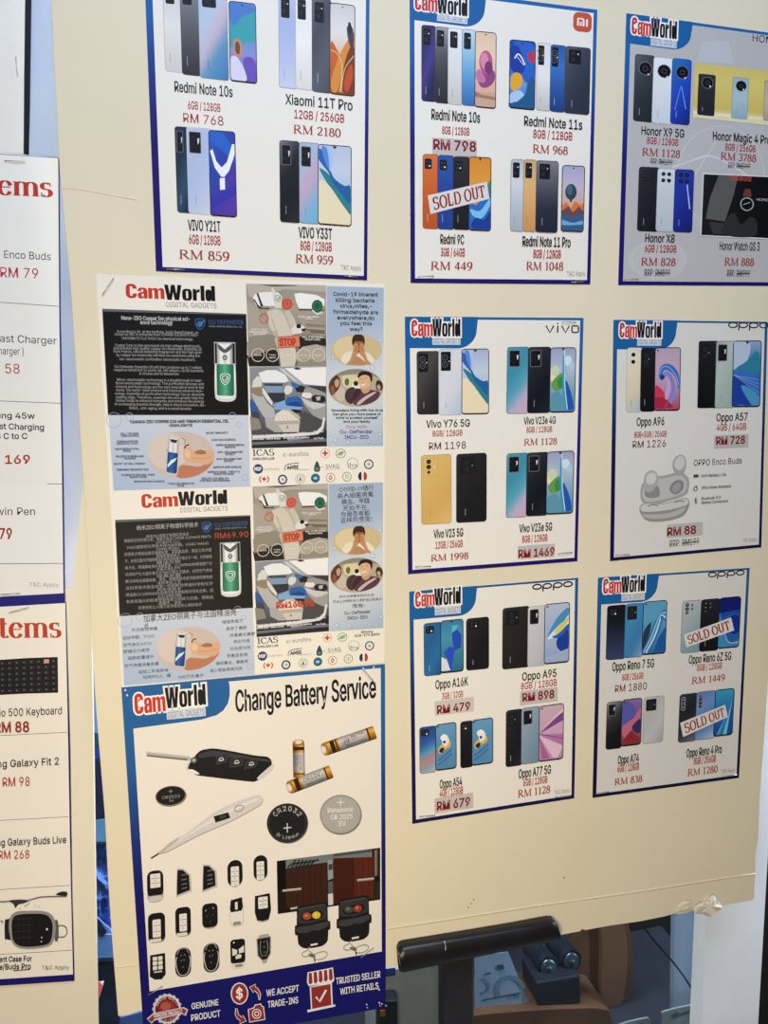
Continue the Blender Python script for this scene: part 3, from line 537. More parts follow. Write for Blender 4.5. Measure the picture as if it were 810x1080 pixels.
def stroke(k, pts, w, col, closed=False, taper=None):
    k.up(); n = len(pts); l, r = [], []
    for i, p in enumerate(pts):
        a = pts[i - 1] if (i or closed) else p; b = pts[(i + 1) % n] if (i < n - 1 or closed) else p
        dx, dy = b[0] - a[0], b[1] - a[1]; q = math.hypot(dx, dy) or 1
        ww = w * (taper(i / (n - 1)) if taper else 1) / 2
        l.append((p[0] - dy / q * ww, p[1] + dx / q * ww)); r.append((p[0] + dy / q * ww, p[1] - dx / q * ww))
    m = n if closed else n - 1
    k.add(l + r, [(i, n + i, n + (i + 1) % n, (i + 1) % n) for i in range(m)], col)
def ring(k, cx, cy, rx, ry, w, col, n=24, rot=0):
    c, s_ = math.cos(math.radians(rot)), math.sin(math.radians(rot))
    stroke(k, [(cx + rx * math.cos(a) * c - ry * math.sin(a) * s_, cy + rx * math.cos(a) * s_ + ry * math.sin(a) * c) for a in [2 * math.pi * i / n for i in range(n)]], w, col, True)
def disc(k, cx, cy, rx, ry, col, n=24, rot=0):
    c, s_ = math.cos(math.radians(rot)), math.sin(math.radians(rot))
    k.poly([(cx + rx * math.cos(a) * c - ry * math.sin(a) * s_, cy + rx * math.cos(a) * s_ + ry * math.sin(a) * c) for a in [2 * math.pi * i / n for i in range(n)]], col)

def homog(dst):
    src = [(0, 0), (1, 0), (1, 1), (0, 1)]; return homog2(src, dst)
def homog2(src, dst):
    A, b = [], []
    for (u, v), (x, y) in zip(src, dst):
        A += [[u, v, 1, 0, 0, 0, -u * x, -v * x], [0, 0, 0, u, v, 1, -u * y, -v * y]]; b += [x, y]
    h = np.linalg.solve(np.array(A, float), np.array(b, float))
    return np.array([[h[0], h[1], h[2]], [h[3], h[4], h[5]], [h[6], h[7], 1]])
def hmap(H, x, y):
    a = H @ np.array([x, y, 1.0]); return (a[0] / a[2], a[1] / a[2])
class Sheet:
    """a paper sheet hung on a board; quad = its corners as surveyed (TL, TR, BR, BL)"""
    def __init__(s, name, quad, Y, label, cat='poster', thick=.0004, paper='#ece8de', group=None, lift=.0006):
        s.quad = quad; s.H = homog(quad); s.Hi = np.linalg.inv(s.H)
        s.y = Y - lift
        base = [P(*q, Y) for q in quad]
        c = (base[2] + base[3]) / 2
        s.root = empty(name, (c.x, Y, c.z), label, cat, group)
        s.paper = slab('paper_sheet', quad, s.y, thick, surf('poster_paper_' + hexs(paper), paper, .45, .15, vary=.015, scale=6), s.root)
        s.y -= STEP; s.y0 = s.y
    def base(s, n=0): s.y = s.y0 - n * STEP
    def dirs(s, x, y):
        u, v = hmap(s.Hi, x, y); e = 1e-3
        a = hmap(s.H, u + e, v); b = hmap(s.H, u, v + e); p = (x, y)
        du = ((a[0] - x), (a[1] - y)); dv = ((b[0] - x), (b[1] - y))
        return (1.0, du[1] / du[0]), (dv[0] / dv[1], 1.0)
    def uv(s, u, v): return hmap(s.H, u, v)
    def frame(s, x0, y0, x1, y1):
        """frame with top-left photo point (x0,y0), width x1-x0, height y1-y0, turned with the sheet"""
        U, V = s.dirs((x0 + x1) / 2, (y0 + y1) / 2)
        w, h = x1 - x0, y1 - y0
        return Fr((x0, y0), (U[0] * w, U[1] * w), (V[0] * h, V[1] * h))
    def print_text(s, k, txt, cx, by, w, h, col, style='sans', bold=0.0, res=2, slope=None):
        U, V = s.dirs(cx, by)
        if slope is not None: U = (1.0, slope)
        ox, oy = cx - U[0] * w / 2, by - U[1] * w / 2
        if style == 'serif': sets = serif(txt, *bold)
        elif style == 'heavy': sets = letters(txt, h / w, bold, HEAVY)
        elif plain(txt): sets = letters(txt, h / w, bold)
        else: sets = [glyphs(txt, 0, res)]
        y = s.y
        for i, (g, f) in enumerate(sets):
            s.y = y - (i % 4) * STEP
            k.add([(ox + U[0] * w * a - V[0] * h * b, oy + U[1] * w * a - V[1] * h * b) for a, b in g], f, col)
        s.y = y
    def text(s, name, txt, cx, by, w, h, col, style='sans', bold=0.0, res=2, slope=None, label=None, parent=None):
        k = Ink(name, s, parent, label); k.up(); s.print_text(k, txt, cx, by, w, h, col, style, bold, res, slope); return k.done()
def hexs(c): return '%02x%02x%02x' % tuple(int(v) for v in hx(c))
# ------------------------------------------------------------------ poster parts
RED, BLK = '#a3262a', '#1c1a20'
def border(s, wl, wt, wr, wb, top='#1f62a4', bot='#1c1668', name='blue_border'):
    k = Ink(name, s); k.up()
    W = math.dist(s.uv(0, .5), s.uv(1, .5)); Hh = math.dist(s.uv(.5, 0), s.uv(.5, 1))
    a, b, c, d = wl / W, wt / Hh, 1 - wr / W, 1 - wb / Hh
    vs = [0, b] + [b + (d - b) * i / 10 for i in range(1, 10)] + [d, 1]
    us = [0, a, c, 1]
    pts = [s.uv(u, v) for v in vs for u in us]
    cl = [ramp([(0, top), (.18, top), (.55, bot), (1, bot)], v) for v in vs for u in us]
    fs = []
    for j in range(len(vs) - 1):
        for i in range(3):
            if i == 1 and 0 < j < len(vs) - 2: continue
            fs.append((j * 4 + i, j * 4 + 4 + i, j * 4 + 5 + i, j * 4 + 1 + i))
    k.add(pts, fs, cl); return k.done()
def header(s, xr, yb, xl_in, col='#1c5f9c'):
    """blue corner patch behind the shop's name: its right end at xr, lower edge at yb, starts at the sheet's corner"""
    k = Ink('header_patch', s); tl = s.uv(0, 0)
    U, V = s.dirs(tl[0] + 20, tl[1] + 10)
    w = xr - tl[0]; 
    h = yb - tl[1] - U[1] * w
    at = lambda a, b: (tl[0] + U[0] * a + V[0] * b, tl[1] + U[1] * a + V[1] * b)
    r = min(h * .62, w * .4)
    pts = [at(0, 0), at(w + 1.5, 0)] + [at(w - r + r * math.cos(math.radians(t)), h - r + r * math.sin(math.radians(t))) for t in range(0, 91, 9)] + [at(0, h)]
    k.poly(pts, col); return k.done()
def shop_name(s, cam, world, sub, slope=None):
    """cam, world: (x0, x1, baseline at middle, cap height); sub: (x0, x1, baseline, h) or None"""
    k = Ink('shop_lettering', s); lab = (('Cam', cam, '#c8342b'), ('World', world, '#15131a'))
    k.up()
    if sub:
        x0, x1, by, h = sub; U, V = s.dirs((x0 + x1) / 2, by)
        if slope is not None: U = (1, slope)
        cx = (x0 + x1) / 2; w = x1 - x0
        q = [(cx + U[0] * a * w / 2 - V[0] * b, by + U[1] * a * w / 2 - V[1] * b) for a, b in ((-1, h * 1.15), (1, h * 1.15), (1, -h * .18), (-1, -h * .18))]
        k.poly(q, '#cfd6df'); k.up()
        s.print_text(k, 'DIGITAL GADGETS', cx, by, w * .94, h * .8, '#5f6f88', bold=.0, slope=slope)
    for t, (x0, x1, by, h), c in lab:
        k.up(); s.print_text(k, t, (x0 + x1) / 2, by, x1 - x0, h, '#f2efe9', 'heavy', (.085, .085), slope=slope)
    s.y -= 4 * STEP; k.up()
    for (x0, x1, by, h), a in ((cam, .4), (world, .36)):          # pale ground inside the small letters
        cx = (x0 + x1) / 2; U, V = s.dirs(cx, by)
        if slope is not None: U = (1, slope)
        k.poly([(x + V[0] * -h * v, by + U[1] * (x - cx) - V[1] * h * v) for x, v in ((x0 + (x1 - x0) * a, .7), (x1 - .3, .7), (x1 - .3, .0), (x0 + (x1 - x0) * a, .0))], '#f2efe9')
    for t, (x0, x1, by, h), c in lab:
        k.up(); s.print_text(k, t, (x0 + x1) / 2, by, x1 - x0, h, c, 'heavy', 0.0, slope=slope)
    return k.done()
def camera_block(s, f, kind, par):
    k = Ink('camera_print', s, par)
    D1, D2, GL_ = '#17171c', '#2b2b33', '#50525e'
    if kind == 'mod':                                  # upright plate, stacked lenses
        b = f.sub(.14, .045, .62, .26); b.rr(k, D1, 1.6)
        b.dot(k, .35, .26, 1.9, '#3a3b45'); b.dot(k, .35, .26, 1.0, '#08080b'); b.dot(k, .35, .68, 1.7, '#3a3b45'); b.dot(k, .35, .68, .9, '#08080b'); b.dot(k, .76, .3, .8, '#c9ccd2')
    elif kind == 'tall':
        b = f.sub(.1, .04, .5, .33); b.rr(k, '#16161b', 1.2)
        for v in (.3, .66): b.dot(k, .4, v, 3.1, '#6e7078'); b.dot(k, .4, v, 2.6, '#101014'); b.dot(k, .4, v, 1.2, '#3b3f52')
        b.dot(k, .84, .5, .7, '#d8d8d0')
    elif kind == 'plate':                              # wide plate with glint
        b = f.sub(.1, .05, .58, .3); b.rr(k, '#6a6c74', 1.3); b.rr(k, '#131318', 1.0, .7)
        b.dot(k, .36, .3, 2.2, '#26262e'); b.dot(k, .36, .66, 2.2, '#26262e'); b.dot(k, .36, .3, 1.1, '#050507'); b.dot(k, .36, .66, 1.1, '#050507')
        b.poly(k, [(.7, .3), (.86, .28), (.84, .48), (.72, .6)], '#d4d7dc')
    elif kind == 'round':
        b = f.sub(.2, .07, .88, .34); b.dot(k, .5, .5, f.w * .33, '#8b8f98', 24); b.dot(k, .5, .5, f.w * .31, '#101116', 24); b.dot(k, .5, .5, f.w * .14, '#3a3c46'); b.dot(k, .5, .5, f.w * .08, '#08080a')
        b.dot(k, .72, .8, .9, '#e6e6e2')
    elif kind == 'four':
        for u in (.33, .64):
            for v in (.09, .19): f.dot(k, u, v, 2.1, '#111116'); f.dot(k, u, v, .9, '#3c3e48')
    elif kind == 'two':
        for v in (.11, .22): f.dot(k, .42, v, 2.6, '#c9c7bd'); f.dot(k, .42, v, 2.1, '#121216')
        f.line(k, [(.2, .03), (.72, .03), (.72, .29), (.2, .29)], .35, '#b9b8ae', True)
    elif kind == 'dim':
        b = f.sub(.12, .05, .62, .3); b.rr(k, '#1d1d22', 1.4); 
        for v in (.3, .7): b.dot(k, .45, v, 2.0, '#34353d'); b.dot(k, .45, v, 1.0, '#07070a')
        b.dot(k, .82, .5, .7, '#8f9196')
    elif kind == 'square':
        b = f.sub(.12, .06, .56, .2); b.rr(k, D1, 1.8); 
        for u in (.3, .7):
            for v in (.3, .7): b.dot(k, u, v, 1.1, '#3a3c46')
        b.dot(k, .7, .7, .9, '#e4e4e4')
    elif kind == 'three':
        b = f.sub(.08, .045, .56, .3)
        for v, r in ((.2, 2.4), (.5, 2.4), (.8, 1.7)): b.dot(k, .36, v, r, '#0e0e12'); b.dot(k, .36, v, r * .45, '#474952')
        b.line(k, [(0, 0), (1, 0), (1, 1), (0, 1)], .4, '#a98f52', True); b.dot(k, .76, .52, .9, '#f0ecd8')
    elif kind == 'lens3':
        for v, r in ((.08, 2.0), (.16, 2.0), (.23, 1.5)): f.dot(k, .25, v, r, '#14141a'); f.dot(k, .25, v, r * .4, '#8c94a0')
        for v in (.09, .16): f.dot(k, .5, v, 1.2, '#4e5058')
    elif kind == 'column':
        b = f.sub(.1, .06, .32, .34); b.rr(k, '#9aa2b2', 1.4); b.rr(k, '#15171f', 1.0, .6)
        for v in (.2, .48, .76): b.dot(k, .5, v, 1.2, '#8e98ac'); b.dot(k, .5, v, .7, '#0c0c10')
    return k.done()
def back(s, x0, y0, x1, y1, stops, cam='mod', ax=0, ay=1, edge=None, r=3.2, logo=True, lab=None, streak=None):
    f = s.frame(x0, y0, x1, y1); k = Ink('phone_back_picture', s, None, lab)
    f.rr(k, edge or mix(ramp(stops, .5), '#3a3a40', .5), r, nx=4)
    f.rr(k, grad(stops, ax, ay), r * .85, .55, nx=6)
    if streak: f.poly(k, streak[0], streak[1])
    if logo:
        b = hx(ramp(stops, .85)); c = mix(b, '#ffffff' if sum(b) < 330 else '#77787c', .45)
        f.line(k, [(.3, .80), (.3, .9)], .8, c)
    o = k.done(); camera_block(s, f, cam, o); return f, o
def screen(s, x0, y0, x1, y1, wall, art=None, frame='#17171d', hole='drop', r=3.4):
    f = s.frame(x0, y0, x1, y1); k = Ink('phone_screen_picture', s)
    f.rr(k, frame, r, nx=4); o = k.done()
    w = Ink('wallpaper_print', s, o); g = f.sub(.8 / f.w, .9 / f.h, 1 - .8 / f.w, 1 - 1.5 / f.h)
    g.rr(w, wall, r * .7, nx=10, ny=18); g.clip = True
    if art: art(g, w)
    if hole == 'drop': g.poly(w, [(.42, -.004), (.58, -.004), (.53, .03), (.5, .036), (.47, .03)], frame)
    elif hole == 'mid': g.dot(w, .5, .03, .8, '#0c0c10')
    elif hole == 'corner': g.dot(w, .1, .035, .9, '#0c0c10')
    w.done(); return f, o
def sticker(s, x0, y0, x1, y1, txt, cx, by, w, h, col='#c4bcb9'):
    f = s.frame(x0, y0, x1, y1); k = Ink('price_sticker', s, None, 'grey price sticker'); f.rr(k, col, 0, nx=1, ny=1); o = k.done()
    s.text('price_text', txt, cx, by, w, h, '#7d1a20', bold=.028, parent=o)
def price(s, txt, cx, by, w, h, serif_=True, col='#a03a3a'):
    if serif_: s.text('price_text', txt, cx, by, w, h, col, 'serif', (.125, .06))
    else: s.text('price_text', txt, cx, by, w, h, col)
def name(s, txt, cx, by, w, h, col=BLK, bold=.012): s.text('product_name', txt, cx, by, w, h, col, bold=bold)
def mem(s, txt, cx, by, w, h): s.text('memory_text', txt, cx, by, w, h, RED, bold=.008)
def rrp(s, a, b, cx, by, w, h, split):
    k = Ink('old_price_text', s); k.up(); s.print_text(k, a + ' ' + b, cx, by, w, h, '#48484e')
    U, V = s.dirs(cx, by); 
    stroke(k, [(cx + t * w - V[0] * h * .45, by + U[1] * t * w - V[1] * h * .45) for t in (split, .5)], .8, '#3c3c44'); k.done()
def terms(s, cx, by, w, h): s.text('terms_text', 'T&C Apply', cx, by, w, h, '#a5a29c')
def sold_out(s, q, base):
    k = Ink('sold_out_strip', s, None, 'white strip with dark red capitals'); k.poly(q, '#dcd7d2'); o = k.done()
    t = Ink('sold_out_text', s, o); t.up(); H = homog(q); y = s.y
    for i, (g, f) in enumerate(serif('SOLD OUT', .17, .085)):
        s.y = y - (i % 4) * STEP; t.add([hmap(H, .06 + .88 * a, .84 - .68 * b) for a, b in g], f, '#8c2a2a')
    s.y = y - 4 * STEP; t.done()
def latin(s, k, txt, cx, by, w, h, col, bold=.0): s.print_text(k, txt, cx, by, w, h, col, bold=bold)

# ------------------------------------------------------------------ wallpapers
def wp_teal(g, w):
    g.blob(w, [(-.0, .3), (.3, .2), (.7, .12), (1, .1), (1, .45), (.6, .5), (.2, .6), (0, .55)], '#3ea0ac')
    g.blob(w, [(0, .02), (.5, .0), (1, .05), (.95, .1), (.5, .18), (.1, .3)], '#4f7cc6')
    g.blob(w, [(.12, .52), (.26, .46), (.42, .5), (.48, .62), (.34, .72), (.16, .68)], '#c98a6a')
    g.blob(w, [(.2, .54), (.3, .5), (.38, .56), (.34, .66), (.22, .64)], '#6b4a48')
    g.blob(w, [(.02, .72), (.25, .7), (.5, .82), (.62, .98), (.3, .995), (.02, .98)], '#d9d6ee')
    g.blob(w, [(.5, .74), (.75, .68), (.98, .76), (.98, .98), (.7, .98)], '#6a55b5')
def wp_orange(g, w):
    g.blob(w, [(0, .45), (.25, .5), (.45, .64), (.3, .85), (0, .95)], '#c9622a')
    g.blob(w, [(.05, .85), (.3, .62), (.6, .45), (.98, .3), (.98, .55), (.55, .7), (.3, .97), (.08, .98)], '#d98e3c')
    g.blob(w, [(.5, .8), (.7, .55), (.98, .45), (.98, .98), (.55, .98)], '#7a3a22')
    g.blob(w, [(.56, .9), (.72, .72), (.9, .66), (.95, .8), (.72, .97)], '#c24f25')
    g.blob(w, [(.68, .26), (.85, .22), (.97, .3), (.95, .46), (.8, .44)], '#46464c')
    g.blob(w, [(.74, .2), (.85, .2), (.88, .3), (.78, .3)], '#2a2a30')
    g.line(w, smooth([(0, .52), (.3, .56), (.5, .7), (.4, .98)]), .8, '#f0c884'); g.line(w, smooth([(.98, .56), (.6, .72), (.45, .98)]), .7, '#f3d59a')
def wp_y(g, w):
    g.poly(w, [(0, 0), (.5, 0), (1, .2), (1, .36), (0, .1)], '#2a62c4')
    g.poly(w, [(.02, .24), (.12, .22), (.26, .36), (.46, .43), (.68, .36), (.9, .14), (.99, .14), (.99, .26), (.76, .46), (.56, .54), (.44, .54), (.2, .44)], '#eef0f8')
    g.poly(w, [(.38, .56), (.58, .55), (.58, .69), (.38, .7)], '#eef0f8')
    g.poly(w, [(.0, .8), (1, .62), (1, .74), (0, .94)], '#3a35a8')
def wp_wave(g, w):
    g.blob(w, [(0, .05), (.2, .1), (.36, .3), (.5, .45), (.3, .34), (0, .18)], '#2f62b4')
    g.blob(w, [(.02, .3), (.3, .36), (.6, .5), (.98, .7), (.98, .86), (.6, .68), (.3, .5)], '#2d7f8c')
    g.blob(w, [(.3, .3), (.5, .42), (.8, .5), (.98, .5), (.98, .72), (.7, .6), (.45, .48)], '#2360a0')
    g.blob(w, [(0, .48), (.3, .5), (.7, .72), (.98, .88), (.98, .98), (0, .98)], '#e9dcb8')
    g.blob(w, [(.25, .0), (.4, .05), (.45, .2), (.36, .33), (.28, .16)], '#a9c4ec')
    g.blob(w, [(.1, .02), (.27, .05), (.33, .3), (.18, .18)], '#5b8ad2')
def wp_ball(g, w):
    g.blob(w, [(.1, .62), (.4, .52), (.9, .5), (.97, .62), (.7, .72), (.3, .74)], '#8d4a7c')
    g.blob(w, [(.02, .56), (.2, .5), (.5, .62), (.4, .68), (.1, .66)], '#c478a0')
    g.ell(w, .52, .4, .34, .16, '#c05a8c'); g.ell(w, .44, .38, .2, .11, '#d98aa8'); g.ell(w, .66, .47, .2, .09, '#7c3c6e')
    g.poly(w, [(0, .82), (1, .8), (1, .98), (0, .98)], '#caa88c'); g.poly(w, [(0, .8), (.3, .84), (1, .86), (1, .9), (.2, .88), (0, .88)], '#a4776a')
def wp_11s(g, w):
    g.blob(w, [(.15, .02), (.6, .0), (.98, .08), (.98, .5), (.7, .62), (.45, .5), (.3, .3)], '#2c62c0')
    g.blob(w, [(.0, .12), (.3, .08), (.5, .22), (.6, .4), (.4, .5), (.02, .42)], '#1d3d9c')
    g.line(w, smooth([(.18, .27), (.3, .2), (.45, .24), (.6, .35)]), 1.3, '#eef0f6'); g.line(w, smooth([(.28, .24), (.42, .3), (.56, .36)]), .7, '#dde4f2')
    g.blob(w, [(.7, .2), (.85, .14), (.97, .16), (.97, .3), (.8, .3)], '#c8324a')
    g.blob(w, [(.04, .56), (.22, .48), (.44, .5), (.52, .6), (.36, .72), (.08, .74)], '#e6a82c')
    g.blob(w, [(.04, .8), (.4, .74), (.6, .82), (.5, .9), (.2, .92), (.02, .94)], '#a9c8ea')
    g.blob(w, [(.4, .88), (.64, .78), (.72, .62), (.97, .52), (.97, .97), (.2, .97)], '#235a86')
def wp_9c(g, w):
    g.blob(w, [(.0, .62), (.3, .66), (.7, .52), (.98, .34), (.98, .98), (0, .98)], '#2a6cc0')
    g.blob(w, [(.05, .72), (.5, .74), (.98, .56), (.98, .66), (.6, .84), (.2, .82)], '#7cc0e6')
    g.blob(w, [(.1, .98), (.3, .84), (.7, .86), (.98, .74), (.98, .98)], '#1b3f94'); g.blob(w, [(.7, .5), (.98, .3), (.98, .42), (.8, .55)], '#2c8a78')
def wp_balloon(g, w):
    g.poly(w, [(0, .62), (.2, .56), (.4, .66), (.6, .54), (.85, .6), (1, .56), (1, .8), (0, .8)], '#d9773c')
    g.poly(w, [(0, .7), (.3, .62), (.5, .72), (.8, .62), (1, .7), (1, .84), (0, .82)], '#6a4a52')
    g.blob(w, [(0, .76), (.4, .8), (.98, .76), (.98, .98), (0, .98)], '#2f5f8e'); g.blob(w, [(0, .84), (.5, .88), (.98, .84), (.98, .9), (0, .92)], '#7ea4c4')
    g.ell(w, .4, .4, .27, .125, '#2d4656'); g.ell(w, .34, .37, .14, .08, '#456a78'); g.poly(w, [(.34, .52), (.46, .52), (.43, .56), (.37, .56)], '#2a3038')
def wp_leaf(g, w):
    for a, b, c in (((.12, .42), .26, '#e2dfc0'), ((.2, .36), .22, '#c9d6b0'), ((.7, .2), .2, '#cfe4ee'), ((.86, .28), .14, '#a9d0e4')):
        g.ell(w, a[0], a[1], b * .8, b * .42, c)
    g.blob(w, [(.05, .56), (.25, .45), (.5, .4), (.55, .55), (.4, .66), (.15, .66)], '#6a9a4c'); g.blob(w, [(.3, .5), (.5, .45), (.56, .6), (.36, .64)], '#3b8a4e')
    g.blob(w, [(.5, .1), (.62, .3), (.6, .6), (.7, .95), (.58, .97), (.5, .6)], '#3d9ac0'); g.blob(w, [(.62, .5), (.85, .7), (.97, .95), (.74, .97), (.66, .75)], '#2458b0')
    g.blob(w, [(.05, .75), (.4, .7), (.6, .97), (.04, .97)], '#5f96ae'); g.line(w, smooth([(.55, .02), (.58, .3), (.6, .6), (.72, .97)]), .8, '#d8eef4')
def wp_swirl(g, w):
    g.blob(w, [(.14, .42), (.22, .3), (.45, .25), (.75, .3), (.97, .45), (.97, .7), (.85, .5), (.6, .38), (.36, .36), (.22, .5)], '#3d6cc0')
    g.blob(w, [(.2, .48), (.3, .42), (.44, .42), (.38, .48), (.28, .52)], '#25346a')
    g.blob(w, [(.3, .42), (.55, .38), (.8, .55), (.85, .75), (.6, .97), (.45, .97), (.62, .75), (.55, .52)], '#7c8cd2')
    g.blob(w, [(.42, .46), (.58, .5), (.64, .7), (.4, .92), (.2, .97), (.4, .75), (.5, .58)], '#c9a4cc')
    g.blob(w, [(0, .62), (.25, .66), (.42, .78), (.3, .97), (0, .97)], '#c83a56'); g.blob(w, [(0, .82), (.3, .8), (.6, .88), (.7, .97), (0, .97)], '#a62846')
    g.line(w, smooth([(.16, .42), (.3, .31), (.55, .31), (.85, .45), (.96, .6)]), .9, '#8fb4e8'); g.line(w, smooth([(.6, .42), (.74, .6), (.66, .8), (.4, .97)]), .8, '#b85a8c')
def wp_feather(g, w):
    g.blob(w, [(0, .0), (.5, .0), (.62, .1), (.5, .3), (.2, .38), (0, .42)], '#b7c4dc')
    g.blob(w, [(0, .45), (.5, .3), (.85, .15), (.98, .3), (.9, .5), (.4, .56), (0, .52)], '#2f7f9c')
    g.blob(w, [(0, .5), (.4, .44), (.98, .62), (.98, .8), (.5, .64), (0, .56)], '#3a6cc0')
    g.blob(w, [(0, .54), (.45, .66), (.7, .98), (.3, .98), (0, .98)], '#1f3f9a'); g.blob(w, [(.3, .7), (.6, .72), (.98, .86), (.98, .98), (.7, .98)], '#4a94c4')
    for a in (.5, .56, .62, .7): g.line(w, [(.02, .52), (.97, a + .1)], .4, '#8ab8d8')
def wp_paper(g, w):
    g.poly(w, [(.5, .25), (.72, .18), (.95, .3), (.92, .55), (.6, .6), (.52, .42)], '#2350b0'); g.poly(w, [(.1, .62), (.4, .5), (.62, .56), (.5, .9), (.46, 1), (.3, 1), (.36, .8)], '#2f4fc0')
    g.poly(w, [(0, .7), (.25, .76), (.42, .98), (0, .98)], '#d4dde6'); g.poly(w, [(.5, .1), (.8, .1), (.72, .18), (.5, .25)], '#5fb0c4')
def wp_prism(g, w):
    g.blob(w, [(.1, .55), (.4, .3), (.7, .15), (.97, .08), (.97, .2), (.6, .42), (.3, .56)], '#4a90c8')
    g.blob(w, [(.1, .58), (.5, .4), (.8, .3), (.97, .22), (.97, .4), (.5, .56)], '#dbe6ee'); g.blob(w, [(.4, .47), (.7, .34), (.97, .25), (.97, .31), (.6, .5)], '#d8d060')
    g.blob(w, [(.5, .62), (.75, .45), (.97, .4), (.97, .8), (.7, .82), (.52, .74)], '#1f3f9c'); g.blob(w, [(.3, .56), (.6, .5), (.97, .36), (.97, .44), (.6, .58)], '#2c60b4')
    g.poly(w, [(0, .9), (1, .78), (1, .98), (0, .98)], '#9fb0d2')
def wp_bird(g, w):
    g.blob(w, [(.1, .55), (.25, .46), (.5, .4), (.72, .4), (.7, .52), (.45, .58), (.2, .66)], '#ddb05a'); g.blob(w, [(.3, .38), (.5, .3), (.66, .34), (.6, .46), (.42, .5)], '#dfe4ea')
    g.blob(w, [(.22, .28), (.4, .22), (.6, .28), (.5, .34), (.3, .36)], '#e8eef4'); g.ell(w, .42, .4, .07, .03, '#1e1e26'); g.blob(w, [(.15, .58), (.3, .52), (.42, .56), (.28, .64)], '#2a2a34')
    for a in (.7, .8): g.line(w, smooth([(.1, a + .1), (.4, a + .02), (.8, a - .12)]), 1.6, '#3a6ca8')
def wp_pink(g, w):
    g.poly(w, [(0, .5), (1, .12), (1, .34)], '#7c4a8c'); g.poly(w, [(0, .5), (1, .3), (1, .52)], '#d0a4c4'); g.poly(w, [(0, .52), (1, .55), (1, .76)], '#b678a8')
    g.poly(w, [(0, .54), (1, .78), (.8, .98), (.6, .98)], '#e0c0d4'); g.poly(w, [(0, .56), (.45, .98), (.1, .98)], '#a86496'); g.poly(w, [(0, .44), (.9, .12), (1, .06), (1, .14)], '#e8c8cc')
    g.line(w, [(0, .5), (1, .64)], .7, '#5f3a84')
def wp_arc(g, w):
    g.blob(w, [(.02, .6), (.2, .45), (.35, .4), (.3, .6), (.1, .9), (.02, .9)], '#2c3a4c')
    for i, c in enumerate(('#2b6aa8', '#8fc4e0', '#3a86c0', '#cfe6f2', '#2f74b4')):
        g.line(w, smooth([(.0 + i * .06, .98), (.3 + i * .07, .7), (.55 + i * .06, .4), (.8, .22 + i * .02), (.97, .18 + i * .05)]), 2.0, c)
    g.poly(w, [(.5, .98), (.7, .7), (1, .5), (1, .98)], '#1f5a9c')
def wp_ring(g, w):
    g.blob(w, [(0, .3), (.2, .55), (.6, .62), (.98, .45), (.98, .98), (0, .98)], '#3f8ac0'); g.ell(w, .7, .62, .5, .3, '#2a5fa0'); g.ell(w, .75, .55, .36, .2, '#16308c')
    g.poly(w, [(0, .0), (1, 0), (1, .25), (.0, .3)], '#15206c'); g.line(w, smooth([(.2, .6), (.5, .9), (.98, .92)]), 1.0, '#9cc8e8')
def wp_rose(g, w):
    g.blob(w, [(0, .1), (.4, .05), (.7, .25), (.5, .5), (.1, .62)], '#5a5aa8'); g.blob(w, [(0, .62), (.3, .5), (.6, .42), (.97, .2), (.97, .4), (.6, .62), (.2, .86)], '#c06a86')
    g.blob(w, [(.1, .9), (.5, .7), (.7, .78), (.97, .92), (.5, .98)], '#8a2c34'); g.blob(w, [(.55, .6), (.97, .45), (.97, .75), (.7, .74)], '#3a3060')
def wp_streak(g, w):
    for i, c in enumerate(('#1d3c94', '#3f9cc8', '#2f7ab0', '#72c4d8', '#1f4fa0')):
        g.poly(w, [(i * .2 - .1 if i else 0, 1), (min(i * .2 + .12, 1), 1), (1, .55 - i * .1), (1, .3 - i * .06)], c)
# ------------------------------------------------------------------ board posters with phones
YB = 0.0            # front face of the main board
T_, B_ = 1, 0
# upper left: five price blocks of silver, grey and lavender phones
s = Sheet('poster', [(151, -60), (390, -26), (387.2, 295.7), (164.5, 286)], YB, 'price poster at the board top, first in its row, with lavender and silver phones')
border(s, 7, 6, 4, 5)
back(s, 171, -22, 190.5, 75, ['#c9cbd2', '#e2e1dc', '#cfcdc9'], 'mod', edge='#a9a8a8')
back(s, 189, -22, 209, 78.5, ['#8c9098', '#5c5d62', '#2f3136'], 'mod')
back(s, 208.2, -20, 239, 82, [(0, '#a9c0d6'), (.35, '#b7c8dc'), (.55, '#c8b6c6'), (.7, '#5f93bd'), (1, '#3f7db2')], 'mod', .35, .65)
screen(s, 241, .5, 269.8, 85.6, grad(['#5a86c8', '#4b9ab8', '#8a90d0', '#5b4fa6']), wp_teal, hole='mid')
name(s, 'Redmi Note 10s', 214.8, 99.5, 61, 11); mem(s, '6GB / 128GB', 215.4, 116.4, 34, 8.4); price(s, 'RM 768', 214.6, 130.6, 42.5, 9.6, False)
back(s, 293.5, -8, 312.5, 92, ['#b9c3e0', '#a9b6dc', '#b6c2e2', '#c9d0e4'], 'mod', edge='#8e98bc')
back(s, 311.2, -6, 329.5, 93.5, ['#e6e4e0', '#f0eeea', '#dedbd6'], 'mod', edge='#b4b0ac')
back(s, 328.8, -3, 349.5, 96.5, ['#6a6e78', '#474b55', '#5a5e68', '#4a4e58'], 'mod', .3, .7)
screen(s, 347.8, 2.4, 374.6, 99, grad(['#cfcdcb', '#e3dfda', '#d9b088', '#a8562c']), wp_orange, hole='mid')
name(s, 'Xiaomi 11T Pro', 336.4, 113, 70.5, 10.4); mem(s, '12GB / 256GB', 336.7, 127, 52.5, 8.8); price(s, 'RM 2180', 334.5, 142.6, 50, 9)
back(s, 184, 133, 199, 224, ['#2c3a4e', '#1f2f45', '#30506a', '#1a2233'], 'plate', .3, .7)
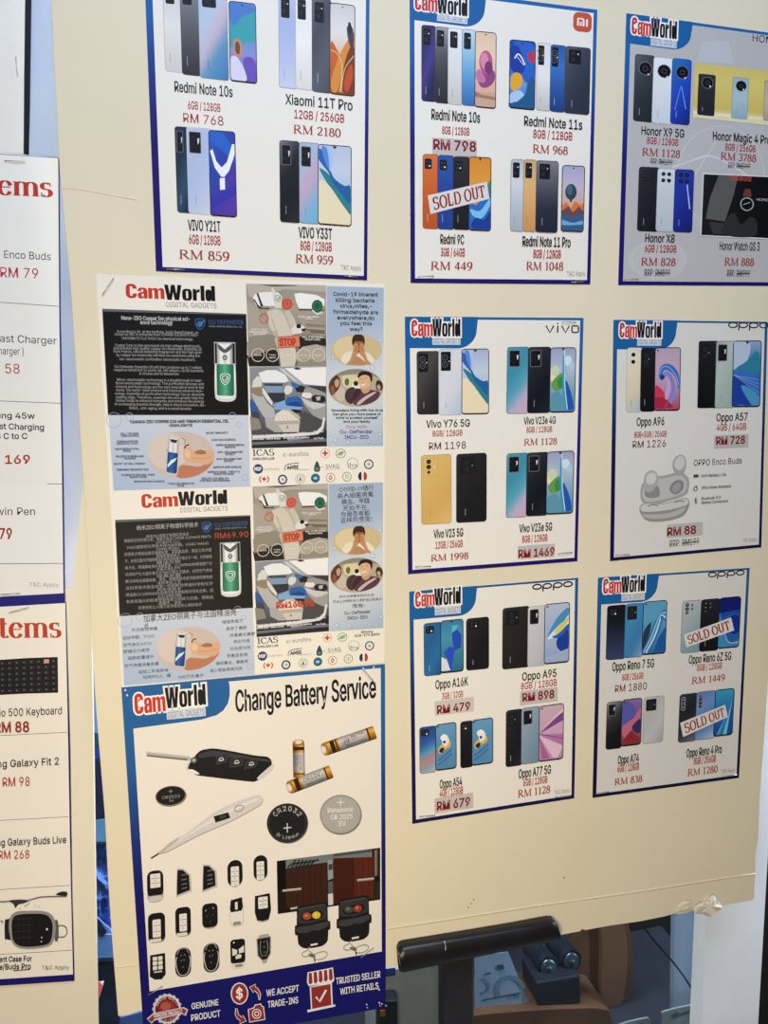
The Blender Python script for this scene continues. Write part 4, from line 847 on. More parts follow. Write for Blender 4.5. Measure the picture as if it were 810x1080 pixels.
back(s, 196.3, 133.7, 222.6, 225, ['#c3c9d8', '#aebcdc', '#b4c4e2', '#d2d2da'], 'plate', .3, .7, edge='#c9ccd4')
screen(s, 219.6, 136.8, 248, 227.5, grad(['#2c66c8', '#2848a4', '#4a3aa4', '#5c3aa0'], .4, .6), wp_y, hole=None)
name(s, 'VIVO Y21T', 215.6, 243.6, 34, 11); mem(s, '6GB / 128GB', 216, 257.8, 33, 9.6); price(s, 'RM 859', 215.6, 274, 53, 9.6)
back(s, 294.6, 147.6, 316, 234, ['#7a7b80', '#232329', '#1a1a20', '#2a2a30'], 'plate', .25, .75)
back(s, 315.3, 149.6, 337, 235, ['#9cb8d0', '#a9bcd4', '#c4a8c0', '#7eb2d4', '#6cb4d6'], 'plate', .3, .7)
screen(s, 335.2, 151.8, 370.8, 236.6, grad(['#b9c4dc', '#c4cfe0', '#9cc0cc', '#e8d6a8']), wp_wave)
name(s, 'VIVO Y33T', 332.6, 251.3, 35, 11); mem(s, '8GB / 128GB', 333.3, 264.2, 33, 9.2); price(s, 'RM 959', 331.6, 278, 39.5, 9)
terms(s, 370.4, 284.5, 22, 4.6)

# upper middle
s = Sheet('poster', [(432, -15), (630, 10.3), (622.6, 300), (433, 298.5)], YB, 'price poster at top of the board, middle of its row, with an orange square badge')
border(s, 4.6, 4, 4, 5)
header(s, 511.5, 30.5, 4.6)
shop_name(s, (437.6, 461.5, 11.5, 17), (461, 493, 15.5, 19), (461, 493, 22.3, 8))
f = s.frame(604.8, 12, 624.4, 32.5); k = Ink('brand_badge', s, None, 'orange rounded square badge'); f.rr(k, '#c5543c', 6); o = k.done()
k = Ink('badge_letters', s, o)
f.line(k, [(.26, .7), (.26, .33), (.5, .33), (.56, .38), (.56, .7)], 2.0, '#f0e6e0'); f.line(k, [(.41, .48), (.41, .7)], 1.9, '#f0e6e0'); f.line(k, [(.74, .32), (.74, .7)], 2.0, '#f0e6e0'); k.done()
back(s, 444.4, 25.8, 460, 106.6, ['#3a3c58', '#32305c', '#4a3c8c', '#2a2650', '#26283c'], 'mod', .35, .65)
back(s, 458.6, 27.6, 474.4, 108.4, ['#9a9ca2', '#56585e', '#3a3c42', '#26282e'], 'mod')
back(s, 472.4, 29, 489, 109.8, ['#e8e8e8', '#dfdedc', '#c9c6c0'], 'mod', edge='#a8a8a8')
back(s, 487.2, 30.4, 502.6, 111, ['#c4d6e4', '#8fc0dc', '#5a98cc', '#3a6cae'], 'mod')
screen(s, 501, 32.4, 523.7, 113, grad(['#e6c4a8', '#ecd0b0', '#e2b4a0', '#d9a890']), wp_ball, hole='mid')
screen(s, 537.6, 41.2, 565.2, 114, grad(['#1f48a8', '#2456b4', '#6ea0d8', '#1d4f8c']), wp_11s, hole='mid')
back(s, 566.4, 44.6, 582.2, 116, ['#dedcd8', '#e9e8e4', '#c4c2c0'], 'tall', edge='#a6a4a2')
back(s, 580.8, 46.6, 597.4, 117.4, ['#2a5ca0', '#3a74bc', '#2b569c', '#1d3f7c'], 'tall')
back(s, 596.4, 48.2, 623.2, 119, ['#5a5c64', '#3d4250', '#2e3442', '#2a3040'], 'mod', .4, .6)
name(s, 'Redmi Note 10s', 480.7, 127.6, 51, 10.8); mem(s, '8GB / 128GB', 480.7, 142, 28.5, 8)
sticker(s, 456, 145, 503, 162.5, 'RM 798', 479.5, 158.6, 44.5, 10.2)
name(s, 'Redmi Note 11s', 583.4, 134.6, 61, 10); mem(s, '8GB / 128GB', 583, 146.7, 41, 8.6); price(s, 'RM 968', 580.4, 162, 37, 8.6)
back(s, 445.8, 162.2, 463, 241, ['#d9743a', '#c9612a', '#b85424'], 'square', edge='#8e4a28')
back(s, 461.4, 163.6, 479.4, 241.6, ['#2f55a0', '#27489a', '#223e88'], 'square', edge='#1c2f68')
back(s, 477.8, 164.8, 496, 242, ['#303036', '#232328', '#1b1b20'], 'square')
screen(s, 494.6, 165, 518.4, 243, grad(['#d98a30', '#e09a3c', '#cf8a3a', '#3a7ac0']), wp_9c)
sold_out(s, [(451.2, 206.2), (513.4, 191.6), (516.2, 209.6), (454, 225.8)], 0)
name(s, 'Redmi 9C', 477, 257.3, 24.8, 9.8); mem(s, '3GB / 64GB', 477.6, 270.3, 25.2, 8.6); price(s, 'RM 449', 476.4, 284.6, 44, 8.6)
back(s, 539, 167.6, 553.8, 243.6, ['#b4bcc6', '#d4d9de', '#b9c2cc', '#aab2bc'], 'mod', edge='#8b949e')
back(s, 552.2, 168, 567, 244, ['#c9a678', '#e0b47c', '#d9a668', '#c99658'], 'mod', edge='#9a7a50')
back(s, 565.8, 169, 589.4, 244.8, ['#7c7e84', '#55575f', '#2c3040', '#1f2638'], 'mod')
screen(s, 593, 174, 617.2, 244, grad(['#a9a8c8', '#c4b8c8', '#d9a48a', '#5f7ea0']), wp_balloon, hole='mid')
name(s, 'Redmi Note 11 Pro', 576.4, 260, 50.4, 10.2); mem(s, '8GB / 128GB', 577, 272.2, 29, 8.6); price(s, 'RM 1048', 574.6, 284.8, 39, 8.6)
terms(s, 607.7, 290.6, 19.5, 4.6)

# upper right: grey poster with watch faces
s = Sheet('poster', [(660.6, 13.9), (841, 38.5), (829, 301.6), (652, 300.7)], YB, 'grey price poster at top right of the board with a yellow phone photo', paper='#bbbab9')
border(s, 4.6, 3, 4, 4)
k = Ink('watch_face_print', s)                           # pale dial lines printed across the grey ground, plus a painted reflection
disc(k, 694, 274, 31, 21, '#c1c0c0', 36); disc(k, 692, 273, 25, 16.5, '#bebdbd', 36)
ring(k, 760, 185, 46, 52, 1.2, '#c6c7c9', 40)
stroke(k, smooth([(709, 176.5), (728, 170), (748, 164.5), (770, 173), (790, 187)]), 2.0, '#d0d1d2'); stroke(k, [(733, 184), (746, 164), (755, 150)], 1.0, '#cfd0d2')
for cx, cy in ((732, 234), (748, 139), (789, 131), (724, 167)): ring(k, cx, cy, 5, 4.4, .8, '#c4c5c8')
k.poly([(735, 65), (741, 44), (768, 43), (775, 68)], '#bfc0c3'); k.done()  # pale patch painted in for a faint reflection on the sheet
header(s, 729.5, 54.5, 4.6)
shop_name(s, (666, 686.6, 36.8, 17.5), (686.2, 713.6, 39.8, 19), (686.2, 713.6, 48, 8))
s.text('brand_text', 'HONOR', 810.4, 45.6, 33.5, 7.4, BLK)
back(s, 669.8, 56.6, 691, 127.5, ['#5a6068', '#3c4148', '#2b2f36', '#222830'], 'round', .3, .7)
back(s, 689.4, 59.6, 711, 129.6, ['#e6e8ea', '#dcdee2', '#c9d4dc'], 'round', edge='#a9acb0')
f, o = back(s, 709, 61, 729.8, 130.4, ['#1f7ab0', '#2456b8', '#1f3cae', '#16286c'], 'round', .3, .7)
k = Ink('light_streak_print', s, o); f.poly(k, [(.5, .42), (.54, .42), (.8, .75), (.76, .76)], '#6fa4e4'); f.poly(k, [(.5, .42), (.47, .42), (.2, .78), (.24, .79)], '#5f94dc'); k.done()
f = s.frame(733.2, 66.4, 833, 124); k = Ink('yellow_photo', s); f.rr(k, lambda u, v: ramp([(0, '#d2c070'), (.3, '#dcc870'), (.8, '#d0bb66'), (.9, '#e6ddb0'), (1, '#dcd4b4')], v), 0, nx=4)
f.poly(k, [(.0, .88), (1, .86), (1, .9), (0, .92)], '#efe6bc'); k.done()
back(s, 736.8, 77.4, 755, 121, ['#34333a', '#2a2a30', '#25252b'], 'round', r=2)
back(s, 772.8, 80.8, 790, 124.6, ['#9cb4ba', '#a9c6cc', '#8eaeb8'], 'round', r=2, edge='#8a9498')
back(s, 806.6, 84.6, 823, 127, ['#b9a890', '#c9b8a0', '#b0a088'], 'round', r=2)
name(s, 'Honor X9 5G', 699, 143.4, 44.8, 8.6); mem(s, '8GB / 128GB', 698.8, 152.6, 33, 7); price(s, 'RM 1128', 697.3, 165, 40, 7.8); rrp(s, 'RRP:', 'RM1299', 697.7, 173.2, 23, 5.6, -.04)
name(s, 'Honor Magic 4 Pro', 782.2, 149.6, 60.5, 8.6); mem(s, '8GB / 256GB', 780.8, 159.3, 32, 7); price(s, 'RM 3788', 778.8, 169.6, 37.5, 7.8); rrp(s, 'RRP:', 'RM3999', 779.6, 177.6, 23, 5.6, -.04)
back(s, 674, 175.6, 696, 243.6, ['#2e3036', '#24262c', '#1c1e24', '#15161c'], 'four', .35, .65)
back(s, 693.6, 177.2, 713, 244, ['#d3d9dd', '#c4ccd2', '#b6c2c8'], 'four', edge='#a0a6aa')
f, o = back(s, 711.9, 178.2, 732.4, 244.6, ['#26348c', '#2338a0', '#1d2a86', '#182064'], 'four', .3, .7)
k = Ink('light_streak_print', s, o); f.poly(k, [(.62, .24), (.68, .24), (.86, .62), (.8, .63)], '#a9c4f0'); k.done()
f = s.frame(741.2, 182.4, 826, 249); k = Ink('watch_photo', s); f.rr(k, '#dcdcda', 0, nx=1, ny=1); f.rr(k, lambda u, v: ramp(['#1d1c1f', '#131317', '#0c0c10'], u), 0, 1.2, nx=4, ny=4)
f.poly(k, [(.2, .02), (.44, .02), (.4, .3), (.3, .75), (.06, .72), (.1, .4)], '#5a5a58'); f.poly(k, [(.1, .76), (.3, .78), (.34, .95), (.16, .96)], '#383838')
f.blob(k, [(.28, .95), (.34, .66), (.42, .62), (.5, .78), (.62, .66), (.7, .75), (.66, .97)], '#2e2e2f')
f.dot(k, .565, .46, 7.2, '#a7a49c', 28); f.dot(k, .565, .46, 6, '#101014', 28); f.poly(k, [(.53, .22), (.6, .22), (.62, .34), (.51, .34)], '#6a3a32'); f.line(k, [(.52, .47), (.6, .43)], .7, '#b8b6b0')
k.done()
s.text('photo_lettering', 'CamWorld', 781, 190.6, 22, 5, '#b8483e', bold=.02)
s.text('photo_caption', 'HONOR', 806, 212, 16, 2.6, '#c4c4c4')
name(s, 'Honor X8', 696, 255.6, 30.8, 8.6); mem(s, '6GB / 128GB', 696.7, 266, 33.2, 7.6); price(s, 'RM 828', 694.4, 280, 36.4, 8); rrp(s, 'RRP:', 'RM899', 693.3, 291, 27, 7, -.06)
name(s, 'Honor Watch GS 3', 780, 263.8, 42, 8.6, bold=.004); price(s, 'RM 888', 779.6, 280, 31, 8); rrp(s, 'RRP:', 'RM999', 778.8, 291.6, 24, 7, -.06)

# middle row, left
s = Sheet('poster', [(427, 334), (615.5, 335.3), (609, 592), (430.4, 605.7)], YB, 'price poster in the middle of the board with gold, black and teal phones')
border(s, 4.6, 2.6, 3.6, 4.4)
header(s, 502.8, 367.5, 4.6)
shop_name(s, (434, 456.6, 354.6, 17), (456, 485.6, 354.8, 18.6), (456, 485.6, 362.4, 7))
k = Ink('brand_text', s); f = s.frame(576, 340.6, 610.2, 351); 
for pts in ([(0, .28), (.12, .98), (.24, .28)], [(.36, .28), (.36, .98)], [(.48, .28), (.6, .98), (.72, .28)]): f.line(k, pts, 1.5, BLK)
f.dot(k, .36, .05, .9, BLK, 8); f.line(k, [(.82, .3), (.98, .3), (1.0, .4), (1.0, .86), (.98, .96), (.82, .96), (.8, .86), (.8, .4)], 1.4, BLK, True); k.done()
back(s, 439.3, 370.4, 463.4, 437.4, ['#3a3836', '#4a4744', '#2e2c2c', '#1d1c1e'], 'tall', .4, .6)
back(s, 462.4, 368.2, 488.4, 438.2, ['#c9ced2', '#d8dbdd', '#d2d6de', '#a9c0d6'], 'tall', .4, .6, edge='#a9adb2')
screen(s, 486.8, 368, 515.9, 437.3, grad(['#a9b4d2', '#c4cfe0', '#9cc0cc', '#ecdcb4']), wp_wave)
back(s, 534.8, 366, 558.6, 436.6, [(0, '#4a9ca8'), (.35, '#3f8ea8'), (.6, '#5aa4bc'), (.75, '#b9b0cc'), (1, '#d8a8bc')], 'plate', .3, .7)
back(s, 557, 366, 581.4, 436, ['#3c4048', '#22252d', '#14161e', '#1c2430'], 'plate', .3, .7)
screen(s, 580.4, 366.6, 607.8, 435.4, grad(['#9ca6c4', '#b4c0d4', '#7aa8bc', '#5a90b8']), wp_leaf)
name(s, 'Vivo Y76 5G', 472.6, 450.4, 45.8, 7.6); mem(s, '8GB/ 128GB', 472, 459.9, 31.4, 6); price(s, 'RM 1198', 472, 473.6, 39, 7.4, False, '#5c2a30')
name(s, 'Vivo V23e 4G', 569.3, 447.2, 33.4, 7.6); mem(s, '8GB / 128GB', 568.8, 455.9, 27, 6); price(s, 'RM 1128', 570, 469.3, 34.8, 7)
back(s, 444, 480.4, 476, 553.4, ['#dcba74', '#d8b468', '#d2a95c', '#dcba78'], 'three', .3, .7, edge='#b09456')
back(s, 481.2, 479, 513.4, 551.6, ['#2c2a2c', '#232224', '#1d1d20', '#1a1a1e'], 'dim', .3, .7)
back(s, 534.4, 478.4, 557.4, 546.2, [(0, '#4a9ca8'), (.35, '#3f8ea8'), (.6, '#5aa4bc'), (.75, '#b9b0cc'), (1, '#d8a8bc')], 'plate', .3, .7)
back(s, 555.6, 477.6, 578.6, 544.8, ['#3c4048', '#22252d', '#14161e', '#1c2430'], 'plate', .3, .7)
screen(s, 576.8, 476.6, 605.8, 543, grad(['#9ca6c4', '#b4c0d4', '#7aa8bc', '#5a90b8']), wp_leaf)
name(s, 'Vivo V23 5G', 473, 566.6, 30.8, 8.4); mem(s, '12GB / 256GB', 473.7, 577.8, 28.6, 7.2); price(s, 'RM 1998', 474.3, 590.8, 39.6, 7)
name(s, 'Vivo V23e 5G', 565, 560.6, 34.4, 8.4); mem(s, '8GB / 128GB', 564, 571.5, 26.6, 7.2)
sticker(s, 546.2, 576.4, 585.4, 589.6, 'RM 1469', 565.7, 587, 37.4, 8.2)

# middle row, right: earbuds
s = Sheet('poster', [(647, 337.3), (809.6, 339.5), (803, 577.3), (643.3, 591.8)], YB, 'price poster beside the board edge with a white earbud case', paper='#dcdbd5')
border(s, 4, 2, 3, 3.4, '#23588e', '#14144a')
header(s, 713.4, 369, 4)
shop_name(s, (653.4, 672, 356, 15.6), (671.6, 697.4, 356.2, 16.6), (672, 697.4, 363.4, 6.6))
def oppo(s, x0, y0, x1, y1, w=1.3):
    """four-letter maker's mark: two rings with two stemmed rings between them"""
    k = Ink('brand_text', s); f = s.frame(x0, y0, x1, y1)
    for c in (.12, .37, .63, .88):
        f.line(k, [(c + .105 * math.cos(a) , .36 + .3 * math.sin(a)) for a in [2 * math.pi * i / 22 for i in range(22)]], w, BLK, True)
    f.line(k, [(.265, .34), (.265, 1)], w, BLK); f.line(k, [(.525, .34), (.525, 1)], w, BLK); k.done()
oppo(s, 768, 339.6, 811, 348.4)
back(s, 661.2, 366.6, 677.8, 435.4, ['#e2e0d4', '#e2d8bc', '#d8cfae', '#a9bccc'], 'two', .2, .8, edge='#aeaa9c')
back(s, 676, 367, 692.4, 434.4, ['#1f1f24', '#18181c', '#131317'], 'dim')
screen(s, 690.8, 366.6, 718.3, 433.6, grad(['#b7a4b8', '#c4a8bc', '#b890b0', '#b04860']), wp_swirl, hole='corner')
back(s, 737, 359.6, 757.6, 430.6, ['#24262a', '#17181c', '#101116'], 'dim', logo=False, r=2)
back(s, 755.4, 359.8, 776, 430.4, ['#9caaa4', '#b4c4bc', '#a4b8ae', '#98aca4'], 'plate', .4, .6, r=2)
screen(s, 773.4, 359.4, 803.6, 429.6, grad(['#8fa8c8', '#3a7cb0', '#2a5cb0', '#3f84bc']), wp_feather)
name(s, 'Oppo A96', 686, 448.8, 28.8, 8.6); mem(s, '8GB+5GB / 256GB', 686, 461, 34, 6); price(s, 'RM 1226', 684.8, 471.8, 35, 7.4, False, '#6a2c34')
name(s, 'Oppo A57', 772, 443.8, 32.8, 8); mem(s, '4GB / 64GB', 771.4, 453.7, 31, 7)
sticker(s, 753.4, 459.4, 789.6, 473, 'RM 728', 770.5, 468.4, 30, 8, '#b9b6b4')
k = Ink('earbud_case_picture', s); f = s.frame(675.5, 482, 728, 552); LG = ('#c9c8c4', '#a9a8a6', '#8e8d8c')
f.blob(k, [(.02, .62), (.04, .42), (.2, .32), (.5, .3), (.8, .27), (.97, .36), (.98, .52), (.9, .62), (.5, .7), (.15, .72)], '#a3a2a1'); f.blob(k, [(.06, .6), (.08, .44), (.22, .36), (.5, .34), (.8, .31), (.93, .4), (.93, .52), (.85, .59), (.5, .66), (.17, .68)], '#bdbcb9')
f.blob(k, [(.1, .5), (.2, .42), (.36, .45), (.4, .6), (.25, .63), (.12, .6)], '#8d8c8b'); f.blob(k, [(.6, .53), (.64, .43), (.76, .38), (.87, .42), (.86, .53), (.72, .6)], '#85848a'); f.blob(k, [(.64, .52), (.7, .44), (.8, .42), (.82, .5), (.72, .57)], '#9d9ca0')
f.blob(k, [(.0, .8), (.1, .7), (.5, .72), (.9, .66), (1, .72), (.97, .84), (.85, .94), (.5, .99), (.15, .96)], '#94938f'); f.blob(k, [(.02, .78), (.12, .71), (.5, .73), (.9, .67), (.98, .72), (.9, .78), (.5, .83), (.12, .83)], '#cbcac5')
f.blob(k, [(.05, .87), (.3, .88), (.6, .87), (.92, .8), (.82, .9), (.5, .95), (.18, .93)], '#b4b3af'); f.line(k, smooth([(.16, .75), (.26, .73), (.38, .75)]), 1.2, '#85847f'); f.line(k, smooth([(.7, .72), (.8, .70), (.9, .71)]), 1.2, '#85847f'); o = k.done()
k = Ink('earbud_picture', s, o); f.blob(k, [(.1, .5), (.08, .33), (.15, .23), (.28, .22), (.36, .31), (.34, .44), (.22, .54)], '#acabaa'); f.blob(k, [(.14, .4), (.13, .3), (.2, .25), (.3, .26), (.33, .34), (.26, .42)], '#cfcecb'); k.done()
k = Ink('earbud_picture', s, o); f.blob(k, [(.65, .18), (.68, .06), (.8, .0), (.9, .05), (.92, .18), (.86, .3), (.74, .31)], '#a5a4a3'); f.blob(k, [(.68, .16), (.72, .06), (.82, .02), (.89, .08), (.88, .18), (.78, .24)], '#cbcac7'); k.done()
s.text('product_name', 'OPPO Enco Buds', 757, 490, 50.6, 6.2, '#3c3c44')
for t, cx, by, w in (('24H Battery Life', 752.8, 502.6, 26), ('IP54 Water Resistant', 755.4, 515, 31), ('Bluetooth 5.2', 750, 526.6, 20), ('Stable Connection', 753.8, 530.6, 28)): s.text('feature_text', t, cx, by, w, 2.9, '#3f3f46', bold=.01)
k = Ink('feature_icons', s); f = s.frame(731.6, 500.6, 736.6, 503.8); f.rr(k, '#4a4a50', .6, nx=1, ny=1); f.dot(k, 1.15, .5, .6, '#4a4a50', 6)
ring(k, 733.6, 515.6, 1.9, 2.2, .8, '#4a4a50', 12); disc(k, 734.6, 513.2, .9, .9, '#4a4a50', 8)
stroke(k, [(732.4, 526.6), (735.2, 529.8), (733.8, 531.6), (733.8, 524.6), (735.2, 526.4), (732.4, 529.8)], .6, '#4a4a50'); k.done()
sticker(s, 704, 553.6, 741.4, 567.2, 'RM 88', 718.8, 564, 30, 8.4, '#b9b6b4')
rrp(s, 'RRP:', 'RM199', 721.7, 575.6, 31, 7, -.06); terms(s, 791, 571, 15.5, 3.6)

# lower row, left
s = Sheet('poster', [(431.6, 624), (609.9, 609.4), (605.7, 841.9), (434.8, 869)], YB, 'price poster below the gold phone poster, with a bird on two phone screens')
border(s, 4, 2, 3.4, 4, '#23588e', '#18164e')
header(s, 502, 648, 4)
shop_name(s, (438, 458.6, 639.4, 16), (458, 486, 637.6, 18), (458.6, 486, 646.6, 7))
oppo(s, 561.4, 616.4, 604.2, 624.6, 1.5)
back(s, 446.7, 657.6, 466, 713.6, ['#2f6a96', '#2a5f92', '#2c6ea6', '#24507e'], 'square', .4, .6)
screen(s, 464.4, 654.8, 488.8, 710.6, grad(['#3a7cac', '#4a94b0', '#3a809c', '#2f6c8c']), wp_paper)
back(s, 491.6, 652.6, 515.8, 707.6, ['#2c2b2e', '#212024', '#1a1a1d', '#1d1c1f'], 'square', .4, .6)
back(s, 530, 641.6, 558.6, 706.4, ['#35302e', '#2b2726', '#272322', '#231f1f'], 'dim', .4, .6)
back(s, 556.8, 640, 576.6, 703.6, ['#d9d9da', '#cac9cf', '#c2c0c8', '#b4b4be'], 'plate', .4, .6, edge='#a4a3a8', logo=False)
screen(s, 574.4, 637.4, 601.2, 701.2, grad(['#b9c2dc', '#a9b6d6', '#a4b4d4', '#8ea2cc']), wp_prism, hole='corner')
name(s, 'Oppo A16K', 476.5, 724.8, 34.2, 9); mem(s, '3GB / 32GB', 477.3, 736.4, 22.2, 6.6)
sticker(s, 458.4, 740, 499.6, 755, 'RM 479', 478.3, 750.8, 34.4, 8.4, '#cdc6bd')
name(s, 'Oppo A95', 568.8, 715.8, 36, 8.2); mem(s, '8GB / 128GB', 568.4, 725.3, 37.6, 7)
sticker(s, 548.6, 729.4, 588.2, 744, 'RM 898', 567.8, 738, 33, 8.4)
back(s, 442.2, 767.4, 460.4, 816.6, [(0, '#26407c'), (.35, '#2d5aa0'), (.55, '#5a9cc0'), (.68, '#c0807a'), (.8, '#8a9cac'), (1, '#b0b4b8')], 'square', .15, .85)
screen(s, 459, 764.4, 481.4, 813.4, grad(['#6a9cc0', '#5c90b8', '#5a8cb4', '#5486ae']), wp_bird, hole='corner')
back(s, 485.4, 761.4, 499, 810.6, ['#26262b', '#1b1b20', '#17171b'], 'square', logo=False)
screen(s, 497.4, 759.6, 520.2, 808, grad(['#6a9cc0', '#5c90b8', '#5a8cb4', '#5486ae']), wp_bird, hole='corner')
back(s, 533.6, 749.6, 551.4, 809.4, ['#343438', '#242428', '#1c1c20', '#2a2a2e'], 'dim', .4, .6)
back(s, 550, 747.2, 570, 806.6, ['#9aaab6', '#8ca2b2', '#7c94a8', '#6c88a0'], 'plate', .4, .6, logo=False)
screen(s, 568.6, 745, 594.9, 804, grad(['#c9b0bc', '#c8a4bc', '#c79cba', '#b88cb0']), wp_pink, hole='corner')
name(s, 'Oppo A54', 475.6, 830, 23.4, 8.8); mem(s, '4GB / 128GB', 476, 838.8, 24.6, 7.6)
sticker(s, 458.4, 842.4, 499, 858, 'RM 679', 478.3, 852.2, 34.4, 8.8)
name(s, 'Oppo A77 5G', 564, 818.4, 33.8, 9); mem(s, '6GB / 128GB', 564.7, 827.4, 25.2, 7.2); price(s, 'RM 1128', 563.2, 838.8, 34, 7.8); terms(s, 593, 836.6, 17, 3.8)

# lower row, right
s = Sheet('poster', [(630.7, 609.3), (790.7, 598.9), (779.4, 820.4), (624.8, 841.6)], YB, 'lowest price poster towards the board corner, with two strips of red capitals', paper='#dbd9d3')
border(s, 4, 2, 3, 3.6, '#23588e', '#14143c')
header(s, 694, 633.6, 4)
shop_name(s, (636, 655.4, 625.6, 15.6), (655, 680, 624.4, 17), (655.4, 680, 632, 7))
oppo(s, 746.8, 603.6, 785.6, 611.2, 1.3)
back(s, 640.4, 639, 661, 696.6, ['#16161a', '#1a1d28', '#2a3250', '#39426a'], 'square', logo=False)
back(s, 659.6, 637, 679.8, 694.4, ['#4a80b0', '#3f8cbc', '#3a7cb0', '#8aa8c4'], 'dim', .4, .6)
screen(s, 678.4, 634.8, 704, 691.4, grad(['#5f9cc0', '#5aa0c4', '#4a8cb8', '#2f6ca4']), wp_arc, hole='corner')
back(s, 719.8, 634.2, 741, 689.4, ['#b4b8ba', '#a9b4b8', '#8aa4ac', '#6c98a6'], 'lens3', .3, .7)
back(s, 739.6, 632.4, 760, 687.6, ['#26272d', '#1c1d22', '#16171c'], 'lens3')
screen(s, 758.8, 630.6, 782, 684.6, grad(['#1a2a80', '#1f4aa8', '#3a80c0', '#4a90c4']), wp_ring, hole=None)
sold_out(s, [(721.2, 669.6), (771, 651.2), (774.4, 664.8), (724, 682.8)], 0)
name(s, 'Oppo Reno 7 5G', 667.7, 705.8, 44, 9); mem(s, '8GB / 256GB', 667.3, 716.8, 22.2, 6.6); price(s, 'RM 1880', 665.4, 728.6, 33.6, 7.4, False, '#6a2c34')
name(s, 'Oppo Reno 6Z 5G', 748.8, 698, 44.6, 8.6); mem(s, '8GB / 128GB', 748.3, 706.4, 26.2, 6.6); price(s, 'RM 1449', 747, 719.8, 34.8, 7.2)
back(s, 640, 740.8, 657, 791, ['#9a9a9c', '#3a3a3e', '#1a1a1e', '#16161a'], 'plate', .2, .8, logo=False)
screen(s, 655.8, 738.2, 677.6, 787.8, grad(['#8a6ca0', '#6a5aa0', '#a85c78', '#7a3440']), wp_rose, hole='corner')
back(s, 679, 735.8, 701, 785, ['#c4c4c6', '#b8b8ba', '#c2c2c4', '#a4a4a8'], 'dim', .4, .6, edge='#98989c', logo=False)
back(s, 717, 732.6, 736.6, 783.6, ['#34363c', '#24262c', '#2c3038', '#6a7484'], 'column', .2, .8, logo=False)
back(s, 734.8, 730.2, 756, 781, ['#5a7cbc', '#6a90c8', '#5078b4', '#b4c6dc'], 'column', .2, .8, logo=False)
screen(s, 754.4, 727.8, 775, 777.4, grad(['#3f9cc4', '#2f80b8', '#2a64ac', '#1f4090']), wp_streak, hole=None)
sold_out(s, [(717.4, 762.4), (764.8, 743.3), (767.6, 756.2), (720.4, 777.4)], 0)
name(s, 'Oppo A74', 662.7, 804.6, 21.8, 8.4); mem(s, '6GB / 128GB', 662.5, 813.2, 22.6, 7.4); price(s, 'RM 838', 662.7, 826.4, 29.2, 7)
name(s, 'Oppo Reno 4 Pro', 742.6, 796.4, 37.2, 8.4); mem(s, '8GB / 256GB', 743.3, 805, 23.2, 7.2); price(s, 'RM 1280', 741, 816.6, 31.6, 7.2); terms(s, 768, 814.6, 14.5, 3.6)
# ------------------------------------------------------------------ boards, easel, window, light
FOAM = surf('cream_board', '#e4dabf', .55, .15, vary=.03, scale=3, bump=.04, dist=.002)
FOAM2 = surf('cream_board_edge', '#e9e2d0', .7, .1, vary=.08, scale=60)
board = empty('display_board', P(440, 990, .01), 'large cream board carrying the rows of phone price posters', 'board')
OUT = [(51, -70), (53.5, 0), (57, 70), (62, 165), (66.5, 220), (75, 310), (80, 390), (86, 480), (92, 580), (96, 660), (100, 730), (103, 770), (110.5, 860), (114, 930), (118, 990), (122, 1040), (124.6, 1072), (135, 1071), (147, 1066.5),
       (300, 1040), (417, 1019), (500, 1003), (587.8, 986.9), (612, 982.4), (614, 980), (617, 981.3), (640, 977), (673.7, 972.2), (700, 967), (712, 963.6), (716, 964.5), (730, 961), (745, 958), (763, 955), (778, 952.3), (793, 949.5), (795.8, 947.3), (796, 936), (797, 925), (797.6, 898), (800.2, 885), (801.9, 840), (809.5, 735), (834, 380), (864, -70)]
slab('board_panel', OUT, YB, .006, FOAM, board, .0006)
def ridge(name, pts, w, h, mat, parent):
    """a low crease standing off the board's face"""
    vs, fs = [], []
    for x, y in pts: vs += [P(x, y - w, YB + .0001), P(x, y, YB - h), P(x, y + w, YB + .0001)]
    for i in range(len(pts) - 1): a = i * 3; fs += [(a, a + 1, a + 4, a + 3), (a + 1, a + 2, a + 5, a + 4)]
    return mesh(name, vs, fs, mat, parent)
ridge('bottom_crease', smooth([(407.8, 979.8), (480, 969), (570, 955.2), (640, 945.4), (700, 936.5), (750, 928.6), (797, 921.8)], 4), 1.3, .0012, FOAM, board)
ridge('bottom_crease', [(122, 1020.4), (134, 1019.4), (146, 1017.6)], 1.0, .0008, FOAM, board)
ridge('surface_crease', smooth([(66, 198.6), (84, 200), (112, 205), (145, 211)], 4), .5, .0005, FOAM, board)
# torn and crumpled paper at the lower edge
def crumple(name, outline, hgt, mat, parent, seed, label=None):
    rnd = random.Random(seed); cx = sum(a for a, b in outline) / len(outline); cy = sum(b for a, b in outline) / len(outline)
    n = len(outline); vs = [P(x, y, YB - .0003 - rnd.random() * hgt * .5) for x, y in outline]
    vs += [P(cx + (x - cx) * .5 + rnd.uniform(-2, 2), cy + (y - cy) * .5 + rnd.uniform(-2, 2), YB - hgt * rnd.uniform(.4, 1.3)) for x, y in outline]
    vs.append(P(cx, cy, YB - hgt * .7))
    fs = [(i, (i + 1) % n, n + (i + 1) % n, n + i) for i in range(n)] + [(n + i, n + (i + 1) % n, 2 * n) for i in range(n)]
    o = mesh(name, vs, fs, mat, parent)
    if label: o['label'] = label
    return o
crumple('torn_flap', [(712, 963), (714, 955.6), (720, 950.4), (729, 949.4), (731.6, 956), (731, 960)], .003, FOAM, board, 3)
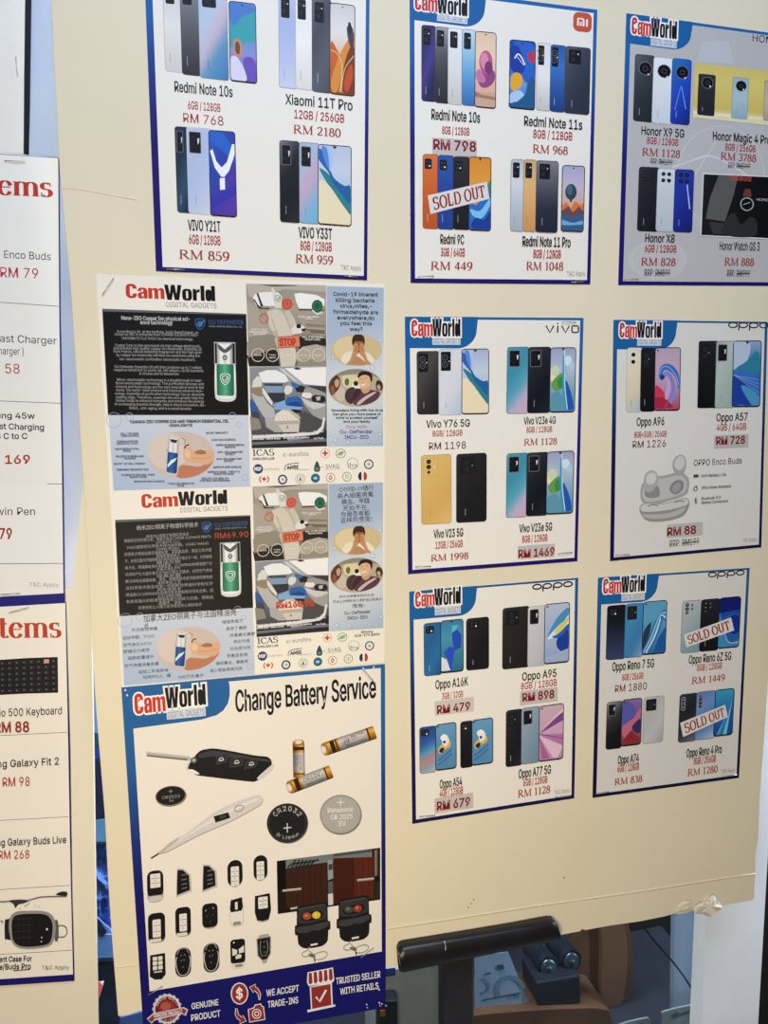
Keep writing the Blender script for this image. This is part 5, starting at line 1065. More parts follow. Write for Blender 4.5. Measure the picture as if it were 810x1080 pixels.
crumple('torn_flap', [(731, 957.6), (738, 952), (745, 950), (751.6, 943.4), (756, 946), (760, 952), (762.6, 957.6), (757, 961.6), (750, 967.6), (740, 964), (733, 963.8)], .006, FOAM2, board, 8, 'crumpled torn patch')
DK = surf('scuff', '#6b6350', .8, .05)
k_ = [(497, 953), (499.6, 949), (494, 957), (595, 925.6), (489, 961), (501, 958), (470, 956)]
for x, y in k_[:4]:
    mesh('scuff_mark', [P(x + a * .9, y + b * .9, YB - .0003) for a, b in ((-1, -.4), (.2, -1), (1, .3), (-.3, 1))], [(0, 1, 2, 3)], DK, board)

# easel
BLK_M = surf('black_plastic', '#17161a', .36, .5, vary=.25, scale=30)
eas = empty('easel', P(485, 1040, .03), 'black easel whose bar holds the cream board from below', 'easel')
def bar(top, bot, Yb, depth, name, mat, parent, n=12):
    vs, fs = [], []; m = len(top)
    for (tx, ty), (bx, by) in zip(top, bot):
        T, B = P(tx, ty, Yb), P(bx, by, Yb)
        for i in range(n + 1):
            a = math.pi * i / n; t = (1 - math.cos(a)) / 2
            q = T.lerp(B, t); sq = abs(math.sin(a)) ** .55
            vs.append(q + Vector((0, -depth * sq, 0)))
    for j in range(m - 1):
        for i in range(n): a = j * (n + 1) + i; fs.append((a, a + 1, a + n + 2, a + n + 1))
        fs.append((j * (n + 1), (j + 1) * (n + 1), (j + 1) * (n + 1) + n, j * (n + 1) + n))
    fs += [tuple(range(n + 1)), tuple(reversed(range((m - 1) * (n + 1), m * (n + 1))))]
    o = mesh(name, vs, fs, mat, parent, True); return o
bar([(418, 998), (420, 993.4), (424, 991.6), (480, 982.6), (540, 972.6), (576, 965.8), (581, 966), (584.6, 971)], [(419.6, 1017), (419.8, 1019.6), (424, 1020.6), (480, 1008.6), (540, 996.4), (576, 989), (582, 987.6), (586.4, 985.6)], -.001, .016, 'support_bar', BLK_M, eas)
mesh('scratch', [P(x, y, -.0178) for x, y in ((467.6, 992.6), (469.4, 992), (470.6, 1001.6), (469.2, 1002.4), (469.4, 996.6))], [(0, 1, 2, 3, 4)], surf('scratch', '#b9b4ac', .6), eas)
a, b = P(468, 1000, .012), P(501, 1000, .012)
boxm('post', (a.x, .012, .04), (b.x, .04, P(470, 900, .012).z), surf('post_black', '#24242c', .4, .5, vary=.2), eas, .004)
boxm('foot', (a.x - .16, -.12, 0), (b.x + .16, -.07, .03), BLK_M, eas, .004)

# second board with the accessory price lists
YL = .03
PAN = surf('second_board', '#e2dac6', .6, .15, vary=.03, scale=4, bump=.03)
b2 = empty('display_board', P(50, 1080, YL), 'cream board with accessory lists, standing beside the large phone poster board', 'board')
o = slab('board_panel', [(-260, -80), (84, -80), (88.5, 170), (91, 330), (95, 560), (98.2, 740), (100.4, 900), (103.4, 1080), (106, 1240), (-230, 1240)], YL, .006, PAN, b2, .0006)
for v in o.data.vertices:                                  # the board goes on down to the floor
    if (v.co + b2.location).z < P(60, 1200, YL).z: v.co.z = -b2.location.z
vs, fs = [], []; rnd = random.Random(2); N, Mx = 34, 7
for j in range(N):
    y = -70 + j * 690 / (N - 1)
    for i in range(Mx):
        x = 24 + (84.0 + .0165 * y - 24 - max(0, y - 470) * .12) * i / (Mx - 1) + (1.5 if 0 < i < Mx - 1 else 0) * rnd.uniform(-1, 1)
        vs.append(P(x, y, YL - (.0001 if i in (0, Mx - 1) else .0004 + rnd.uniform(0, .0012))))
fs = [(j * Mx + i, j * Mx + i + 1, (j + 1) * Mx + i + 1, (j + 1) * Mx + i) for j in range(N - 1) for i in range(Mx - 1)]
film = mesh('plastic_film', vs, fs, surf('film_blue', '#bac8e4', .3, .4, c2='#a4b6de', scale=9, alpha=.8), b2, True)  # the film's pale blue stands in for bluish light on the board
film['label'] = 'added pale blue film standing in for bluish light on the upper edge'

# shop window behind, its frame post, and what lies inside
POSTM = surf('painted_post', '#eef3fc', .5, .25, vary=.06, scale=5, bump=.05)
def upright(name, x0, x1, yref, Y0, Y1, mat, kind=None, z1=3.0):
    a, b = P(x0, yref, Y0), P(x1, yref, Y0)
    o = boxm(name, (a.x, Y0, 0), (b.x, Y1, z1), mat)
    if kind: o['kind'] = kind
    return o
# ------------------------------------------------------------------ large sheet with the two air-freshener halves
COV = [(101, 288.8), (405.6, 299.4), (405.6, 698.6), (128.7, 725)]
s = Sheet('poster', COV, YB, 'large poster of car interiors and green pendant bottles, printed twice in two languages', paper='#ece7db')
sc = s
def Z(x0, y0, k): return lambda *p: [(x0 + a / k, y0 + b / k) for a, b in p]
z1 = Z(95, 280, 4.765); z2 = Z(250, 280, 4.765); z3 = Z(95, 430, 4.765); z4 = Z(250, 430, 4.765)
HL = homog2([(107.6, 325.8), (259.7, 331), (264, 512.9), (119.8, 517)], [(121.2, 548.6), (264, 543.3), (269, 711), (131, 722.8)])
HR = homog2([(259.4, 299.3), (405.3, 303.5), (404.7, 508.7), (266.4, 511.8)], [(266.4, 513.3), (404.3, 508.7), (405.3, 698.4), (271, 708.5)])
HID = np.eye(3)
class MInk(Ink):
    """print that is repeated on the lower half"""
    H = HID
    def add(s, pts, faces, cols): Ink.add(s, [hmap(s.H, *p) for p in pts], faces, cols)
def mk(n, H, parent=None, label=None):
    if parent is None: sc.base(2)
    k = MInk(n, sc, parent, label); k.H = H; return k
def quadfill(k, q, fn, nx=6, ny=10):
    k.up(); H = homog(q); pts, cl = [], []
    for j in range(ny + 1):
        for i in range(nx + 1): pts.append(hmap(H, i / nx, j / ny)); cl.append(hx(fn(i / nx, j / ny)) if callable(fn) else hx(fn))
    n = nx + 1
    k.add(pts, [(j * n + i, (j + 1) * n + i, (j + 1) * n + i + 1, j * n + i + 1) for j in range(ny) for i in range(nx)], cl if callable(fn) else fn)
def line_text(k, H, txt, cx, by, w, h, col, bold=0.0, style='sans', slope=0.02, lean=.075):
    """text written on the upper half's layout"""
    own = isinstance(k, Each)
    if own: k = k.new()
    if style == 'serif': sets = serif(txt, *bold)
    elif plain(txt): sets = letters(txt, h / w, bold)
    else: sets = [glyphs(txt, 0, 1)]
    ox, oy = cx - w / 2, by - slope * w / 2
    y = sc.y
    for i, (g, f) in enumerate(sets):
        sc.y = y - (i % 4) * STEP
        k.add([(ox + w * a - lean * h * b, oy + slope * w * a - h * b) for a, b in g], f, col)
    sc.y = y
    if own: k.done()
class Each:
    """every line of lettering becomes a part of its own"""
    def __init__(s, n, H, parent): s.n, s.H, s.parent = n, H, parent; sc.y = sc.y0 - 60 * STEP
    def new(s): sc.y = sc.y0 - 60 * STEP; return mk(s.n, s.H, s.parent)
    def up(s): pass
    def done(s): pass
GREYT = '#8f8f8f'
for H, lang in ((HID, 'en'), (HR, 'zh')):
    # --- back seat photo
    k = mk('car_seat_photo', H); p = lambda *a: k.poly(z2(*a), col)
    quadfill(k, z2((45, 92), (447, 100), (450, 507), (60, 508)), grad(['#8f8a7c', '#a59c8c', '#8c8172', '#5c5148'], .15, .85))
    for col, pts in (('#b5ada0', [(46, 94), (446, 102), (446, 132), (240, 120), (60, 160)]), ('#5d574e', [(110, 96), (300, 98), (302, 102), (180, 106)]),
                     ('#e6e6e2', [(78, 158), (92, 144), (120, 135), (170, 133), (205, 135), (225, 155), (222, 190), (180, 205), (95, 200)]), ('#2a2826', [(98, 140), (106, 138), (132, 205), (120, 206)]), ('#38342f', [(80, 168), (90, 172), (110, 205), (130, 214), (160, 212), (162, 220), (110, 218)]),
                     ('#ecece8', [(288, 142), (320, 138), (400, 148), (440, 170), (440, 200), (400, 218), (312, 216), (296, 180)]), ('#4a453e', [(306, 218), (440, 222), (438, 228), (312, 226)]),
                     ('#d8d4c8', [(172, 112), (182, 112), (200, 150), (222, 166), (226, 214), (190, 214), (180, 160)]),
                     ('#a8a092', [(48, 185), (70, 190), (120, 240), (160, 300), (185, 360), (150, 390), (60, 430), (56, 300)]), ('#8e867a', [(55, 360), (120, 350), (190, 345), (195, 400), (120, 420), (62, 440)]),
                     ('#cdc5b5', [(150, 232), (190, 218), (232, 226), (258, 260), (280, 330), (286, 380), (300, 460), (290, 506), (220, 507), (212, 440), (190, 360), (160, 300)]), ('#b9b0a0', [(212, 226), (236, 228), (262, 262), (286, 340), (280, 360), (258, 300), (236, 250)]), ('#bdb4a2', [(176, 330), (200, 326), (212, 400), (206, 430)]), ('#a79c8a', [(172, 262), (176, 262), (215, 380), (211, 384)]),
                     ('#c4beb2', [(240, 230), (262, 222), (290, 270), (300, 310), (280, 330), (262, 280)]),
                     ('#a39a8a', [(304, 232), (440, 236), (444, 350), (420, 352), (352, 330), (310, 270)]), ('#857b6c', [(340, 292), (440, 300), (442, 312), (346, 304)]), ('#6f665a', [(338, 318), (442, 326), (442, 344), (380, 340)]),
                     ('#2c2520', [(300, 362), (340, 352), (446, 368), (448, 404), (380, 398), (310, 420)]), ('#241e1b', [(50, 452), (110, 440), (200, 420), (214, 506), (60, 507)]), ('#8f8676', [(50, 384), (140, 372), (196, 350), (176, 410), (110, 448), (56, 462)]),
                     ('#aea596', [(296, 440), (330, 408), (400, 396), (446, 410), (449, 500), (350, 496), (300, 480)]), ('#948a7a', [(304, 480), (360, 470), (449, 480), (449, 506), (300, 506)])):
        p(*pts)
    for i in range(5): stroke(k, z2((352 + 0 * i, 250 + 14 * i), (440, 254 + 14 * i)), .35, '#8a8172')
    # toy, virus blobs and sign
    k.poly(z2((270, 322), (296, 296), (330, 300), (346, 318), (320, 342), (280, 346)), '#dcd9d2'); disc(k, *z2((310, 305))[0], 2.6, 2.4, '#1c1a18', 12); k.poly(z2((324, 318), (350, 316), (340, 330), (326, 330)), '#2a2622')
    c = z2((252, 194))[0]; disc(k, *c, 5.4, 5.8, '#c2513c', 20)
    for a in range(0, 360, 40): disc(k, c[0] + 5.4 * math.cos(math.radians(a)), c[1] + 5.8 * math.sin(math.radians(a)), 1, 1, '#c9614a', 8); disc(k, c[0] + 2.6 * math.cos(math.radians(a)), c[1] + 2.8 * math.sin(math.radians(a)), .7, .7, '#dd7a60', 8)
    c = z2((135, 266))[0]; ring(k, *c, 4.6, 5, 1.0, '#b8604e', 18); stroke(k, [(c[0] - 3, c[1] - 3), (c[0] + 3, c[1] + 3)], 1.0, '#b8604e'); disc(k, c[0] + .6, c[1] - .6, 1.9, 1.9, '#c88a78', 10)
    c = z2((403, 204))[0]; disc(k, *c, 5.8, 6.6, '#1f5a44', 20); ring(k, *c, 3.6, 4.2, .6, '#3f8a6c', 14); stroke(k, z2((378, 224), (400, 244), (430, 236)), 1.4, '#e4e2dc')
    c = z2((204, 166))[0]; ring(k, *c, 3.1, 3.4, .5, '#6b7896', 14); stroke(k, [(c[0] - 1.4, c[1]), (c[0], c[1] + 1.6), (c[0] + 3, c[1] - 2.4)], .7, '#4a5a84')
    k.poly(z2((204, 360), (312, 352), (316, 408), (208, 414)), '#d08468'); stroke(k, z2((204, 360), (312, 352), (316, 408), (208, 414)), .9, '#b8452e', True)
    k.up(); line_text(k, H, 'STOP', *z2((256, 402))[0], 17, 7.2, '#b23f2c', .05, slope=-.02)
    for i, x in enumerate((105, 178, 258, 335, 410)):
        c = z2((x, 450))[0]; ring(k, *c, 6.6, 6.8, .7, '#d9d6ce', 24); k.up(); line_text(k, H, ('ODOUR', 'TVOC', 'SMOKE', 'HCHO', 'BACTERIA')[i], c[0], c[1] + .8, 7.5, 1.5, '#ece9e2', .01, slope=0)
        if i == 1: line_text(k, H, 'PM2.5', c[0], c[1] + 3.6, 7, 1.5, '#ece9e2', .01, slope=0)
    k.up()
    for t, x, y, w in (('SKIN ALLERGY', 112, 326, 17), ('FORMALDEHYDE SMELL', 110, 338, 20), ('AND GERMS', 112, 348, 13), ('DISINFECT AND STERILIZE', 360, 262, 22), ('VIRUS', 362, 271, 8), ('SMELL OF NEW CAR AND', 380, 364, 22), ('SECOND SMOKE', 380, 376, 16)):
        line_text(k, H, t, *z2((x, y))[0], w, 1.7, '#e9e6df', .02, slope=.02)
    k.done()
    # --- front seat photo
    k = mk('car_cabin_photo', H); y2 = lambda a: a + 714.75
    quadfill(k, z2((62, 510), (450, 508), (452, y2(194)), (74, y2(205))), grad(['#8c8f94', '#7d8088', '#5a5a5e', '#35343a'], 0, 1))
    for col, pts in (('#eceae6', [(232, 516), (448, 510), (448, 606), (400, 602), (330, 596), (280, 560)]), ('#e6e7e6', [(108, 540), (150, 526), (200, 526), (240, 548), (262, 580), (240, 588), (128, 588)]), ('#a6a8aa', [(205, 516), (238, 514), (336, 594), (310, 602), (250, 556)]), ('#c9c9c8', [(212, 520), (232, 520), (300, 580), (290, 584)]),
                     ('#2f3338', [(282, 518), (300, 512), (318, 516), (322, 522), (300, 524)]), ('#3a4650', [(130, 592), (230, 594), (226, 606), (140, 604)]), ('#7f98b4', [(136, 606), (230, 608), (226, 640), (150, 636)]), ('#30343c', [(150, 640), (240, 640), (240, 680), (180, 690)]),
                     ('#2d5f9e', [(240, 690), (252, 664), (300, 656), (330, 676), (336, 710), (240, 712)]), ('#1c4488', [(260, 690), (300, 684), (326, 700), (320, 712), (250, 712)]), ('#7fa6d0', [(180, 700), (240, 676), (246, 704), (330, 712), (320, 728), (190, 724)]), ('#1c1d22', [(270, 722), (324, 726), (322, 740), (290, 740)]),
                     ('#3c4450', [(64, 690), (90, 690), (110, 740), (120, 790), (70, 760)]), ('#2c5aa0', [(64, 672), (86, 684), (106, 740), (70, 730)]), ('#8a8478', [(64, 760), (110, 770), (124, 820), (70, 830)]),
                     ('#22242a', [(286, 604), (310, 598), (346, 612), (340, 640), (300, 636)]), ('#d8d5cd', [(236, 626), (244, 606), (262, 600), (280, 612), (276, 636), (256, 650), (240, 644)]), ('#8f96a0', [(256, 586), (270, 572), (282, 590), (274, 604), (260, 606)]), ('#3a6aa6', [(268, 584), (300, 594), (320, 604), (296, 616), (276, 606)]),
                     ('#9b9790', [(340, 616), (400, 622), (448, 646), (448, 664), (400, 672), (330, 656)]), ('#3a3c40', [(352, 604), (448, 608), (448, 640), (400, 622)]), ('#e0ded8', [(330, 638), (370, 640), (384, 664), (350, 668), (324, 658)]), ('#23242a', [(372, 660), (392, 650), (440, 656), (446, 682), (420, 694), (380, 686)]), ('#b9b6b0', [(396, 660), (420, 658), (418, 676), (402, 680)]),
                     ('#c6c5c2', [(320, 662), (372, 684), (446, 696), (446, 720), (420, 716), (380, 726), (336, 690)]), ('#9d9c9b', [(330, 690), (390, 726), (446, 704), (446, 780), (424, 774), (380, 752)]), ('#4c4a4a', [(316, 740), (340, 734), (430, 780), (420, 826), (330, 826), (300, 790)]),
                     ('#d4d2cc', [(74, 616), (80, 580), (100, 556), (118, 560), (126, 590), (122, 610), (84, 612)]), ('#8f8168', [(72, 614), (120, 612), (132, 650), (110, 660), (80, 648)]), ('#b4b2b0', [(70, 640), (110, 660), (132, 656), (150, 690), (186, 720), (196, 770), (170, 790), (134, 760), (90, 690)]), ('#d9d6d0', [(126, 612), (138, 624), (180, 688), (176, 704), (150, 676), (128, 640)]),
                     ('#a9a7a4', [(140, 770), (196, 760), (240, 800), (260, 836), (190, 838), (146, 812)]), ('#dcd6ca', [(196, 746), (230, 724), (262, 726), (300, 762), (316, 778), (250, 790), (188, 782)]), ('#bdb4a4', [(230, 726), (256, 720), (310, 752), (322, 770), (296, 768), (262, 736)]), ('#b0a898', [(188, 782), (318, 778), (316, 796), (250, 800), (196, 798)]), ('#cbc4b8', [(206, 800), (314, 796), (310, 836), (234, 838)]), ('#7a746c', [(250, 806), (256, 806), (258, 818), (248, 818)]),
                     ('#d8d6d2', [(76, 858), (200, 850), (330, 842), (396, 836), (424, 808), (434, 760), (444, 768), (434, 822), (404, 850), (300, 860), (80, 870)]), ('#26262c', [(76, 872), (300, 862), (420, 846), (451, 820), (452, 908), (76, 918)]), ('#6c6e78', [(76, 888), (240, 880), (450, 868), (451, 884), (76, 902)]), ('#8a8c94', [(246, 866), (300, 862), (340, 870), (260, 882)])):
        p(*pts)
    for i in range(4): stroke(k, z2((206 + 20 * i, 746 + 4 * i), (214 + 22 * i, 780)), .4, '#b8b0a2')
    k.up()
    for t, x, y, w in (('Copper Ions', 104, 858, 14), ('Essential Oil', 182, 856, 15), ('Anti-virus', 262, 852, 14), ('Sterilize', 330, 846, 12), ('Health', 410, 838, 10), ('remove odour', 104, 876, 14), ('relieve stress', 182, 874, 15), ('air purify', 262, 870, 12), ('no battery', 332, 868, 13), ('no fuel', 410, 872, 10)):
        line_text(k, H, t, *z2((x, y))[0], w, 1.8, '#ececea', .02, slope=-.02)
    if lang == 'zh':
        k.up(); line_text(k, H, 'RM168.90', 308, 441.4, 41, 6.6, '#c2442c', .05, slope=-.01)
    k.done()
    # --- blue column with the two oval photos
    k = mk('blue_panel', H)
    quadfill(k, z2((450, 103), (738, 112), (734, y2(193)), (454, y2(196))), grad([(0, '#a2b4c9'), (.3, '#a7b7cb'), (.42, '#c0c9d2'), (.62, '#d6d9db'), (.8, '#c6cdd4'), (1, '#a4b5c8')], .12, .88))
    for x, y, r in ((722, 378, 2.2), (484, 462, 2.6), (495, y2(165), 2.6), (560, y2(176), 2.4), (665, y2(172), 1.8), (722, y2(135), 2.2), (680, 515, 2.6)): c = z2((x, y))[0]; ring(k, *c, r, r, .4, '#8b9db6', 14); disc(k, c[0] - .5, c[1] - .6, r * .4, r * .4, '#dfe6ee', 8)
    o = k.done()
    k = Each('panel_text', H, o)
    if lang == 'en':
        for t, x, y, w in (('Covid-19 inherent', 597, 154, 47), ('killing bacteria', 594, 184, 40.5), ('virus,mites,-', 598, 213, 33.5), ('formaldehyde are', 597, 243, 47), ('everywhere,do', 597, 272, 39), ('you feel this', 598, 300, 33.5), ('way?', 600, 329, 13.5)):
            line_text(k, H, t, *z2((x, y))[0], w, 3.9, '#2c3038', .02, slope=.016)
        for t, x, y, w in (('Nowadays living with the virus', 604, 733, 54), ('Can give you more peace of', 602, 752.5, 50.5), ('mind to protect yourself', 603, 771, 44), ('and your family', 602, 790, 28)): line_text(k, H, t, *z2((x, y))[0], w, 2.4, '#2b2b30', .03, slope=-.004)
        line_text(k, H, 'Only With', *z2((600, 818))[0], 22, 3, '#b87a6c', .01, slope=-.01)
        line_text(k, H, 'Cu-Deffender', *z2((600, 844))[0], 34.5, 3.6, '#3a448c', .015, slope=-.01); line_text(k, H, 'INCU-ZEO', *z2((602, 871))[0], 25, 3.6, '#3a448c', .015, slope=-.01)
    else:
        for t, x, y, w, sl in (('COVID-19随行', 597, 150, 38, -.0), ('杀人细菌病毒,', 596, 186, 41, 0), ('螨虫、甲醛', 594, 221, 31, 0), ('无处不在,', 594, 256, 28, 0), ('你是否有都', 592, 290, 32, 0), ('这样的感受?', 598, 322, 35, 0)): line_text(k, H, t, *z2((x, y))[0], w, 5, '#3a3f48', 0, slope=sl)
        for t, x, y, w, h in (('现在与病毒共存的生活', 596, 733, 38, 2.6), ('可以让你拥有安心保护自己和家人', 601, 758, 54, 2.6), ('唯有!', 606, 790, 13, 3.8)): line_text(k, H, t, *z2((x, y))[0], w, h, '#4a4f58', .0, slope=-.0)
        line_text(k, H, 'Cu-Deffender', *z2((600, 824))[0], 28, 3.4, '#3f4654', .015, slope=-.01); line_text(k, H, 'INCU-ZEO', *z2((600, 852))[0], 22, 3.4, '#3f4654', .015, slope=-.01)
    k.done()
    k = mk('oval_photo', H, o, 'oval photo of a person hiding the face in both hands'); e = Fr(z2((470, 346))[0], (258 / 4.765, 0), (0, 158 / 4.765)); e.clip = True
    e.ell(k, .5, .5, .5, .5, '#cdb88c', 40); e.ell(k, .36, .45, .3, .38, '#d9c79e', 30)
    e.blob(k, [(.22, .72), (.3, .58), (.42, .54), (.6, .54), (.74, .6), (.84, .78), (.86, .86), (.7, .96), (.5, .99), (.3, .94), (.21, .84)], '#e6dcc4'); e.blob(k, [(.34, .93), (.46, .75), (.5, .7), (.58, .75), (.7, .95), (.5, .985)], '#b8865c')
    e.blob(k, [(.44, .3), (.46, .12), (.56, .1), (.64, .14), (.66, .34), (.62, .52), (.55, .6), (.47, .52)], '#9c6440'); e.blob(k, [(.43, .36), (.42, .14), (.48, .01), (.6, .01), (.66, .12), (.665, .32), (.63, .24), (.56, .22), (.47, .24)], '#3a2a20')
    for sg in (-1, 1):
        e.blob(k, [(.55 + sg * .02, .62), (.55 + sg * .015, .36), (.55 + sg * .06, .28), (.55 + sg * .1, .36), (.55 + sg * .11, .5), (.55 + sg * .17, .8), (.55 + sg * .24, .94), (.55 + sg * .16, .95), (.55 + sg * .08, .74)], '#c08e62')
        for i in range(3): e.line(k, [(.55 + sg * (.03 + .022 * i), .34 + .02 * i), (.55 + sg * (.03 + .026 * i), .56)], .3, '#8e5c3c')
    k.done()
    k = mk('oval_photo', H, o, 'oval photo of a smiling driver with a belt and a passenger'); e = Fr(z2((458, 520))[0], (278 / 4.765, 0), (0, 188 / 4.765)); e.clip = True
    quad = [(.5 + .5 * math.cos(a), .5 + .5 * math.sin(a)) for a in [math.pi * 2 * i / 48 for i in range(48)]]
    e.poly(k, quad, '#b5a88c')
    def inov(pts, n=4): return [(.5 + (x - .5) * min(1, .498 / max(math.hypot(x - .5, y - .5), 1e-6)), .5 + (y - .5) * min(1, .498 / max(math.hypot(x - .5, y - .5), 1e-6))) for x, y in smooth(pts, n, True)]
    for c, pts in (('#8d8478', [(.1, .2), (.3, .05), (.6, .0), (.85, .15), (.9, .22), (.6, .12), (.3, .16)]), ('#d6cd9e', [(.26, .2), (.4, .16), (.54, .2), (.54, .44), (.42, .5), (.28, .46)]), ('#5f6a40', [(.3, .3), (.35, .25), (.38, .32), (.36, .44), (.31, .42)]), ('#e6e0d2', [(.44, .4), (.5, .38), (.6, .42), (.58, .6), (.44, .6)]), ('#2a2626', [(.46, .36), (.5, .32), (.54, .36), (.53, .44), (.47, .44)]),
                   ('#c9b9ac', [(.12, .6), (.2, .46), (.29, .52), (.3, .75), (.26, .86), (.16, .82)]), ('#5a3a2c', [(.01, .48), (.05, .26), (.12, .17), (.19, .2), (.22, .34), (.2, .5), (.14, .62), (.06, .7)]), ('#c49a80', [(.12, .32), (.16, .27), (.2, .32), (.19, .44), (.15, .5), (.12, .42)]), ('#8a5a40', [(.04, .5), (.1, .46), (.12, .6), (.08, .7)]),
                   ('#46343a', [(.3, .72), (.34, .56), (.44, .48), (.5, .58), (.44, .92), (.34, .88)]), ('#5c3c44', [(.42, .66), (.5, .52), (.6, .54), (.8, .56), (.94, .64), (.86, .84), (.66, .96), (.46, .94)]), ('#3c2a30', [(.46, .62), (.56, .52), (.6, .6), (.5, .8), (.42, .86)]),
                   ('#3a2c26', [(.86, .4), (.9, .3), (.97, .36), (.99, .5), (.95, .58), (.88, .56)]), ('#c49a84', [(.88, .46), (.92, .42), (.95, .5), (.92, .58)]),
                   ('#c89a78', [(.58, .42), (.66, .52), (.75, .5), (.74, .6), (.66, .66), (.6, .58)]), ('#d9ae88', [(.54, .3), (.57, .16), (.66, .12), (.75, .18), (.77, .34), (.74, .46), (.66, .54), (.6, .5), (.56, .42)]), ('#2a1d18', [(.53, .2), (.58, .08), (.68, .06), (.78, .12), (.8, .26), (.77, .36), (.75, .22), (.68, .16), (.6, .18), (.55, .24)]), ('#f0ece4', [(.58, .4), (.62, .42), (.68, .39), (.65, .44), (.61, .45)]),
                   ('#c9b4b4', [(.52, .92), (.64, .76), (.82, .62), (.86, .64), (.7, .8), (.57, .95)])): e.poly(k, inov(pts), c)
    e.line(k, [(.58, .27), (.62, .26)], .5, '#3a2620'); e.line(k, [(.67, .25), (.71, .25)], .5, '#3a2620'); e.line(k, [(.635, .28), (.625, .36), (.645, .365)], .35, '#a87858')
    k.done()
    # --- strip of seals
    k = mk('seal_strip', H); z = z4
    quadfill(k, z((74, 206), (737, 193), (737, 375), (80, 389)), '#ebe6d8', 1, 1)
    k.up()
    line_text(k, H, 'ICAS', *z((134, 241))[0], 22.5, 6.8, '#2a2f52', (.16, .07), 'serif', slope=-.02); line_text(k, H, 'ENGLISH LAB', *z((134, 262))[0], 22.5, 2.4, '#3a3f5c', .04, slope=-.02)
    line_text(k, H, 'eurofins', *z((311, 244))[0], 20.5, 4.6, '#55585c', 0, slope=-.03); ring(k, *z((241, 238))[0], 1.8, 1.6, .5, '#7a8088', 10); disc(k, *z((234, 240))[0], .8, .8, '#7a8088', 8)
    c = z((443, 229))[0]; ring(k, *c, 4.6, 4.8, .8, '#d6a59c', 20); k.poly([(c[0] - .9, c[1] - 2.9), (c[0] + .9, c[1] - 2.9), (c[0] + .9, c[1] + 2.9), (c[0] - .9, c[1] + 2.9)], '#c03a30'); k.poly([(c[0] - 2.9, c[1] - .9), (c[0] + 2.9, c[1] - .9), (c[0] + 2.9, c[1] + .9), (c[0] - 2.9, c[1] + .9)], '#c03a30')
    c = z((521, 230))[0]; ring(k, *c, 5, 4.6, .8, '#7c9c6c', 20); disc(k, c[0], c[1], 3.2, 2.2, '#9cb48c', 16, -20); stroke(k, [(c[0] - 4.6, c[1] + 2), (c[0] + 4.8, c[1] - 2.4)], .5, '#5f8450')
    c = z((106, 308))[0]; disc(k, *c, 5.2, 5.2, '#23406e', 22); k.up(); line_text(k, H, 'NSF', c[0], c[1] + 1.7, 7.2, 3.6, '#ece9e0', .04, slope=0); line_text(k, H, 'Certification', *z((174, 314))[0], 16.5, 2.2, '#b57a5a', 0, slope=-.03)
    stroke(k, smooth(z((240, 316), (244, 292), (270, 282), (310, 278))), .8, '#3a3a40'); line_text(k, H, 'ANSI', *z((280, 308))[0], 12, 3.6, '#26262c', .05, slope=-.06); stroke(k, z((290, 314), (360, 311)), .5, '#8a8a8a')
    c = z((402, 300))[0]; k.poly(smooth([(c[0], c[1] - 7), (c[0] + 3.2, c[1] + .5), (c[0] + 2.6, c[1] + 4), (c[0], c[1] + 4.8), (c[0] - 2.6, c[1] + 4), (c[0] - 3.2, c[1] + .5)], 4, True), '#2a4a5c'); disc(k, c[0], c[1] + 1.6, 2, 1.6, '#6f8f4c', 12); stroke(k, [(c[0] + 3.4, c[1]), (c[0] + 6.4, c[1] - .8)], .5, '#6f7478')
    k.up(); line_text(k, H, 'SVAQ', *z((480, 304))[0], 14, 4, '#44484e', 0, slope=-.03); stroke(k, z((436, 312), (522, 308)), .4, '#b5a08c')
    c = z((581, 280))[0]; ring(k, *c, 5.8, 5.8, .5, '#8a8f94', 22); k.up(); line_text(k, H, 'ifra', c[0], c[1] + 4.6, 9.5, 5, '#6c7076', 0, slope=-.02)
    c = z((662, 284))[0]; ring(k, *c, 4.4, 4.6, 1.2, '#23304e', 20); disc(k, *c, 1.8, 1.8, '#9fb0c8', 10)
    c = z((136, 359))[0]
    for sg in (-1, 1): stroke(k, smooth([(c[0] + sg * 3.4, c[1] - 3), (c[0] + sg * 4.8, c[1]), (c[0] + sg * 3.4, c[1] + 3.4)]), 1.2, '#b8442e')
    k.poly([(c[0], c[1] - 3), (c[0] + .9, c[1] - 1), (c[0] + 2.6, c[1] - 1.4), (c[0] + 1.4, c[1] + 1.4), (c[0] + .3, c[1] + 1.2), (c[0] + .2, c[1] + 3), (c[0] - .2, c[1] + 3), (c[0] - .3, c[1] + 1.2), (c[0] - 1.4, c[1] + 1.4), (c[0] - 2.6, c[1] - 1.4), (c[0] - .9, c[1] - 1)], '#b8442e')
    c = z((229, 361))[0]; ring(k, *c, 4.2, 4.4, 1.6, '#23304e', 20); disc(k, *c, 2.3, 2.3, '#c9ced6', 12); stroke(k, [(c[0] - 1, c[1] - 1), (c[0] + 1.4, c[1] + .6)], .6, '#3a465c')
    c = z((318, 357))[0]; ring(k, *c, 5, 5, .5, '#8b9096', 20); ring(k, *c, 3.2, 3.2, .5, '#8b9096', 16); k.poly([(c[0], c[1] - 2.4), (c[0] + 1.6, c[1] + 1.8), (c[0] - 1.6, c[1] + 1.8)], '#55585c')
    c = z((394, 354))[0]; disc(k, *c, 4.8, 4.9, '#2a6484', 20); disc(k, c[0], c[1], 2.2, 1.5, '#a9cad8', 12)
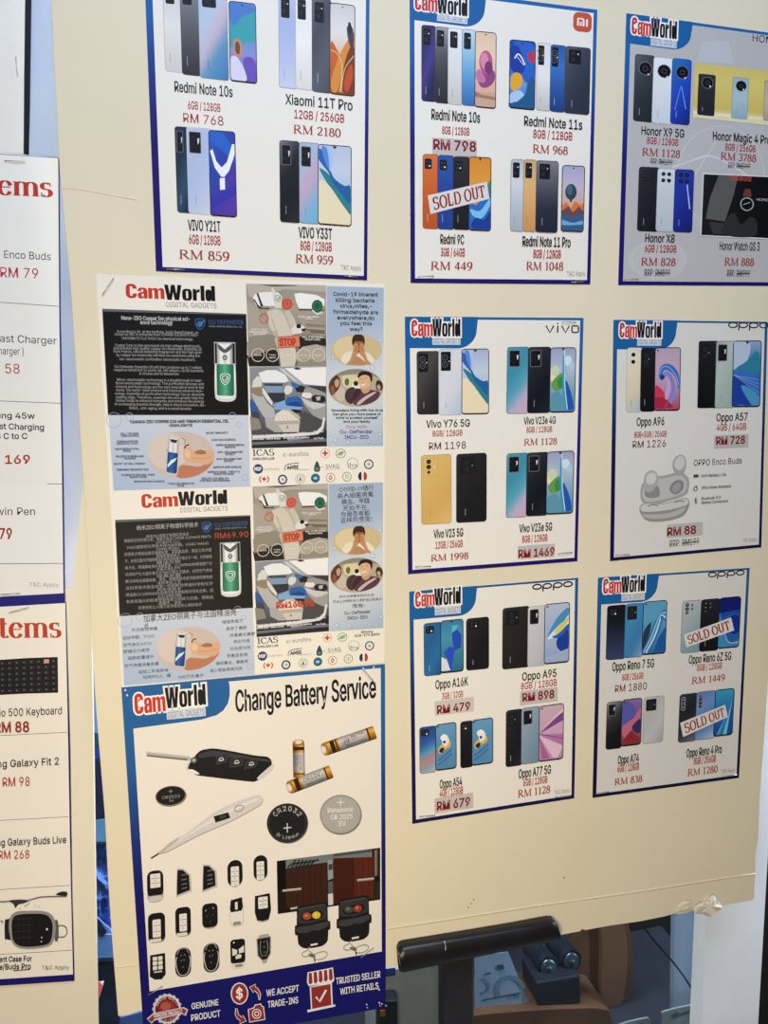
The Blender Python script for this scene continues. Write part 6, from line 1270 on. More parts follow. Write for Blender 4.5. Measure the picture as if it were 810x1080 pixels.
    c = z((470, 351))[0]; ring(k, *c, 4.6, 4.6, .7, '#c08a7a', 18); k.poly([(c[0], c[1] - 3), (c[0] + 2, c[1]), (c[0], c[1] + 3), (c[0] - 2, c[1])], '#a83a2c'); k.poly([(c[0], c[1] - 1.6), (c[0] + 1, c[1]), (c[0], c[1] + 1.6), (c[0] - 1, c[1])], '#ece6d8')
    c = z((552, 347))[0]; ring(k, *c, 4.5, 4.7, .8, '#7fa070', 18)
    for d in (-1.5, 0, 1.5): stroke(k, [(c[0] + d, c[1] - 2.4), (c[0] + d, c[1] + 2.4)], .6, '#8aa87c')
    c = z((631, 344))[0]
    k.poly(smooth([(c[0] - 1.4, c[1] - 4.4), (c[0] - 4.4, c[1] - 2), (c[0] - 4.2, c[1] + 2.8), (c[0] - 1.4, c[1] + 4.2)], 3, True), '#2b3450'); k.poly(smooth([(c[0] + 1.4, c[1] - 4.4), (c[0] + 4.4, c[1] - 2), (c[0] + 4.2, c[1] + 2.8), (c[0] + 1.4, c[1] + 4.2)], 3, True), '#b5402f')
    if lang == 'zh': k.up(); line_text(k, H, 'Gimmy', *z((650, 214))[0], 13, 2.4, '#2a2a2e', .03, slope=-.0); line_text(k, H, '018-979 8999', *z((650, 232))[0], 27, 2.6, '#2a2a2e', .03, slope=-.0)
    k.done()
for H, lang in ((HID, 'en'), (HL, 'zh')):
    # --- black panel with the pendant bottle
    k = mk('black_panel', H)
    quadfill(k, z1((61, 217), (785, 243), (797, 752), (90, 752)), lambda u, v: ramp(['#15161a', '#101013', '#0c0c0e'], v), 3, 3)
    k.poly(z1((61, 217), (785, 243), (785, 249), (62, 231)), '#5d6266')
    o = k.done()
    k = mk('shield_print', H, o); c = z1((553, 294))[0]
    def shield(k, c, r, col): k.poly(smooth([(c[0] - r, c[1] - r * .9), (c[0], c[1] - r * 1.15), (c[0] + r, c[1] - r * .9), (c[0] + r * .85, c[1] + r * .4), (c[0], c[1] + r * 1.25), (c[0] - r * .85, c[1] + r * .4)], 3, True), col)
    shield(k, c, 5.4, '#2a4d7c'); shield(k, c, 4.2, '#16263c'); shield(k, c, 2.6, '#3f6696'); stroke(k, [(c[0] - 4, c[1]), (c[0] - 1, c[1] + 3), (c[0] + 4.6, c[1] - 4)], .8, '#5a84b4')
    k.up(); line_text(k, H, 'CU DEFENDER', *z1((684, 296))[0], 37, 4.6, '#34507c', .02, slope=.01); line_text(k, H, 'NANO COPPER ESSENTIAL OIL', *z1((682, 311))[0], 35, 1.6, '#7c8594', .02, slope=.02); k.done()
    k = mk('pendant_bottle_print', H, o); b = Fr(z1((618, 384))[0], (116 / 4.765, 2 / 4.765), (5 / 4.765, 300 / 4.765))
    b.blob(k, [(.05, .4), (.08, .36), (.92, .36), (.96, .42), (.97, .85), (.88, .97), (.5, 1.0), (.14, .97), (.04, .86)], '#d2d4d2', 4); b.blob(k, [(.12, .38), (.88, .38), (.89, .84), (.82, .92), (.5, .95), (.18, .92), (.11, .84)], '#e4e8e4', 3)
    b.rr(k, '#2e7a5c', 0, nx=1, ny=1) if 0 else b.sub(.13, .36, .88, .9).rr(k, grad(['#22644a', '#3a8c6a', '#5cab86', '#2f8060', '#1f5f46'], 1, 0), 2.4, nx=12, ny=4)
    b.sub(.16, .02, .84, .37).rr(k, grad(['#9a9c9e', '#f2f2f0', '#c9c9c8', '#f0f0ee', '#86888a'], 1, 0), .6, nx=14, ny=3)
    b.line(k, [(.06, .01), (.06, .38)], 1.0, '#9a9c9c'); b.line(k, [(.95, .01), (.95, .4)], .9, '#8f9192'); b.blob(k, [(.22, .04), (.5, .1), (.8, .04), (.8, .1), (.6, .17), (.4, .17), (.22, .1)], '#55575a'); b.blob(k, [(.36, .06), (.5, .04), (.64, .06), (.5, .12)], '#e8e8e6'); b.line(k, [(.04, .01), (.96, .01)], .9, '#c9cacb')
    b.dot(k, .5, .26, 2.6, '#3a3c40'); b.dot(k, .5, .26, 1.5, '#c9cacb'); b.line(k, [(.5, .22), (.5, .3)], .5, '#2a2b2e')
    c = b(.5, .62); shield(k, c, 5.2, '#cfe2d6'); shield(k, c, 4.3, '#348062'); shield(k, c, 3.2, '#cfe2d6'); shield(k, c, 2.5, '#3a8868'); stroke(k, [(c[0] - 2.4, c[1]), (c[0], c[1] + 1.8), (c[0] + 3, c[1] - 2.4)], .7, '#dcebe2')
    k.done()
    k = Each('panel_text', H, o)
    if lang == 'en':
        for t, x, y, w, h in (('Nano-ZEO Copper Ion physical sci-', 330, 275, 72, 3.9), ('ence technology', 334, 296, 34, 3.9)): line_text(k, H, t, *z1((x, y))[0], w, h, '#b9b9b9', .025, slope=.015)
        T = (('According to Dr. at the institute, Ionic NanoCopper, as', 340, 340, 86), ('known as INC is extracted from COPPER SULPHATE PEN-', 335, 354, 88), ('TAHYDRATE Cu2 5H2O via chemical technology.', 338, 374, 76),
             ('Copper Ionic is then processed via high voltage electrolysis,', 340, 409, 90), ('and extracts high quality copper ion molecules. Essential oil', 340, 424, 93), ('from France, natural botanical fragrances and the high qual-', 342, 440, 94), ('ity copper ion molecules will then be combined using the', 342, 458, 88), ('ion-electrostatic purification electrolytic treatment.', 340, 478, 80),
             ('CU Defender Essential Oil will then produce up to 7 million', 342, 517, 92), ('negative ions/cm3 to purify air, kill odours, to kill bacteria', 345, 533, 94), ('& viruses and to deodorize.', 348, 550, 42),
             ('Micro-electrostatic technology is a breakthrough in tradi-', 350, 582, 90), ('tional electrostatic technology. The purification process and', 350, 599, 93), ('science and technology are the very innovative level in the', 350, 617, 93), ('world. The world-class science and chemical advance tech-', 350, 634, 92), ('nology. Essential oil purification technology has an absolute', 350, 652, 94), ('leading edge. Therefore, essential oils also greatly help the', 350, 670, 92), ('human body to enhance immunity and enhance the energy', 352, 687, 93), ('of exchanging physical strength, help in blood circulation, dis-', 352, 705, 96), ('infect... anti-aging, and is a mood booster.', 355, 724, 66))
        for t, x, y, w in T: line_text(k, H, t, *z1((x, y))[0], w, 2.7, '#9a9a9a', .01, slope=.012)
    else:
        k2 = Z(115, 535, 5.226); HI = np.linalg.inv(H)
        def tl(t, x, y, w, h, c, bold=0.0):
            own = isinstance(k, Each); k_ = k.new() if own else k; g, f = glyphs(t, 0, 2); w /= 5.226; h /= 5.226; q = k2((x, y))[0]; sl = -.055
            k_.add([hmap(HI, q[0] - w / 2 + w * a - .03 * h * e_, q[1] - sl * w / 2 + sl * w * a - h * e_) for a, e_ in g], f, c)
            if own: k_.done()
        tl('纳米ZEO铜离子物理科学技术', 322, 116, 340, 22, '#b4b4b4', .01)
        rows = ('纳米ZEO铜离子物理科学技术', '根据研究所的博士说，铜离子是从COPPER SULPHATE PENTA', 'HYDRATE Cu2', '5H2O提取的化学技术称为纳米铜，IONIC NANO', 'COPPER 即为INC', '的铜离子再经由高压电解处理，萃取高品质，再加工技术提', '取高质量铜离子', '子，在将法国天然植物精油与高品质铜离子结合于一体。天然植物', '精油与铜', '离子后，再用静电净化电解处理，CU DEFENDER精油便产生', '负离子净化空气', '可同时产生大量负离子达7000万每立方厘米，达到空气净化', '除臭杀菌', '解决异味及细菌病毒。首先，微静电技术是突破传统静电技', '术的净化工艺', '且科学技术是全球第一的创新世界级科学和化学', '的先进技术', '精油类CU DEFENDER纯净化技术拥有绝对领先优势，因', '此对人体有极大帮助', '有更有强大的促进增强免疫力和体力交换，帮助血', '液循环，消炎', '抗衰老和让人精力充沛是您的心情好助手')
        for i, t in enumerate(rows):
            y = 162 + i * 18.6; wide = i % 2 == 1 or i == 21
            tl(t, 322 + i * .7, y, (480 if i not in (3, 21) else (450 if i == 3 else 350)) if wide else (235 if i == 0 else 130), 15, '#9c9c9c')
        tl('RM69.90', 676, 168, 184, 30, '#c8532f', .05)
    k.done()
    # --- pale blue highlights panel
    k = mk('highlights_panel', H)
    quadfill(k, z3((93, 38), (796, 38), (805, 397), (118, 417)), lambda u, v: mix(ramp(['#c4cfdd', '#a9bdd8', '#93afd3'], v), '#c9cdd6', .35 + .4 * u), 4, 6)
    for x, y, r in ((120, 62, 8), (198, 46, 4.2), (715, 40, 3.5), (748, 84, 2.6), (778, 352, 3)): c = z3((x, y))[0]; ring(k, *c, r, r, .5, '#93a5bf', 18, 0)
    o = k.done(); z = z3
    k = mk('hand_photo', H, o, 'oval photo of fingers holding a small blue bottle'); e = Fr(z((288, 120))[0], (338 / 4.765, 0), (0, 236 / 4.765))
    e.ell(k, .5, .5, .5, .5, '#c8b8ae', 44); e.ell(k, .3, .42, .3, .38, '#d2c4ba', 30)
    def ino(pts): return [(.5 + (x - .5) * min(1, .495 / max(math.hypot(x - .5, y - .5), 1e-6)), .5 + (y - .5) * min(1, .495 / max(math.hypot(x - .5, y - .5), 1e-6))) for x, y in smooth(pts, 4, True)]
    e.poly(k, ino([(.42, .86), (.5, .72), (.62, .72), (.78, .74), (.98, .62), (.99, .7), (.8, .94), (.56, 1.0), (.44, .96)]), '#b9795c')
    e.poly(k, ino([(.55, .36), (.58, .32), (.66, .38), (.74, .42), (.84, .4), (.99, .42), (1, .56), (.9, .7), (.78, .68), (.66, .66), (.56, .6), (.53, .48)]), '#d6a884'); e.poly(k, ino([(.7, .44), (.78, .39), (.86, .42), (.86, .48), (.74, .48)]), '#a86c4c'); e.poly(k, ino([(.56, .4), (.6, .38), (.64, .46), (.62, .56), (.56, .54)]), '#e2bf9c'); e.line(k, smooth([(.66, .56), (.8, .58), (.94, .54)]), .4, '#a8724f')
    bt = Fr(e(.3, .1), (20 / 4.765 * 3.2, 2.2), (-2.6, 40))
    bt.blob(k, [(.0, .4), (.04, .38), (.96, .38), (1, .42), (1, .88), (.85, .99), (.5, 1.0), (.12, .98), (0, .88)], '#b9bfc6', 3); bt.sub(.1, .38, .9, .94).rr(k, grad(['#173a72', '#2a62a4', '#1f4c8c', '#14305e'], 1, 0), 2, nx=8, ny=3)
    bt.sub(.08, .02, .9, .4).rr(k, grad(['#9a9ca2', '#eceef0', '#c4c6ca', '#e8eaec', '#8e9096'], 1, 0), .6, nx=10, ny=2); bt.poly(k, [(.2, .06), (.8, .06), (.7, .14), (.3, .14)], '#26262a'); bt.poly(k, [(.14, .74), (.4, .6), (.84, .52), (.7, .62), (.4, .72), (.16, .82)], '#d2dfee')
    e.line(k, smooth([(.5, .14), (.56, .18), (.54, .28)]), .5, '#5a4a44'); e.line(k, smooth([(.62, .28), (.57, .3), (.55, .36)]), 1.3, '#26262a'); k.done()
    k = Each('panel_text', H, o)
    if lang == 'en':
        line_text(k, H, 'CANADA ZEO COPPER ION AND FRENCH ESSENTIAL OIL', *z((450, 76))[0], 104, 3, '#26282e', .04, slope=-.008); line_text(k, H, 'HIGHLIGHTS', *z((456, 95))[0], 24, 2.6, '#26282e', .04, slope=-.01)
        for t, x, y, w in (('KILL THE NEW', 200, 135, 19), ('CORONAVIRUS', 200, 146, 19), ('FORMALDEHYDE', 188, 174, 22), ('REMOVAL,TVOC', 188, 185, 22), ('AIR PURIFICATION', 184, 212, 25), ('5HCO', 186, 223, 8), ('RELIEVE STRESS AND', 200, 249, 29), ('FATIGUE', 200, 260, 12), ('BOOST UP CELL ENERGY', 200, 286, 33), ('AIRBORNE DISINFECTION', 213, 316, 34), ('ELIMINATE SECOND-HAND', 242, 342, 35), ('SMOKE ODOR', 242, 353, 18), ('REMOVE PM2.5,SMOG', 298, 375, 32), ('7 MILLION NEGATIVE', 456, 386, 28), ('IONS', 456, 397, 7),
                           ('BOOST IMMUNITY', 640, 131, 23), ('CONTAIN EUGENOL', 672, 166, 26), ('IMPROVE RHINORRHEA', 704, 192, 30), ('SINUSITIS', 704, 203, 11), ('ANTI-INFLAMMATORY', 705, 228, 27), ('EFFECT', 705, 239, 10), ('ANTI-INFLAMMATORY', 699, 262, 27), ('EFFECT', 699, 273, 10), ('IMPROVE SKIN DISEASE', 690, 303, 30), ('IMPROVE NOSE, THROAT &', 672, 327, 34), ('SENSITIVE SKIN', 672, 338, 21), ('REDUCE THE RISK OF', 628, 360, 28), ('CONTRACTING DISEASES', 628, 371, 32)):
            line_text(k, H, t, *z((x, y))[0], w, 1.9, '#3a3e48', .03, slope=-.01)
    else:
        k2 = Z(100, 570, 4.765); HI = np.linalg.inv(H)
        def tl(t, x, y, w, h, c, bold=0.0):
            own = isinstance(k, Each); k_ = k.new() if own else k; g, f = glyphs(t, 0, 2); w /= 4.765; h /= 4.765; q = k2((x, y))[0]; sl = -.075
            k_.add([hmap(HI, q[0] - w / 2 + w * a - .03 * h * e_, q[1] - sl * w / 2 + sl * w * a - h * e_) for a, e_ in g], f, c)
            if own: k_.done()
        tl('加拿大ZEO铜离子与法国精油亮', 478, 391, 466, 29, '#26282e', .004); tl('点', 258, 440, 24, 20, '#3a3e48')
        for t, x, y, w in (('歼灭新冠病毒', 250, 454, 130), ('祛除甲醛、TVOC', 220, 493, 160), ('空气净化5HCO', 214, 529, 140), ('舒缓压力疲劳', 210, 562, 132), ('细胞能量提升', 232, 595, 132), ('空气传播消毒杀菌', 236, 632, 172), ('祛除二手烟异味', 294, 664, 150), ('祛除PM2.5、霾', 312, 690, 140), ('7000万负离子', 482, 690, 130), ('增强免疫力', 692, 414, 104), ('具有丁香酚', 712, 448, 104), ('改善鼻炎鼻窦', 742, 480, 126), ('消炎作用', 736, 514, 82), ('抗炎症功效', 732, 548, 104), ('改善皮肤病', 716, 584, 104), ('喉咙鼻炎、鼻敏感', 690, 620, 160), ('减少感染疾病风险', 660, 656, 164)):
            tl(t, x, y, w, 14, '#4a4e58')
    k.done()
    # --- shop name above each half
    s.base(2); k = Ink('shop_lettering', s); k.up(); q = (z1 if lang == 'en' else z3)
    sl = .03 if lang == 'en' else -.045
    if lang == 'en': A, Bq, C = ((181, 375), 166, 15), ((375, 630), 176, 16), ((384, 636), 212, 5.2)
    else: A, Bq, C = ((260, 443), 500, 14.4), ((443, 690), 488, 14.8), ((454, 692), 522, 5)
    for t, ((x0, x1), by, h), c, bo in (('Cam', A, '#c23a26', 1), ('World', Bq, '#131216', 1), ('DIGITAL GADGETS', C, '#6f7074', 0)):
        pt = q(((x0 + x1) / 2, by))[0]; s.print_text(k, t, pt[0], pt[1], (x1 - x0) / 4.765, h, c, 'heavy' if bo else 'sans', 0.0, slope=sl)
    k.done()

# ------------------------------------------------------------------ battery service poster
s = Sheet('poster', [(128, 725), (406, 700.4), (407, 1062.6), (152.5, 1108)], YB, 'blue edged poster of a car key, coin cells, batteries and many key fobs', paper='#e8e2d8', lift=.0012)
border(s, 9, 3.5, 4.6, 3, '#22609c', '#171462')
zb = Z(120, 690, 2.7); zk = Z(120, 880, 4.765); zr = Z(270, 880, 5.4)
k = Ink('navy_band', s); k.poly([(150.2, 1047), (153.6, 1046.4), (280, 1024.6), (402, 1003.6), (406.6, 1003), (407, 1062), (152.5, 1107)], '#171664'); band = k.done()
k = Ink('header_patch', s); k.poly(zb((22, 96), (326, 76), (330, 88), (330, 118), (325, 140), (312, 160), (292, 174), (250, 186), (55, 212), (30, 216)), '#1f5f9c'); k.done()
shop_name(s, (142.4, 175, 751.6, 21), (174.6, 217.4, 745.2, 22), (176, 217, 755.6, 8), slope=-.1)
s.text('service_heading', 'Change Battery Service', 322.6, 743.2, 147.6, 22.5, '#17151a', bold=.014, res=4, slope=-.105)
s.base(30); k = Ink('car_key_picture', s, None, 'folding car key with black body')
k.poly(zb((92, 276), (212, 289), (224, 300), (210, 303), (94, 290)), '#b3afa9'); k.poly(zb((94, 286), (210, 298), (210, 303), (94, 291)), '#6f6c69'); k.poly(zb((92, 276), (212, 289), (212, 292), (92, 279)), '#d6d3ce')
k.poly(smooth(zb((210, 335), (208, 318), (222, 296), (242, 290), (262, 300), (248, 340), (232, 342)), 4, True), '#c4c1bd')
k.poly(smooth(zb((212, 322), (240, 280), (266, 270), (300, 270), (400, 288), (436, 292), (449, 304), (446, 322), (420, 350), (404, 362), (380, 362), (260, 348), (230, 342)), 4, True), '#1b1a1d')
k.poly(smooth(zb((410, 350), (446, 318), (457, 312), (452, 330), (424, 354), (412, 357)), 3, True), '#cfccc8'); k.poly(smooth(zb((240, 288), (262, 278), (300, 276), (400, 294), (440, 300), (436, 306), (300, 290), (250, 296)), 3, True), '#3c3b3f')
k.poly(smooth(zb((209, 330), (224, 328), (242, 338), (240, 342), (214, 338)), 3, True), '#e4e2de'); disc(k, *zb((228, 302))[0], 3.4, 3.2, '#5c5a5c', 14); disc(k, *zb((228, 302))[0], 1.8, 1.7, '#b5b3b0', 10)
for q in (((292, 290), (326, 282), (322, 306), (292, 314)), ((332, 298), (372, 290), (366, 316), (330, 322)), ((376, 306), (414, 296), (404, 320), (370, 328))): k.poly(zb(*q), '#2f2e32'); stroke(k, zb(*q), .5, '#4c4b50', True)
for x, y in ((306, 299), (350, 307), (392, 312)): c = zb((x, y))[0]; ring(k, *c, 2.2, 1.6, .8, '#cfcdca', 12, -20); stroke(k, [(c[0] - 2.6, c[1] + 1.6), (c[0] + 3, c[1] + .6)], .7, '#cfcdca')
k.done()
def cell(name, ax, bx, r, rings, txt):
    """a cylinder battery printed lying from ax (near end) to bx; r half-width in photo units"""
    if rings[0] != .22: s.base(30)
    k = Ink(name, s); dx, dy = bx[0] - ax[0], bx[1] - ax[1]; l = math.hypot(dx, dy); nx_, ny_ = -dy / l, dx / l
    fr = Fr((ax[0] - nx_ * r, ax[1] - ny_ * r), (dx, dy), (nx_ * 2 * r, ny_ * 2 * r))
    fr.rr(k, grad([(0, '#8a5a1c'), (.25, '#e0b45c'), (.5, '#c8892c'), (1, '#5c3a10')]), 1.6, nx=2, ny=10)
    fr.sub(.3, 0, .84, 1).rr(k, grad([(0, '#7c7a78'), (.25, '#d2d0cc'), (.6, '#a9a7a4'), (1, '#55534f')]), 0, nx=2, ny=10)
    for a in rings: fr.sub(a, 0, a + .03, 1).rr(k, '#3a2a14', 0, nx=1, ny=1)
    disc(k, *fr(.02, .5), r * .55, r * .98, '#a87428', 20, math.degrees(math.atan2(dy, dx))); disc(k, *fr(-.0, .5), r * .36, r * .6, '#d9d6d0', 18, math.degrees(math.atan2(dy, dx)))
    fr.sub(.14, .04, .22, .96).rr(k, '#2a2016', 0, nx=1, ny=1)
    k.up(); sgn = txt[2] if len(txt) > 2 else 1
    for t, u0, u1, v0, h in txt[0]:
        g, f = glyphs(t, .01, 1); k.add([fr(u0 + (u1 - u0) * a, v0 - h * b) for a, b in g], f, '#26262a')
    return k.done()
cell('battery_picture', zb((598, 272))[0], zb((744, 222))[0], 7.0, (.24, .86), ((('L828', .36, .5, .7, .3), ('23A 12V', .4, .66, .48, .26), ('BATTERY', .56, .82, .3, .18), ('Made in China', .42, .8, .84, .14)),))
cell('battery_picture', zb((526, 250))[0], zb((528, 352))[0], 6.2, (.2, .88), ((('L828 BATTERY', .36, .8, .44, .2), ('23A 12V', .36, .66, .8, .28)),))
cell('battery_picture', zb((500, 380))[0], zb((620, 334))[0], 7.0, (.22, .86), ((('23A', .34, .5, .5, .3), ('12V', .52, .74, .5, .3), ('Made in China', .4, .8, .84, .14)),))
def coin(name, c, rx, ry, rot, rim, face, words, col, plus):
    s.base(30); k = Ink(name, s); disc(k, c[0] + .5, c[1] + 1.0, rx, ry, '#6b6a68', 40, rot); disc(k, *c, rx, ry, rim, 40, rot); disc(k, *c, rx * .94, ry * .94, face, 40, rot); k.up()
    for t, dx, by, w, h, sl in words: s.print_text(k, t, c[0] + dx, c[1] + by, w, h, col, bold=.01, slope=sl)
    x, y, r = plus; stroke(k, [(c[0] + x - r, c[1] + y + .2), (c[0] + x + r, c[1] + y - .4)], .8, col); stroke(k, [(c[0] + x, c[1] + y - r), (c[0] + x, c[1] + y + r)], .8, col)
    return k.done()
coin('coin_cell_picture', zb((162, 403))[0], 16.4, 10.4, -8, '#8b8883', '#1d1b1c', (('CR2032', .5, 2.6, 19, 3, -.1), ('3V', 1, 6.6, 5, 2.6, -.1)), '#8f8c88', (0, -4.6, 2))
def arctext(k, t, c, rx, ry, a0, a1, h, col, flip=False):
    n = len(t)
    for i, ch in enumerate(t):
        if ch == ' ': continue
        a = math.radians(a0 + (a1 - a0) * i / (n - 1)); g, f = glyphs(ch, .01, 2)
        px, py = c[0] + rx * math.cos(a), c[1] - ry * math.sin(a)
        ux, uy = (math.sin(a), math.cos(a)) if not flip else (-math.sin(a), -math.cos(a)); vx, vy = -uy, ux
        w = h * (.32 if ch in 'ifIl1' else .72)
        k.add([(px + ux * w * (p - .5) - vx * h * q, py + uy * w * (p - .5) - vy * h * q) for p, q in g], f, col)
c = zb((494, 481))[0]
s.base(30); k = Ink('coin_cell_picture', s); disc(k, c[0] + .6, c[1] + .8, 21.8, 21, '#8b8985', 44, -10); disc(k, *c, 21.6, 20.8, '#201e20', 44, -10); ring(k, *c, 19.8, 19, .5, '#4a484a', 40); k.up()
arctext(k, 'CR2032', c, 13.6, 13, 142, 38, 5, '#c9c6c2'); arctext(k, '3V Lithium', c, 17.6, 17, 230, 312, 3.4, '#b5b2ae', True)
x, y = c[0], c[1] + 5; stroke(k, [(x - 4, y + .4), (x + 4.4, y - .6)], .9, '#dcd9d4'); stroke(k, [(x, y - 5), (x, y + 5)], .9, '#dcd9d4'); k.done()
coin('coin_cell_picture', zb((646, 456))[0], 22, 20.6, -8, '#8f8c88', '#aaa7a2', (('Panasonic', 0, -2.4, 27, 5, -.06), ('CR 2025', 1, 5.0, 23, 5, -.06), ('3V', 1.6, 12, 8, 5, -.06)), '#e6e3dd', (0, -12.6, 4))
s.base(30); k = Ink('thermometer_picture', s); T = smooth(zb((124, 565), (150, 552), (220, 500), (284, 452), (340, 424), (400, 403), (416, 402), (424, 410), (420, 424), (400, 438), (330, 476), (260, 506), (204, 534), (150, 562)), 3, True)
k.poly([(a + .4, b + 1.2) for a, b in T], '#a8a39c'); k.poly(T, '#cfcac8'); k.poly(smooth(zb((160, 548), (230, 500), (300, 456), (360, 428), (408, 410), (404, 418), (330, 452), (240, 500)), 3, True), '#dedad8')
k.poly(zb((284, 462), (326, 450), (332, 466), (290, 480)), '#1e1e20'); k.poly(zb((300, 462), (318, 457), (320, 464), (302, 470)), '#3c403c'); stroke(k, smooth(zb((344, 440), (356, 430), (370, 434), (362, 446), (348, 448)), 3, True), .7, '#5c5a58', True)
k.poly([(165.2, 901.6), (167.6, 900.2), (159.6, 906), (158.8, 904.8)], '#55514e'); k.poly([(158.8, 904.6), (167.4, 899.4), (168, 901), (159.8, 906)], '#3e3b3a'); k.poly([(167, 899.2), (180, 888), (190, 882), (186, 888), (168.4, 901.2)], '#b9b4b0'); k.done()
# key fobs, fifteen pictures
def fob(x, y, w, h, kind):
    """zoom units: centre x, centre y, width, height"""
    s.base(30); k = Ink('key_fob_picture', s); c = zk((x, y))[0]; W, H_ = w / 4.765, h / 4.765; sl = -.13
    f = Fr((c[0] - W / 2, c[1] - H_ / 2 - sl * W / 2), (W, sl * W), (.02 * H_, H_)); B_, S_, K = '#19181b', '#cbc7c2', '#38373b'
    def pad(u0, v0, u1, v1, n, col='#dedad4'):
        g = f.sub(u0, v0, u1, v1); g.rr(k, col, 1.0, nx=1, ny=4)
        for i in range(1, n): g.line(k, [(0.08, i / n), (.92, i / n)], .5, '#5a585a')
        for i in range(n): g.dot(k, .5, (i + .5) / n, .5, '#4a484a', 6)
    if kind == 'cap':
        f.rr(k, '#a6a29d', W * .35, nx=2); f.sub(0, .0, 1, .78).rr(k, B_, W * .4, nx=2, corners=(1, 1, .3, .3)); pad(.2, .1, .82, .54, 3); f.sub(.06, .8, .94, .97).rr(k, '#c6c2bd', W * .3, nx=2)
    elif kind == 'wedge':
        for q, cl in (([(.1, .0), (.5, .04), (.95, .28), (1, .86), (.0, 1.0), (.04, .5)], '#b9b6b2'), ([(.12, .06), (.46, .08), (.84, .3), (.88, .8), (.06, .92), (.08, .5)], B_)): f.poly(k, q, cl)
        for v in (.26, .42, .58, .72): f.line(k, [(.36, v), (.7, v - .02)], .8, '#7c7a7c')
    elif kind == 'oval':
        f.rr(k, '#8a8783', W * .5, nx=2); f.sub(0, 0, 1, .96).rr(k, B_, W * .5, nx=2); pad(.22, .24, .76, .96, 4)
    elif kind == 'plain':
        f.rr(k, '#a9a5a0', W * .4, nx=2); f.sub(0, 0, 1, .94).rr(k, B_, W * .32, nx=2); [f.dot(k, u, v, .8, '#9a989a', 8) for u, v in ((.24, .26), (.72, .2))]; [f.dot(k, u, v, .6, '#5a585c', 8) for u, v in ((.3, .5), (.7, .46), (.5, .74))]
    elif kind == 'box':
        f.rr(k, '#8f8b87', W * .3, nx=2); f.sub(0, 0, 1, .96).rr(k, B_, W * .34, nx=2); pad(.26, .22, .74, .82, 3); f.sub(.08, .86, .76, .97).rr(k, '#d6d2cc', .8, nx=1, ny=2)
    elif kind == 'white':
        f.sub(.02, .1, 1, 1).rr(k, '#c9c5bf', W * .4, nx=2); f.sub(.06, .2, .94, .96).rr(k, '#e2ded7', W * .38, nx=2); f.poly(k, [(.1, .06), (.9, .0), (.94, .34), (.86, .46), (.12, .48), (.04, .38)], B_); f.sub(.4, .14, .58, .4).rr(k, '#dcd8d2', .6, nx=1, ny=2); f.sub(.24, .82, .78, .94).rr(k, '#8f8c88', 1, nx=1, ny=2)
    elif kind == 'taper':
        for i, cl in ((1.05, '#a9a5a0'), (1.0, B_)): f.poly(k, [(.02, .04), (.94, .0), (1, .6 * i), (.84, .93 * i), (.5, .97 * i), (.14, .92 * i), (0, .62 * i)], cl)
        pad(.22, .1, .8, .52, 3)
    elif kind == 'grid':
        f.poly(k, [(.04, .02), (.98, .0), (1, .82), (.76, 1), (.3, .98), (0, .84)], B_)
        for u in (.2, .54):
            for v in (.1, .28, .46): f.sub(u, v, u + .28, v + .15).rr(k, '#d9d5cf', .6, nx=1, ny=2)
        f.sub(.26, .66, .78, .72).rr(k, '#bdb9b4', .3, nx=1, ny=2)
    elif kind == 'ringed':
        f.rr(k, '#8f8c88', W * .48, nx=2); f.rr(k, B_, W * .46, .7, nx=2); f.line(k, smooth([(.12, .3), (.06, .5), (.2, .84), (.5, .94), (.8, .84), (.94, .5), (.88, .3)]), .8, '#bdbab6'); f.line(k, smooth([(.14, .22), (.3, .06), (.5, .03), (.7, .06), (.86, .22)]), .6, '#a9a6a2')
        for u, v in ((.38, .26), (.6, .26), (.4, .44), (.56, .42), (.48, .66)): f.dot(k, u, v, .8, '#6f6d70', 8)
    elif kind == 'three':
        f.rr(k, '#d6d2cb', W * .34, nx=2); f.sub(0, 0, 1, .8).rr(k, B_, W * .22, nx=2); f.dot(k, .24, .1, .9, '#dcd8d2')
        for q in ([(.12, .28), (.46, .36), (.44, .5), (.14, .54)], [(.56, .34), (.92, .22), (.92, .46), (.58, .48)], [(.34, .56), (.56, .5), (.76, .54), (.7, .64), (.36, .66)]): f.poly(k, q, '#d9d5cf')
        f.sub(.3, .84, .8, .93).rr(k, '#8b8884', .8, nx=1, ny=2)
    elif kind == 'shield':
        f.poly(k, [(.2, .02), (.84, .0), (.84, .06), (1, .12), (.96, .7), (.72, .9), (.66, 1), (.42, 1), (.34, .9), (.06, .72), (0, .14), (.18, .08)], '#a29f9b'); f.poly(k, [(.08, .14), (.92, .12), (.9, .68), (.66, .87), (.38, .87), (.12, .7)], B_); f.line(k, [(.3, .2), (.24, .5), (.34, .74), (.64, .74), (.78, .5), (.72, .2)], .7, '#8b8985')
        for v in (.26, .44, .62): f.dot(k, .52, v, 1.0, '#5f5d60', 8)
    k.done()
for a in ((207, 262, 82, 160, 'cap'), (350, 240, 80, 146, 'wedge'), (480, 218, 78, 142, 'wedge'), (608, 197, 76, 136, 'oval'), (736, 169, 70, 128, 'oval'), (214, 470, 86, 150, 'box'), (347, 440, 78, 148, 'box'), (482, 411, 78, 128, 'plain'), (616, 392, 72, 146, 'white'), (748, 370, 82, 140, 'taper'),
          (219, 666, 80, 130, 'grid'), (347, 643, 82, 150, 'ringed'), (489, 620, 82, 150, 'ringed'), (622, 602, 74, 150, 'three'), (753, 575, 76, 146, 'shield')): fob(*a)
